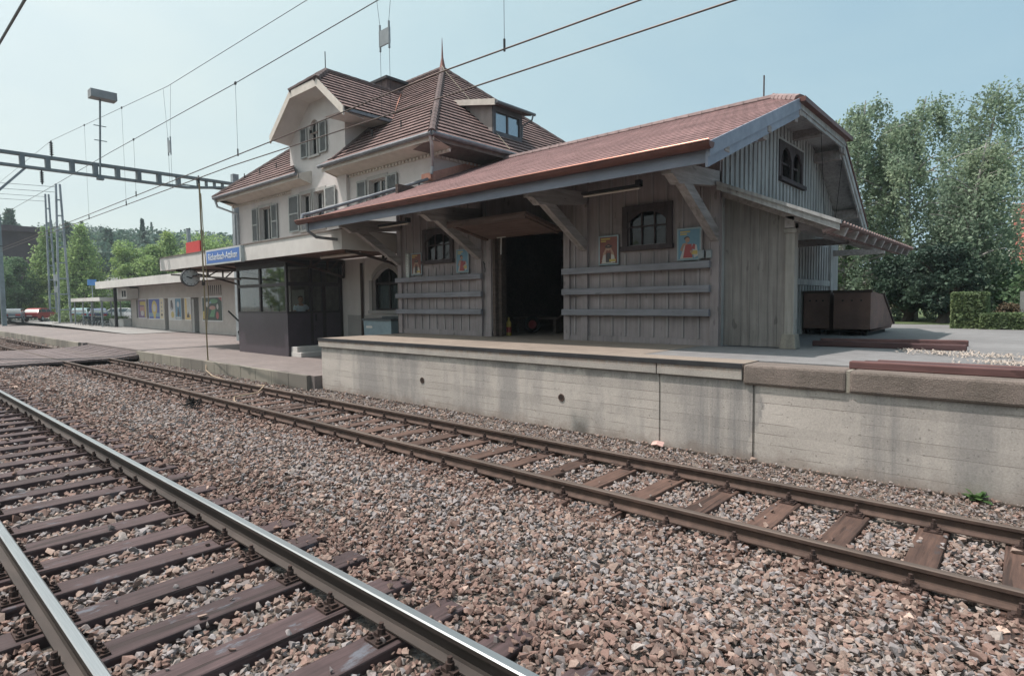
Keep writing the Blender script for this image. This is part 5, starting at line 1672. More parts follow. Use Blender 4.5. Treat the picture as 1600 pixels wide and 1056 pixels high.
m = MB(); m.poly([(GX0+.07,GY0+.07,.52),(GX1-.07,GY0+.07,.52),(GX1-.07,GY1,.52),(GX0+.07,GY1,.52)]); m.build('floor', mk('booth_floor', (.3,.27,.24), rough=.6), bo_)
m = MB(); m.poly([(GX0+.07,GY0+.07,GT-.01),(GX1-.07,GY0+.07,GT-.01),(GX1-.07,GY1-.03,GT-.01),(GX0+.07,GY1-.03,GT-.01)]); m.build('bounce_ceiling', PLASTER_W, bo_)  # white sheet added under the top to bounce light onto the person
m = MB(); m.box(GX0+.07, GX1-.07, GY1-.03, GY1-.012, .5, GT); m.build('back_dark_panel', mk('booth_dark_panel', (.16,.13,.12), (.11,.09,.085), rough=.8), bo_)  # dark panel added over the house wall so the panes read dark
m = MB(); m.box(-24.3, -23.3, GY1-.05, GY1-.032, .52, 2.6); m.build('inner_door', mk('booth_door', (.42,.40,.37), (.36,.34,.32), rough=.7), bo_)
m = MB(); m.box(GX1-.03, GX1+.035, 11.75, 11.79, 1.35, 1.6); m.disc((GX1+.03, 11.72, 1.15), (1,0,0), .02, .02, 8); m.disc((GX1+.03, 11.72, 1.02), (1,0,0), .02, .02, 8); m.build('door_handle', BLACK, bo_)
st = thing('concrete_step', 'pale concrete double step in front of the dark booth door', 'step', (-20.05, 11.3, PL))
m = MB(); m.box(-20.44, -19.72, 10.72, 12.3, PL, PL+.17); m.build('lower_step', WHITE_P, st, bevel=.01)
m = MB(); m.box(-20.44, -20.02, 10.74, 12.3, PL+.171, PL+.36); m.build('upper_step', WHITE_P, st, bevel=.01)
# a framed notice and potted plant inside the booth
m = MB(); m.box(-23.7, -23.05, 11.6, 11.63, 1.95, 2.6)
nb = thing('notice', 'yellow framed notice standing inside the booth window', 'notice', (-23.4, 11.6, 1.6))
m.build('sheet', flat('notice_sheet', (.34,.30,.14), .7), nb)
m = MB()
for a, b, c, d in ((-23.75,-23.7,1.6,2.65),(-23.05,-23.0,1.6,2.65)): m.box(a,b,11.59,11.64,c,d)
m.box(-23.75,-23.0,11.59,11.64,2.6,2.66); m.build('frame', WHITE_P, nb)
pl = thing('potted_plant', 'leafy green potted plant behind the booth window', 'plant', (-23.6, 11.2, .52))
m = MB(); m.tube([(-23.6,11.15,1.2),(-23.6,11.15,1.55)], [.12,.16], 12); m.box(-24,-23.2,10.9,11.4,1.15,1.2); m.box(-23.65,-23.55,11.1,11.2,.53,1.15); m.build('pot', BROWN_ST, pl)
m = MB(); r2 = random.Random(4)
for k in range(130):
    a = r2.uniform(0, 6.28); rr_ = r2.uniform(.05, .34); z = r2.uniform(1.55, 2.25)
    p = Vector((-23.6+math.cos(a)*rr_, 11.15+math.sin(a)*rr_, z)); d = Vector((math.cos(a), math.sin(a), r2.uniform(-.4,.6))).normalized()*.12
    s = Vector((-math.sin(a), math.cos(a), 0))*.035
    m.poly([p, p+d*.5+s, p+d, p+d*.5-s])
m.build('leaves', L_MID, pl)

# grit bin
gbn = thing('storage_bin', 'pale blue-grey lidded bin standing below the arched window', 'bin', (-16.9, 12.2, PL))
m = MB(); m.prism([(-17.5,11.95,PL),(-16.05,11.95,PL),(-15.98,11.9,1.40),(-17.56,11.9,1.40)], (0,.75,0)); m.build('body', mk('blue_grey_bin', (.25,.33,.37), (.2,.27,.31), rough=.6, bump=.1), gbn)
m = MB(); m.box(-17.6,-15.94,11.86,12.7,1.402,1.47); m.box(-17.3,-16.0,12.5,12.72,1.47,1.53); m.build('lid', mk('dark_lid', (.09,.10,.11), (.06,.07,.075), rough=.6), gbn)
m = MB(); m.box(-17.4,-17.05,11.9,11.93,1.15,1.22); m.build('plate', WHITE_P, gbn)

# ================================================================== PERSON in the booth
def person():
    t = thing('person', 'person in a pale blue short-sleeved shirt standing behind the booth window, hand on hip', 'person', (-20.95, 11.42, .52))
    ox, oy, oz = -20.95, 11.42, .52
    # facing +x (towards the glass side), x forward
    V = []; E = []; Rr = []
    def add(p, r, par=None):
        V.append((ox+p[0], oy+p[1], oz+p[2])); Rr.append(r)
        if par is not None: E.append((par, len(V)-1))
        return len(V)-1
    pelvis = add((0,0,.95), .135)
    waist = add((0,0,1.08), .14, pelvis); chest = add((.01,0,1.28), .155, waist); up = add((0,0,1.42), .12, chest)
    neck = add((.01,0,1.51), .055, up); hb = add((.03,0,1.58), .085, neck); hm_ = add((.035,0,1.66), .10, hb); htp = add((.02,0,1.75), .075, hm_)
    nose = add((.135,0,1.635), .018, hm_)
    for s in (-1, 1):
        hip = add((0,s*.1,.9), .10, pelvis); kn = add((.02,s*.11,.5), .062, hip); an = add((0,s*.11,.09), .042, kn); toe = add((.16,s*.13,.04), .038, an)
        sh_ = add((0,s*.19,1.40), .07, up)
        ear = add((.03,s*.10,1.64), .022, hm_)
        if s > 0:   # hand on hip, elbow out
            el = add((-.02,s*.42,1.17), .045, sh_); wr = add((.05,s*.24,1.02), .032, el); hd = add((.06,s*.17,.99), .03, wr)
        else:
            el = add((.02,s*.27,1.12), .045, sh_); wr = add((.14,s*.25,.88), .032, el); hd = add((.18,s*.24,.81), .03, wr)
        base = V[hd]
        for k in range(4):
            off = (k-1.5)*.02
            a = add((base[0]-ox+.02, base[1]-oy+off, base[2]-oz-.045), .009, hd)
            b = add((base[0]-ox+.025+.005*k, base[1]-oy+off-.01*s, base[2]-oz-.085+.006*abs(k-1.3)), .008, a)
        th = add((base[0]-ox+.05, base[1]-oy-s*.03, base[2]-oz-.02), .010, hd); add((base[0]-ox+.075, base[1]-oy-s*.04, base[2]-oz-.045), .008, th)
    me = bpy.data.meshes.new('body'); me.from_pydata([(a-ox, b-oy, c-oz) for a, b, c in V], E, [])
    o = bpy.data.objects.new('body', me); col.objects.link(o); o.parent = t
    o.modifiers.new('skin', 'SKIN')
    for k, v in enumerate(me.skin_vertices[0].data):
        v.radius = (Rr[k], Rr[k]); v.use_root = (k == 0)
    sb = o.modifiers.new('sub', 'SUBSURF'); sb.levels = 1; sb.render_levels = 1
    me.materials.append(flat('skin', (.46,.28,.21), .6))
    # shirt: torso and short sleeves as another skinned figure, slightly larger
    V2 = []; E2 = []; R2 = []
    def add2(p, r, par=None):
        V2.append(p); R2.append(r)
        if par is not None: E2.append((par, len(V2)-1))
        return len(V2)-1
    a = add2((0,0,.93), .165); b = add2((0,0,1.1), .16, a); c = add2((.01,0,1.28), .178, b); d = add2((0,0,1.43), .125, c)
    for s in (-1, 1):
        e = add2((0,s*.19,1.41), .088, d); f_2 = add2(((-.012),s*.33,1.26) if s > 0 else (.012,s*.245,1.22), .075, e)
    me2 = bpy.data.meshes.new('shirt'); me2.from_pydata(V2, E2, [])
    o2 = bpy.data.objects.new('shirt', me2); col.objects.link(o2); o2.parent = t
    o2.modifiers.new('skin', 'SKIN')
    for k, v in enumerate(me2.skin_vertices[0].data): v.radius = (R2[k], R2[k]); v.use_root = (k == 0)
    s2_ = o2.modifiers.new('sub', 'SUBSURF'); s2_.levels = 1; s2_.render_levels = 1
    me2.materials.append(flat('pale_blue_shirt', (.74,.80,.86), .8))
    # trousers
    V3 = [(0,0,.97),(0,0,.9)]; E3 = [(0,1)]; R3 = [.15,.14]
    for s in (-1, 1):
        i = len(V3); V3 += [(0,s*.1,.86),(.02,s*.11,.5),(0,s*.11,.1)]; E3 += [(1,i),(i,i+1),(i+1,i+2)]; R3 += [.11,.078,.065]
    me3 = bpy.data.meshes.new('trousers'); me3.from_pydata(V3, E3, [])
    o3 = bpy.data.objects.new('trousers', me3); col.objects.link(o3); o3.parent = t
    o3.modifiers.new('skin', 'SKIN')
    for k, v in enumerate(me3.skin_vertices[0].data): v.radius = (R3[k], R3[k]); v.use_root = (k == 0)
    s3_ = o3.modifiers.new('sub', 'SUBSURF'); s3_.levels = 1; s3_.render_levels = 1
    me3.materials.append(flat('dark_trousers', (.04,.045,.06), .8))
    hr = MB()
    for i in range(5):
        ph0 = math.pi/2*i/5; ph1 = math.pi/2*(i+1)/5
        for k in range(14):
            a0 = 2*math.pi*k/14; a1 = 2*math.pi*(k+1)/14
            if math.cos((a0+a1)/2) > .35 and i < 3: continue
            P = [(.022+.112*math.cos(ph)*math.cos(a), .105*math.cos(ph)*math.sin(a), 1.675+.105*math.sin(ph)) for ph, a in ((ph0,a0),(ph0,a1),(ph1,a1),(ph1,a0))]
            hr.poly([(ox+p[0], oy+p[1], oz+p[2]) for p in P])
    hr.build('hair', flat('brown_hair', (.06,.04,.03), .8), t)
    ey = MB()
    for s in (-1, 1): ey.disc((ox+.128, oy+s*.036, oz+1.665), (1,0,0), .012, .01, 8)
    ey.box(ox+.118, ox+.13, oy-.025, oy+.025, oz+1.585, oz+1.593)
    ey.build('eyes_and_mouth', BLACK, t)
person()

# trolley handles beside the booth
tr = thing('hand_trolley', 'dark hand trolley with bent handles leaning beside the glazed booth', 'trolley', (-25.3, 11.2, PL))
m = MB()
m.tube([(-24.75,11.0,PL+.1),(-24.8,10.98,.95),(-25.1,10.95,1.25),(-26.1,10.9,1.72)], .035, 6)
m.tube([(-24.75,11.3,PL+.1),(-24.8,11.28,.95),(-25.0,11.25,1.28),(-25.4,11.2,1.66)], .035, 6)
m.tube([(-25.0,11.0,1.1),(-25.55,11.05,.85),(-25.5,11.1,.58),(-25.2,11.1,.5),(-24.85,11.1,.85)], .025, 6)
m.box(-25.1,-24.75,10.95,11.35,.95,1.2); m.build('frame', BLACK, tr)
m = MB(); m.torus((-25.0,11.15,PL+.2), (0,1,0), .16, .04, 18, 6); m.build('wheel', BLACK, tr)

# ================================================================== ANNEX
an = thing('station_annex', 'low flat-roofed annex with posters along its front and a white roof edge', 'annex', (-47, 18, PL))
AY = 16.2; AX0, AX1 = -58.3, -35.5
m = MB()
ops = [(-50.25-AX0, -49.45-AX0, 0, 2.45), (-44.95-AX0, -43.55-AX0, 0, 2.45)]
wall(m, (AX0, AY, PL), (1,0,0), AX1-AX0, 3.7-PL, ops, .5, (0,-1,0))
m.poly([(AX0,AY,PL),(AX0,24,PL),(AX0,24,3.7),(AX0,AY,3.7)]); m.poly([(AX1,AY,PL),(AX1,24,PL),(AX1,24,3.7),(AX1,AY,3.7)]); m.poly([(AX0,24,PL),(AX1,24,PL),(AX1,24,3.7),(AX0,24,3.7)])
m.poly([(AX0,AY,3.69),(AX1,AY,3.69),(AX1,24,3.69),(AX0,24,3.69)])
m.build('wall', PLASTER_A, an)
m = MB(); m.box(-62.0, -32.6, 14.55, 14.65, 3.52, 4.12); m.box(-62.0, -61.9, 14.65, 24.3, 3.52, 4.12); m.box(-32.7,-32.6,14.65,16,3.52,4.12)
m.build('roof_edge', WHITE_P, an)
m = MB(); m.box(-61.9, -32.7, 14.65, 24.3, 3.6, 3.72); m.build('roof', mk('roof_slab', (.22,.17,.15), (.16,.12,.11), rough=.85), an)
m = MB(); m.box(-50.2,-49.5,AY+.3,AY+.42,PL,2.45); m.build('door', flat('dark_door', (.05,.05,.055), .6), an)
m = MB(); m.box(-44.5,-43.55,AY+.3,AY+.36,PL,2.45); m.box(-44.95,-44.5,AY+.02,AY+.5,PL,2.45); md = m.build('door', flat('grey_door', (.34,.33,.32), .6), an)
m = MB(); m.box(-44.0,-43.7,AY+.29,AY+.297,2.05,2.16); m.box(-44.0,-43.7,AY+.29,AY+.297,2.22,2.33); m.build('door_sign', flat('red_notice', (.5,.05,.05), .5), md)
m = MB()
for k in range(7): m.box(-41.75+k*.32, -41.68+k*.32, AY-.02, AY+.01, 2.65, 3.3)
m.build('vent_slots', DARKIN, an)
for a_, b_ in ((-56.9,-56.5), (-54.3,-53.9), (-46.75,-46.2)):
    MB().box(a_, b_, AY-.01, AY+.01, 1.0, 2.5).build('dark_panel', flat('panel_dark', (.1,.095,.1), .6), an)
m = MB(); m.box(-58.2,-57.95,14.9,15.1,PL,3.55); m.build('post', BLACK, an)
ac = thing('wall_cabinet', 'pale cabinet with two dark vents hung under the annex roof', 'cabinet', (-57.3, 15.7, 2.6))
m = MB(); m.box(-58.6,-56.1,15.3,16.15,2.6,3.45); m.build('case', WHITE_P, ac)
m = MB(); m.box(-57.3,-56.9,15.28,15.3,2.75,3.25); m.box(-56.7,-56.3,15.28,15.3,2.75,3.25); m.build('vents', DARKIN, ac)
G = 'posters on the annex wall'
A_c = dict(yellow=(.45,.36,.14), blue=(.08,.10,.26), lblue=(.17,.27,.36), white=(.48,.47,.46), pink=(.40,.21,.18), red=(.38,.06,.06), green=(.09,.24,.12), dark=(.03,.035,.035), grey=(.28,.27,.28))
poster('narrow orange and violet poster, nearest the planter on the annex wall', -56.35, -54.45, 1.02, 2.5, AY-.01, [('yellow', R4(.2,.8,.7,.9)), ('pink', R4(.2,.75,.35,.62)), ('white', ell(.5,.25,.2,.15)), ('yellow', R4(.8,.97,.04,.9))], A_c, ('violet', (.16,.10,.2)), group=G)
poster('dark blue poster with a big yellow oval on the annex wall', -53.75, -51.3, .98, 2.52, AY-.01, [('lblue', R4(.0,1,.1,.3)), ('yellow', ell(.52,.55,.26,.38)), ('white', ell(.52,.55,.15,.2)), ('yellow', R4(.42,.62,.02,.2))], A_c, ('deepblue', (.06,.09,.32)), group=G)
poster('cream strip poster beside the big yellow oval', -51.2, -50.45, .98, 2.52, AY-.01, [('grey', ell(.5,.8,.2,.06)), ('grey', ell(.5,.6,.2,.06)), ('grey', ell(.5,.4,.2,.06)), ('dark', ell(.5,.2,.25,.07))], A_c, ('cream', (.6,.5,.34)), group=G)
poster('pale grey poster with a figure beside the dark doorway', -49.3, -48.05, .98, 2.5, AY-.01, [('grey', ell(.5,.65,.3,.22)), ('dark', [(.3,.9),(.6,.95),(.7,.5),(.4,.6)]), ('yellow', ell(.6,.22,.25,.16))], A_c, ('palegrey', (.52,.5,.5)), group=G)
poster('teal poster with white shapes next to the narrow yellow one', -47.95, -46.85, .98, 2.5, AY-.01, [('white', ell(.5,.72,.22,.14)), ('dark', [(.3,.2),(.5,.6),(.75,.3),(.6,.1)]), ('white', R4(.1,.9,.02,.12))], A_c, ('teal', (.08,.2,.3)), group=G)
poster('narrow yellow and white poster next to the grey door', -46.1, -45.0, .98, 2.5, AY-.01, [('white', R4(.35,1,.25,1)), ('dark', [(.3,.1),(.4,.35),(.5,.2),(.65,.38),(.8,.1)])], A_c, ('warmyellow', (.6,.42,.16)), group=G)
poster('big dark green poster with coloured bottles under the vent slots', -42.9, -39.7, .98, 2.5, AY-.01, [('green', [(.35,.15),(.5,.5),(.68,.52),(.6,.15)]), ('pink', ell(.52,.55,.16,.09)), ('red', ell(.76,.22,.07,.16)), ('white', ell(.26,.7,.09,.12)), ('green', ell(.6,.84,.2,.1)), ('red', [(.8,1),(1,1),(1,.82)]), ('yellow', R4(.02,.1,.05,.4)), ('white', R4(.12,.17,.05,.3)), ('white', ell(.78,.6,.05,.12)), ('lblue', ell(.42,.78,.06,.05))], A_c, ('nightgreen', (.015,.035,.025)), group=G)

# planter by the annex
pt = thing('planter', 'white planter box with low greenery beside the annex', 'planter', (-60.5, 16, PL))
m = MB(); m.box(-62.6,-58.4,15.6,16.2,PL,.92); m.build('trough', PLASTER_W, pt)
m = MB()
for k in range(260):
    p = Vector((random.uniform(-62.6,-58.4), random.uniform(15.5,16.2), random.uniform(.88,1.12))); d = Vector((random.uniform(-1,1), random.uniform(-1,1), random.uniform(-.3,1))).normalized()*.16
    s = d.cross(Vector((0,0,1))).normalized()*.07
    m.poly([p-s, p+d*.5, p+s, p-d*.5])
m.build('greenery', L_HEDGE, pt)

# ================================================================== OVERHEAD LINE
def wire(mb, pts, r, sag=0.0, n=14):
    P = [Vector(p) for p in pts]
    if len(P) == 2:
        a, b = P; out = []
        for k in range(n+1):
            t = k/n; q = a+(b-a)*t; q.z -= sag*4*t*(1-t); out.append(q)
        P = out
    mb.tube(P, r, 5)
def line(label, y, zc, zm, drops, rc, rm, group, plate=None, ends=(-60, 4)):
    t = thing('overhead_line', label, 'overhead line', (-10, y, 5.3), group)
    def cz(x): return float(np.interp(x, [p[0] for p in zc], [p[1] for p in zc]))
    def mz(x): return float(np.interp(x, [p[0] for p in zm], [p[1] for p in zm]))
    m = MB(); m.tube([(x, y, z) for x, z in zc], rc, 6); m.build('contact_wire', W_COP, t)
    m = MB(); m.tube([(x, y, z) for x, z in zm], rm, 6); m.build('messenger_wire', W_COP2, t)
    for x in drops:
        m = MB(); m.tube([(x, y, cz(x)), (x, y, mz(x))], .0035, 5); m.tube([(x,y,cz(x)-.03),(x,y,cz(x)+.13)], .016, 6); m.box(x-.03,x+.03,y-.015,y+.015,mz(x)-.03,mz(x)+.03)
        m.build('dropper', DARKMETAL, t)
    if plate:
        for (x0, x1, z0, z1) in plate:
            m = MB(); m.box(x0, x1, y-.012, y+.012, z0, z1)
            for xx in (x0+.02, x1-.02): m.tube([(xx,y,z0-.08),(xx,y,z1+.1)], .018, 6)
            m.build('insulator_plate', STEEL_G, t)
            m = MB()
            for xx in (x0+.02, x1-.02):
                m.tube([(xx, y, z1+.1), (xx+(.22 if xx > (x0+x1)/2 else -.22)*.9, y, mz(xx))], .0035, 5)
                m.tube([(xx, y, z0-.08), (xx, y, cz(xx))], .0035, 5)
            m.build('hanger_wires', DARKMETAL, t)
    return t
W_COP = mk('contact_copper', (.10,.07,.06), (.07,.05,.045), rough=.5, metal=.3, bump=0)
W_COP2 = mk('messenger_bronze', (.15,.16,.17), (.11,.12,.13), rough=.5, metal=.3, bump=0)
G2 = 'overhead lines of the siding'
line('overhead line with two wires and thin droppers, the higher of the pair over the siding', 6.0,
     [(-60, 5.36), (-26.0, 5.31), (-11.9, 5.34), (-6.7, 5.37), (-3.4, 5.29), (2, 5.2)],
     [(-60, 7.25), (-32, 7.05), (-23.2, 7.02), (-13.6, 6.90), (-8.3, 6.90), (2, 7.0)], [-20.6, -13.55, -5.45], .011, .009, G2)
line('overhead line carrying a hanging insulator plate, the lower of the pair over the siding', 6.255,
     [(-60, 5.35), (-14.56, 5.28), (-6.34, 5.12), (-2.45, 5.06), (2, 5.0)],
     [(-60, 9.3), (-32.3, 9.18), (-18.38, 8.08), (-10.85, 7.88), (2, 7.9)], [-22.5, -27], .011, .007, G2, plate=[(-8.55, -8.26, 6.32, 6.58), (-18.55, -18.33, 6.28, 6.6)])
ft = thing('feeder_wire', 'single thick bluish wire on its own high over the near track', 'wire', (-6, 1.567, 5.4))
m = MB(); m.tube([(-40, 1.45, 5.5), (4, 1.55, 5.45)], .016, 6); m.build('wire', W_COP2, ft)

ga = thing('catenary_gantry', 'grey steel gantry girder with square openings spanning the tracks', 'gantry', (-32, 8, 0))
GX = -32.0
m = MB()
m.box(GX-.14, GX+.14, -9, 11.6, 8.30, 8.42); m.box(GX-.14, GX+.14, -9, 11.6, 7.80, 7.90)
m.prism([(GX-.14, 11.6, 8.30), (GX-.14, 13.9, 8.28), (GX-.14, 13.9, 8.40), (GX-.14, 11.6, 8.42)], (.28,0,0)); m.prism([(GX-.14, 11.6, 7.80), (GX-.14, 13.9, 8.10), (GX-.14, 13.9, 8.20), (GX-.14, 11.6, 7.90)], (.28,0,0))
m.box(GX-.05, GX+.05, 11.2, 13.8, 7.95, 7.99)
y = -8.6
while y < 11.7:
    m.box(GX-.13, GX+.13, y-.085, y+.085, 7.90, 8.30); y += .86
for y in (12.1, 12.5, 12.9, 13.3): m.box(GX-.1, GX+.1, y-.04, y+.04, 8.0, 8.32)
m.build('girder', GANTRY, ga)
m = MB(); m.box(GX-.15, GX+.15, 13.8, 14.1, 0, 8.85); m.build('mast', STEEL_G, ga)
m = MB(); m.box(GX-.15, GX+.15, 3.55, 3.85, -.3, 8.6); m.build('mast', STEEL_G, ga)
m = MB(); m.beam((GX, 5.25, 7.8), (GX, 3.8, 6.1), .09, .09); m.build('brace', STEEL_G, ga)
for (y, z0, z1) in ((6.18, 8.42, 9.1), (5.8, 7.2, 7.8)):
    m = MB(); m.tube([(GX,y,z0),(GX,y,z1)], .03, 6)
    for k in range(6): m.disc((GX, y, z0+.1+(z1-z0-.2)*k/5), (0,0,1), .07, .035, 10)
    m.build('insulator', DARKMETAL, ga)
fl = thing('flood_lamp', 'box-shaped flood lamp on a tall thin pole rising above the gantry', 'lamp', (GX, 7.87, 7.7))
m = MB(); m.tube([(GX+.17, 7.87, 7.72), (GX+.17, 8.02, 11.3)], .04, 8); m.box(GX+.05,GX+.3,7.75,8.0,7.66,7.78); m.build('pole', GANTRY, fl)
m = MB()
for z in (9.4, 10.05): m.box(GX+.15, GX+.19, 7.72, 8.2, z, z+.03)
m.build('step_irons', GANTRY, fl)
m = MB(); m.prism([(GX-.1,7.62,11.25),(GX+.45,7.62,11.25),(GX+.42,7.62,11.6),(GX-.07,7.62,11.6)], (0,1.0,0)); m.build('lamp_housing', mk('lamp_grey', (.26,.27,.28), (.2,.21,.22), rough=.6), fl)

er = thing('earthing_rod', 'long thin yellowish earthing rod leaning from the overhead wire to the platform edge', 'rod', (-21.4, 8.2, PL))
m = MB(); m.tube([(-21.45, 8.2, PL+.02), (-18.9, 7.2, 2.65), (-16.5, 6.27, 5.2)], .022, 6); m.build('rod', flat('rod_fibre', (.34,.32,.22), .5), er)
m = MB(); m.tube([(-16.5, 6.3, 4.9), (-16.8, 6.45, 3.5), (-18.6, 7.2, 2.2), (-19.9, 7.6, 1.1), (-21.2, 8.12, PL+.02)], .011, 5); m.build('cord', flat('cord_yellow', (.36,.32,.2), .8), er)
m = MB(); m.tube([(-16.5, 6.27, 5.15), (-16.45, 6.24, 5.33), (-16.4, 6.22, 5.25)], .02, 6); m.tube([(-18.95,7.2,2.6),(-18.85,7.18,2.75)], .045, 8); m.build('hook', DARKMETAL, er)
ec = MB(); ec.tube([(-21.3,8.1,PL+.03),(-21.0,7.95,-.2),(-19.6,7.6,-.25),(-18.3,7.35,-.22),(-16.4,7.25,-.24),(-14.9,7.06,-.10),(-14.5,6.7,-.2),(-14.7,6.2,-.27),(-14.0,5.9,-.25),(-13.2,5.7,-.27)], .018, 6)
tag(ec.build('earthing_cable', flat('cable_tan', (.36,.27,.19), .7), loc=(-16,7.2,-.2)), 'tan cable lying across the siding from the platform edge', 'cable')
# two lattice masts far left
def lattice_mast(label, x, y, z0, h, w0, w1):
    t = thing('lattice_mast', label, 'mast', (x, y, z0), 'lattice masts beside the parking ground')
    for s in (-1, 1):
        m = MB(); m.beam((x, y+s*w0/2, z0), (x, y+s*w1/2, z0+h), .2, .16); m.build('leg', STEEL_G, t)
    m = MB(); n = 9
    for k in range(1, n):
        f = k/n; ww = w0+(w1-w0)*f
        m.beam((x, y-ww/2, z0+h*f), (x, y+ww/2, z0+h*f), .1, .12)
    m.build('rungs', STEEL_G, t)
    m = MB(); m.box(x-.5, x+.5, y-w0/2-.5, y+w0/2+.5, z0-.4, z0+.25); m.build('footing', CAPC, t)
    m = MB()
    for k in range(2): m.tube([(x, y-.1, z0+h-.3-.5*k), (x-1, y-6, z0+h-.4-.5*k), (x-4, y-24, z0+h+.3-.5*k)], .02, 5)
    m.build('cross_wires', DARKMETAL, t)
    return t
mt1 = lattice_mast('tall lattice mast with two small white plates on it', -83.0, 15.4, .3, 14.2, .62, .3)
mt2 = lattice_mast('tall lattice mast on a concrete footing by the bicycle shelter', -71.2, 14.1, .2, 13.6, .95, .3)
for z, lab in ((4.9, 'upper one of two small white plates on the plated lattice mast'), (3.6, 'lower one of two small white plates on the plated lattice mast')):
    m = MB().box(-82.8, -82.74, 15.55, 16.0, z, z+.7)
    tag(m.build('mast_plate', WHITE_P, loc=(-82.8, 15.7, z)), lab, 'plate', 'plates on the mast')
dmst = thing('steel_mast', 'single grey steel mast with a dark band, in front of the dark hall', 'mast', (-80, 10.7, 0))
m = MB(); m.box(-80.2, -79.8, 10.5, 10.9, -.3, 11.5); m.build('shaft', GANTRY, dmst)
m = MB(); m.box(-80.25, -79.75, 10.45, 10.95, 8.2, 8.3); m.build('band', DARKMETAL, dmst)
cmst = thing('concrete_mast', 'plain grey mast rising from behind the annex roof among the trees', 'mast', (-54, 19.5, PL))
m = MB(); m.tube([(-54,19.5,PL),(-54,19.5,8.4)], [.2,.17], 8); m.build('shaft', STEEL_G, cmst)
m = MB(); m.tube([(-54,19.5,8.4),(-54,19.5,8.46)], .19, 8); m.build('cap', DARKMETAL, cmst)
pz = thing('parking_sign', 'small plain blue sign above the bicycle shelter roof', 'sign', (-66, 15.4, .1))
m = MB(); m.box(-66.05,-66,14.9,15.6,3.95,4.5); m.build('panel', flat('blue_panel', (.10,.25,.55), .5), pz)
m = MB(); m.tube([(-66.05,15.25,.1),(-66.05,15.25,4.0)], .04, 6); m.build('post', STEEL_G, pz)

# ================================================================== PARKING: cars, bicycles
def car(label, x, y, z, ang, colr, estate, scale=1.0, name='parked_car'):
    t = thing(name, label, 'car', (0, 0, 0), 'cars parked beyond the platform')
    mat_ = mk('paint_%02x%02x%02x' % tuple(int(255*c) for c in colr), colr, tuple(c*.9 for c in colr), rough=.3, spec=.6, bump=0, big=.05)
    L, Wd = 4.2, 1.66
    low = [(-2.08,.42),(-2.1,.62),(-2.02,.86),(-1.0,.95),(-.35,.98),(1.75,.98),(2.06,.92),(2.1,.6),(2.05,.35),(-2.0,.32)]
    top = [(-1.05,.94),(-.35,1.38),(.1,1.43),(1.1,1.42),(1.95 if estate else 1.55,1.3 if estate else 1.28),(2.02 if estate else 1.95,.95)]
    m = MB()
    def shell(prof, w0, w1, zz):   # prof front(-) to back(+)
        n = len(prof)
        def wv(p): return w0+(w1-w0)*max(0, min(1, (p[1]-zz[0])/(zz[1]-zz[0])))
        vs = [(p[0], -wv(p)/2, p[1]) for p in prof]+[(p[0], wv(p)/2, p[1]) for p in prof]
        fs = [tuple(range(n)), tuple(range(n, 2*n))[::-1]]+[(i, i+n, (i+1) % n+n, (i+1) % n) for i in range(n)]
        m.add(vs, fs)
    shell(low, Wd, Wd-.08, (.3, 1.0)); shell(top, Wd-.1, Wd-.42, (.94, 1.43))
    b = m.build('body', mat_, t, bevel=.03)
    g = MB()
    def q(a, w0, b_, w1, e=.012):
        g.poly([(a[0],-w0/2,a[1]),(a[0],w0/2,a[1]),(b_[0],w1/2,b_[1]),(b_[0],-w1/2,b_[1])])
    q((-.98-.02,.99), Wd-.28, (-.42,1.34), Wd-.5)
    if estate: q((2.02,1.0), Wd-.3, (1.97,1.27), Wd-.46)
    else: q((1.93,1.0), Wd-.28, (1.6,1.26), Wd-.46)
    for s in (-1, 1):
        for a, b_ in ((-.8, .25), (.33, 1.2), (1.28, 1.75)):
            y0 = s*(Wd-.13)/2+s*.01; y1 = s*(Wd-.38)/2+s*.01
            a2 = max(a, -.38) if a < 0 else a
            g.poly([(a,y0,1.0),(b_,y0,1.0),(b_-.02 if b_ < 1.5 else b_-.12,y1,1.34),(a2+.02,y1,1.34)])
    g.build('window', flat('car_glass', (.06,.08,.085), .1, spec=.8), t)
    for sx in (-1.28, 1.27):
        for s in (-1, 1):
            w_ = MB(); w_.disc((sx, s*(Wd/2-.08), .3), (0,1,0), .3, .18, 18); wo2 = w_.build('wheel', BLACK, t)
            r_2 = MB(); r_2.disc((sx, s*(Wd/2+.015), .3), (0,1,0), .18, .02, 14); r_2.build('rim', ZINC_L, wo2)
    for s in (-1, 1):
        m2 = MB(); m2.box(2.07, 2.115, s*.5-.2, s*.5+.2, .68, .86); m2.build('tail_lamp', flat('tail_red', (.4,.03,.03), .3), t)
        m2 = MB(); m2.box(-2.12, -2.06, s*.55-.18, s*.55+.18, .62, .78); m2.build('headlight', ZINC_L, t)
    MB().box(2.06, 2.17, -.8, .8, .36, .52).build('bumper', BLACK, t); MB().box(-2.17, -2.06, -.8, .8, .36, .52).build('bumper', BLACK, t)
    m2 = MB(); m2.box(2.115, 2.122, -.26, .26, .56, .67); m2.build('number_plate', WHITE_P, t)
    t.location = (x, y, z); t.rotation_euler = (0, 0, ang); t.scale = (scale,)*3
    return t
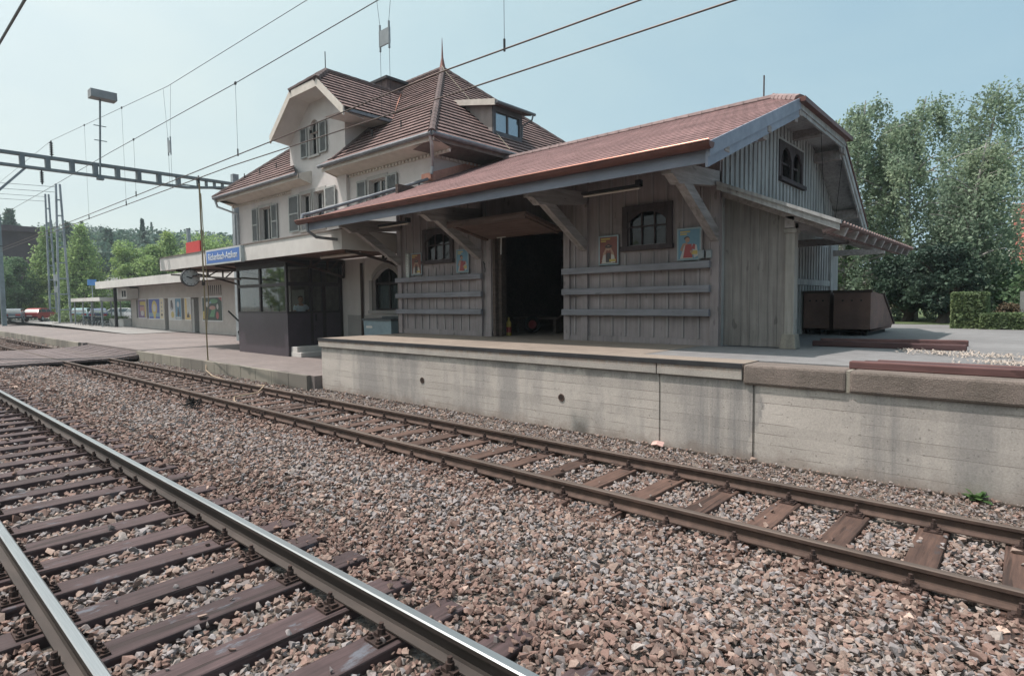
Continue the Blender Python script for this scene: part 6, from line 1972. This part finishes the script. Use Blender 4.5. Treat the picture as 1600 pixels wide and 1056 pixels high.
# tails towards the camera: car's +x end looks to the viewer
view = math.atan2(-.16, .98)
car('dark blue-grey hatchback parked nearest the single steel mast', -82, 11.95, .42, -.30, (.12,.145,.165), False)
car('red hatchback parked next to the dark blue-grey one', -83, 14.25, .43, -.65, (.36,.05,.05), False)
car('pale teal car half hidden behind the lattice mast footing', -76.5, 16.7, .41, -.4, (.22,.33,.35), False)
car('dark blue saloon with red tail lamps behind the bicycle shelter', -71.5, 16.95, .37, -.25, (.055,.075,.15), False)
car('white hatchback parked side-on behind the planter', -73.5, 19.0, .38, 1.15, (.6,.6,.58), False)
car('pale grey estate car peeking out beside the annex corner', -71.5, 20.4, .36, .2, (.45,.46,.47), True)

def bicycle(label, x, y, z, ang):
    t = thing('bicycle', label, 'bicycle', (0,0,0), 'bicycles in the shelter')
    for sx in (-.52, .52):
        m = MB(); m.torus((sx,0,.34), (0,1,0), .32, .02, 18, 5)
        for k in range(6): m.tube([(sx,0,.34),(sx+.31*math.cos(k*1.047),0,.34+.31*math.sin(k*1.047))], .005, 4)
        m.build('wheel', BLACK, t)
    m = MB()
    for a, b in (((-.52,0,.34),(-.15,0,.30)),((-.15,0,.3),(-.28,0,.85)),((-.28,0,.8),(-.52,0,.34)),((-.15,0,.3),(.33,0,.75)),((-.27,0,.78),(.33,0,.82)),((.3,0,.95),(.52,0,.34))):
        m.tube([a, b], .018, 6)
    m.build('frame', flat('bike_frame', (.08,.1,.13), .4), t)
    m = MB(); m.tube([(.2,-.27,.98),(.3,-.1,1.0),(.3,.1,1.0),(.2,.27,.98)], .014, 6); m.build('handlebar', ZINC_L, t)
    m = MB(); m.prism([(-.42,-.09,.86),(-.42,.09,.86),(-.15,.02,.88),(-.15,-.02,.88)], (0,0,.05)); m.build('saddle', BLACK, t)
    t.location = (x,y,z); t.rotation_euler = (0,0,ang)
    return t
for k, lab in enumerate(['bicycle nearest the left end of the shelter', 'second bicycle from the left end of the shelter', 'third bicycle from the left end of the shelter', 'middle bicycle of the shelter row', 'fifth bicycle from the left end of the shelter', 'sixth bicycle from the left, beside the shelter post', 'last bicycle on the right, nearest the white planter']):
    bicycle(lab, -66.6+.75*k, 14.75+.03*k, .12+.0*k, 1.57+random.uniform(-.35,.35))
bs_ = thing('bicycle_shelter', 'low open bicycle shelter with a pale flat roof', 'shelter', (-64.5, 16.5, .1))
m = MB(); m.box(-68.6, -59.0, 14.1, 16.7, 2.45, 2.75); m.build('roof', WHITE_P, bs_)
for x in (-68.2, -65.3, -62.4, -59.3):
    for y in (14.3, 16.5):
        m = MB(); m.tube([(x,y,.1),(x,y,2.45)], .06, 8); m.build('post', STEEL_G, bs_)
m = MB()
for k in range(9): m.torus((-67+k*.9, 14.8, .45), (1,0,0), .3, .02, 14, 5)
m.build('rack', STEEL_G, bs_)

# ================================================================== BUILDINGS BEYOND
hl = thing('industrial_hall', 'big dark purple-brown hall behind the trees beside the tracks', 'hall', (-125, 15, 0))
m = MB(); m.box(-140, -118, 4, 21.4, 0, 13.7); m.build('wall', mk('hall_brown', (.075,.055,.062), (.06,.045,.05), rough=.8, bump=.1), hl)
m = MB(); m.prism([(-141,3,13.6),(-117,3,13.6),(-117,21.8,13.6),(-141,21.8,13.6)], (0,0,.8)); m.build('roof', mk('hall_roof', (.09,.065,.075), (.07,.05,.06), rough=.8), hl)
wh = thing('white_house', 'low white house glimpsed between the trees behind the parking ground', 'house', (-110, 30, 0))
m = MB(); m.box(-118, -104, 24.5, 34, 0, 4.6); m.prism([(-104,24.5,4.6),(-104,34,4.6),(-104,29.2,6.4)], (-14,0,0)); m.build('wall', PLASTER_W, wh)
m = MB(); m.slope([(-103.3,23.8,4.4),(-118.7,23.8,4.4),(-118.7,29.25,6.7),(-103.3,29.25,6.7)], .4, .05); m.slope([(-103.3,34.7,4.4),(-118.7,34.7,4.4),(-118.7,29.25,6.7),(-103.3,29.25,6.7)], .4, .05); m.build('roof', mk('far_grey_roof', (.34,.34,.34), (.27,.27,.27), rough=.8), wh)
for y in (26, 28.5, 31):
    for z in (1.2,):
        m = MB(); m.box(-103.97, -103.9, y, y+1.1, z, z+1.4); m.build('window', flat('far_pane', (.05,.06,.07), .2), wh)
hr_ = thing('village_house', 'house with a bright red tiled roof behind the feathery conifer', 'house', (1.6, 60, 1.1))
m = MB(); m.box(-1.2, 12, 57, 68, 1.1, 4.6); m.prism([(-1.2,57,4.6),(-1.2,68,4.6),(-1.2,62.5,9.2)], (13.2,0,0)); m.build('wall', PLASTER_W, hr_)
m = MB(); m.slope([(-1.9,56.2,4.1),(12.7,56.2,4.1),(12.7,62.5,9.4),(-1.9,62.5,9.4)], .36, .05); m.slope([(-1.9,68.8,4.1),(12.7,68.8,4.1),(12.7,62.5,9.4),(-1.9,62.5,9.4)], .36, .05); m.build('roof', TILE_R, hr_)
m = MB(); m.beam((-1.95,56.1,4.0),(-1.95,62.5,9.4), .12, .3); m.build('verge_board', CREAM, hr_)
m = MB(); m.tube([(-1.9,56.1,4.05),(12.7,56.1,4.05)], .09, 8); m.tube([(-.9,56.1,4.0),(-.9,56.3,3.4),(-.9,56.9,3.1),(-.9,56.9,1.1)], .06, 6); m.build('gutter', DARKMETAL, hr_)
m = MB(); m.box(-.3, .9, 56.95, 57.0, 2.2, 3.6); m.build('window', flat('far_pane', (.05,.06,.07), .2), hr_)
ds_ = thing('garden_shed', 'pale low wall glimpsed through the leaves behind the skips', 'wall', (-12, 46, 1.1))
m = MB(); m.box(-13, -7, 44, 47, 1.1, 3.4); m.build('wall', mk('pale_tan_wall', (.5,.42,.32), (.42,.35,.27), rough=.9), ds_)
m = MB(); m.prism([(-13.3,43.6,3.4),(-6.7,43.6,3.4),(-6.7,47.4,3.9),(-13.3,47.4,3.9)], (0,0,.15)); m.build('roof', RIDGE_M, ds_)

# ================================================================== VEGETATION
def quads(C, size, droop=0.0, aspect=.55, rs=rng):
    n = len(C)
    a = rs.normal(size=(n,3)); a[:, 2] -= droop; a /= np.linalg.norm(a, axis=1, keepdims=True)
    b = rs.normal(size=(n,3)); b -= a*(a*b).sum(1, keepdims=True); b /= np.linalg.norm(b, axis=1, keepdims=True)
    s = size*rs.uniform(.6, 1.35, (n,1))
    V = np.stack([C-a*s*.5, C+b*s*aspect*.5, C+a*s*.5, C-b*s*aspect*.5], 1)
    return V
def crown_obj(name, C, size, mat, parent, droop=0.0, aspect=.55):
    V = quads(np.asarray(C), size, droop, aspect)
    n = len(V)
    return big_mesh(name, V.reshape(-1,3), np.arange(n*4), 4, mat, parent)

def birch(label, x, y, z0, h, rad, nleaf, lean=(0,0), seed=1, low=.16, size=.125):
    r = np.random.default_rng(seed); t = thing('birch_tree', label, 'tree', (x,y,z0), 'birch trees by the yard')
    tr = MB(); n = 9; tp = []
    for k in range(n):
        f = k/(n-1); tp.append(Vector((x+lean[0]*f+.25*math.sin(f*5+seed), y+lean[1]*f+.2*math.cos(f*4+seed), z0-.2+h*.93*f)))
    tr.tube(tp, [.17*(1-.88*k/(n-1)) for k in range(n)], 8)
    pts = []
    nb = 46
    for i in range(nb):
        f = low+(.97-low)*((i+.5)/nb); k = f*(n-1); i0 = int(min(k, n-2)); base = tp[i0]+(tp[i0+1]-tp[i0])*(k-i0)
        az = r.uniform(0, 2*np.pi)+i*2.4; R_ = rad*(math.sin(math.pi*min(1,(f-low)/(1.02-low))**.62)*.95+.12)*r.uniform(.55,1.25)
        up = .55*R_*r.uniform(.6,1.3)
        bp = []
        for j in range(6):
            q = j/5; bp.append(base+Vector((math.cos(az)*R_*q, math.sin(az)*R_*q, up*q*1.5-up*.75*q*q)))
        tr.tube(bp, [.045*(1-f)*1.6*(1-.8*j/5)+.008 for j in range(6)], 5)
        m_ = int(nleaf/nb)
        # hanging strands
        ns = 15
        for s in range(ns):
            q = r.uniform(.2, 1.03); k2 = min(q*5, 4.999); j0 = int(k2); p0 = bp[j0]+(bp[j0+1]-bp[j0])*(k2-j0)
            p0 = p0+Vector(r.normal(0,.17,3)); Ls = r.uniform(.5, 2.3)*(.75+.5*q)
            dr = Vector((math.cos(az)*.25+r.normal(0,.12), math.sin(az)*.25+r.normal(0,.12), -1))
            mm = max(2, m_//ns)
            tt = r.uniform(0,1,mm)
            c = np.array(p0)[None]+np.array(dr)[None]*(tt*Ls)[:,None]+r.normal(0,.07,(mm,3))
            pts.append(c)
    tr.build('trunk', BARK_B, t)
    crown_obj('crown', np.concatenate(pts), size, L_BIRCH, t, droop=.7, aspect=.6)
    return t
def clump_tree(name, label, cat, x, y, z0, h, rad, nleaf, mat, size, seed, low=.12, shape='round', group=None, bark=None, trunk_r=.22):
    r = np.random.default_rng(seed); t = thing(name, label, cat, (x,y,z0), group)
    tr = MB(); tp = [Vector((x+.12*math.sin(k*1.3+seed), y+.12*math.cos(k+seed), z0-.2+h*.9*k/6)) for k in range(7)]
    tr.tube(tp, [trunk_r*(1-.85*k/6) for k in range(7)], 8)
    pts = []
    if shape == 'cone':
        nl = 34
        for i in range(nl):
            f = low+(1-low)*i/nl; R_ = rad*(1-f)**.8*1.1
            na = 9
            for a in range(na):
                az = a*2*np.pi/na+i*1.1+r.uniform(-.3,.3); ln = R_*r.uniform(.7,1.12)
                p0 = Vector((x, y, z0+h*f)); p1 = p0+Vector((math.cos(az)*ln, math.sin(az)*ln, -.12*ln+.06*h/nl))
                if a % 2 == 0: tr.tube([p0, p1], [.03, .008], 4)
                mm = max(3, int(nleaf/(nl*na)*(.25+1.5*(1-f))))
                tt = r.uniform(.1,1,mm)**.7
                c = np.array(p0)[None]+(np.array(p1-p0))[None]*tt[:,None]+r.normal(0,1,(mm,3))*np.array([.13,.13,.08])*rad*.5
                pts.append(c)
    else:
        nc = 42
        for i in range(nc):
            d = r.normal(size=3); d /= np.linalg.norm(d); q = r.uniform(.35,1)**.5
            c0 = np.array([x,y,z0+h*(low+(1-low)*.52)])+d*q*np.array([rad,rad,h*(1-low)*.5])*.86
            if c0[2] < z0+.3: c0[2] = z0+.3+r.uniform(0,.6)
            rc = rad*r.uniform(.2,.4)
            base = tp[min(6,int(max(0,(c0[2]-z0)/h*6*.75)))]
            tr.tube([base, base+(Vector(c0)-base)*.55+Vector((0,0,.1)), Vector(c0)], [trunk_r*.3, trunk_r*.18, .012], 5)
            mm = int(nleaf/nc); v = r.normal(size=(mm,3)); v /= np.linalg.norm(v,axis=1,keepdims=True)
            pts.append(c0[None]+v*(r.uniform(.25,1,(mm,1))**.5)*rc*np.array([1.1,1.1,.85]))
    tr.build('trunk', bark or BARK, t)
    crown_obj('crown', np.concatenate(pts), size, mat, t, aspect=.6)
    return t
YG = 1.1
birch('tall birch tree with drooping twigs close behind the shed gable', -6.3, 28.5, YG, 10.0, 3.0, 32000, (.3,0), 3, low=.05)
birch('birch tree behind the skips, second from the shed', -4.2, 29.5, YG, 9.9, 2.8, 30000, (.3,0), 8, low=.05)
birch('tallest birch tree with an airy pointed top, above the clipped hedge', -2.1, 33.0, YG, 11.0, 3.0, 20000, (.2,.3), 15, low=.15)
birch('slim birch tree with a pale bare lower trunk, just behind the clipped hedge', -1.75, 28.0, YG, 7.4, 1.35, 12000, (-.15,0), 21, low=.30)
birch('birch tree furthest back, beside the red tiled roof', 1.0, 40.0, YG, 8.8, 2.0, 8000, (0,0), 29, low=.78)
clump_tree('dark_yew', 'dark evergreen bush between the drooping birches and the clipped hedge', 'bush', -2.55, 25.6, YG, 3.0, 1.15, 11000, L_DARK, .13, 5, low=.02)
clump_tree('dark_yew', 'dark evergreen bush behind the sloping end of the skip', 'bush', -3.9, 27.0, YG, 2.6, 1.2, 9000, L_DARK, .13, 6, low=.02)
clump_tree('dark_spruce', 'dark layered conifer standing between the birches above the yew bush', 'tree', -2.75, 30.5, YG, 5.6, 1.7, 10000, L_DARK, .16, 9, low=.12, shape='cone')
clump_tree('garden_bush', 'mid green bush filling the gap beside the shed behind the skips', 'bush', -7.2, 29.5, YG, 3.6, 1.8, 11000, L_MID, .15, 12, low=.02)
clump_tree('garden_bush', 'mid green bush between the clipped hedge and the birch trunk', 'bush', -1.5, 29.2, YG, 2.4, 1.2, 8000, L_MID, .13, 13, low=.02)
clump_tree('garden_conifer', 'feathery green conifer in front of the red tiled roof', 'tree', .15, 26.5, YG, 3.3, 1.4, 11000, L_MID, .13, 14, low=.02, shape='cone')
clump_tree('garden_bush', 'mid green bush behind the brown shrub', 'bush', -.75, 29.5, YG, 2.3, 1.2, 7000, L_MID, .13, 17, low=.02)
clump_tree('brown_shrub', 'low rounded brown-leaved shrub above the low hedge', 'shrub', -.72, 22.6, YG, .72, .38, 3500, L_BROWN, .07, 16, low=.05, trunk_r=.05)
def hedge(label, x0, x1, y0, y1, z0, z1, n, seed):
    r = np.random.default_rng(seed); t = thing('hedge', label, 'hedge', ((x0+x1)/2,(y0+y1)/2,z0), None)
    P = r.uniform(0,1,(n,3))
    f = r.integers(0,4,n)
    P[:,0] = np.where(f==0, r.uniform(-.02,.05,n), P[:,0]); P[:,1] = np.where(f==1, r.uniform(-.04,.1,n), P[:,1]); P[:,2] = np.where(f==2, r.uniform(.94,1.02,n), P[:,2]); P[:,0] = np.where(f==3, r.uniform(.95,1.02,n), P[:,0])
    C = np.array([x0,y0,z0])+P*np.array([x1-x0,y1-y0,z1-z0])
    C += .05*np.sin(C*5)
    m = MB(); 
    for k in range(int((x1-x0)/.35)+1): m.tube([(x0+.1+k*.35,(y0+y1)/2,z0),(x0+.15+k*.35,(y0+y1)/2,z1-.1)], .025, 5)
    m.box(x0+.12,x1-.12,y0+.14,y1-.14,z0,z1-.14)
    m.build('stems', flat('hedge_core', (.02,.03,.015), .95), t)
    crown_obj('foliage', C, .085, L_HEDGE, t, aspect=.7)
hedge('tall clipped hedge block at the back of the yard', -2.02, -1.2, 21.6, 22.6, DK, 2.16, 14000, 31)
hedge('low hedge running on from the tall clipped block', -1.2, 4.0, 21.4, 21.95, DK, 1.48, 15000, 32)
m = MB(); 
vb = thing('concrete_post', 'pale slim post standing behind the low hedge', 'post', (-.43, 22.4, DK))
m.box(-.48,-.38,22.35,22.45,DK,2.15); m.build('shaft', mk('pale_stone', (.3,.3,.29), (.22,.22,.21)), vb)

# left side
TG = 'bright green trees behind the parking ground'
lt_specs = [
 (-96, 17.6, 12.2, 4.0, L_BRIGHT, 'bright yellow-green tree rising beside the dark hall'),
 (-92, 20.3, 12.4, 4.6, L_BRIGHT, 'bright yellow-green tree standing behind the two lattice masts'),
 (-96, 12.6, 8.6, 3.8, L_MID, 'darker green bushy tree behind the dark blue-grey hatchback'),
 (-88, 25.6, 10.4, 3.8, L_BRIGHT, 'bright green bushy tree behind the pale roof of the bicycle shelter'),
 (-87, 28.8, 11.8, 4.4, L_BRIGHT, 'tall bright green tree beside the plain grey mast, its top the highest of the group'),
 (-83, 31.8, 11.2, 4.6, L_BRIGHT, 'broad bright green tree behind the red board on the canopy'),
 (-78, 36.5, 8.2, 4.2, L_MID, 'mid green tree between the red board and the station house'),
 (-76, 23.0, 5.0, 3.2, L_MID, 'low green tree behind the white cars'),
 (-90, 10.6, 7.2, 3.0, L_MID, 'low dark green tree beside the single steel mast'),
]
for k, (x, y, h, r, mt, lab) in enumerate(lt_specs):
    clump_tree('leafy_tree', lab, 'tree', x, y, .1, h, r, 15000, mt, .30, 50+k, low=.04 if mt is L_MID else .08, shape='round' if k not in (0,1,4) else 'cone', group=TG if mt is L_BRIGHT else None)
for k, (x, y, z0, h, lab) in enumerate(((-152, 22.0, 3.5, 18.0, 'dark conifer rising over the roof of the dark hall'), (-150, 31.0, 4.0, 15.5, 'dark conifer standing behind the two lattice masts'), (-148, 37.5, 4.0, 14.5, 'dark conifer between the bright green trees and the hill'))):
    clump_tree('dark_conifer', lab, 'tree', x, y, z0, h, 4.2, 9000, L_FOREST, .6, 120+k, low=.05, shape='cone', group='conifers on the hill')
cb = [(-80.0, 15.6, .9, .8), (-70, 16.9, .9, .9), (-74, 15.2, .6, .9)]
for k, (x, y, h, r) in enumerate(cb):
    clump_tree('low_shrub', ['low bright green shrub at the foot of the plated lattice mast', 'dark green shrub at the concrete footing of the other lattice mast', 'small round shrub between the two lattice masts'][k], 'shrub', x, y, .1, h+.4, r+.3, 2500, [L_HEDGE, L_MID, L_HEDGE][k], .16, 80+k, low=.02, trunk_r=.05)

# wooded hill far behind
def hill():
    m = MB(); xs = np.linspace(-420, 40, 47); ys = np.linspace(60, 420, 30)
    def hz_(x, y):
        d = (-x*.93+y*.36)
        return .0 + 24*max(0, min(1, (d-115)/190))**1.2 * max(0, min(1, (-x-30)/120)) + 2*math.sin(x*.03)*max(0,min(1,(d-115)/100))
    global HILLZ
    HILLZ = hz_
    vs = [(x, y-40-.12*abs(x)*0, hz_(x, y-40)-.5) for x in xs for y in ys]
    n = len(ys)
    m.add(vs, [(i*n+j, (i+1)*n+j, (i+1)*n+j+1, i*n+j+1) for i in range(len(xs)-1) for j in range(n-1)])
    return tag(m.build('hills', GRASSG, smooth=True), kind='structure')
hill()
def forest():
    r = np.random.default_rng(77); pts = []
    for i in range(520):
        ang = r.uniform(.02, .50); d = r.uniform(140, 330)
        x = -d*math.cos(ang); y = d*math.sin(ang)
        z = HILLZ(x, y)-.5
        h = r.uniform(10, 14.5); conif = r.uniform() < .05
        n = 760
        if conif:
            f = r.uniform(0,1,n)**.8; a = r.uniform(0,6.28,n); R_ = 3.4*(1-f)**1.15*(.75+.25*np.sin(f*40))*r.uniform(.5,1,n)
            h *= 1.12
            pts.append(np.stack([x+np.cos(a)*R_, y+np.sin(a)*R_, z+1+f*h], 1))
        else:
            v = r.normal(size=(n,3)); v /= np.linalg.norm(v,axis=1,keepdims=True)
            bump = 1+.28*np.sin(v[:,0:1]*6+i)*np.sin(v[:,2:3]*7+i*2)
            pts.append(np.array([x,y,z+h*.55])+v*bump*r.uniform(.6,1,(n,1))*np.array([4.6,4.6,h*.45]))
    C = np.concatenate(pts)
    V = quads(C, .95, 0, .8, r)
    o = big_mesh('forest', V.reshape(-1,3), np.arange(len(V)*4), 4, L_FOREST)
    tag(o, kind='stuff')
forest()

# row of trees across the tracks, behind the viewer: it shows in the window panes
def back_wood():
    r = np.random.default_rng(5); pts = []
    for i in range(46):
        x = -85+i*2.9+r.uniform(-1,1); y = -24+r.uniform(-4,4); h = r.uniform(6,11); n = 420
        v = r.normal(size=(n,3)); v /= np.linalg.norm(v,axis=1,keepdims=True)
        pts.append(np.array([x,y,h*.5])+v*r.uniform(.5,1,(n,1))*np.array([2.6,2.6,h*.5]))
    V = quads(np.concatenate(pts), .8, 0, .8, r)
    tag(big_mesh('woodland', V.reshape(-1,3), np.arange(len(V)*4), 4, L_BRIGHT), kind='stuff')
back_wood()

# summer haze: one even box of air round everything, the sky stays outside it
hm_ = NT('haze_air')
hm_.t.nodes.remove(hm_.b)
pv_ = hm_.n("ShaderNodeVolumePrincipled")
pv_.inputs['Color'].default_value = (.80, .90, .97, 1); pv_.inputs['Density'].default_value = .0006; pv_.inputs['Anisotropy'].default_value = .3
hm_.l(pv_.outputs[0], hm_.out.inputs['Volume'])
hz_o = MB().box(-905, 905, -905, 1205, -1.5, 62).build('haze', hm_.mat)
tag(hz_o, kind='stuff')
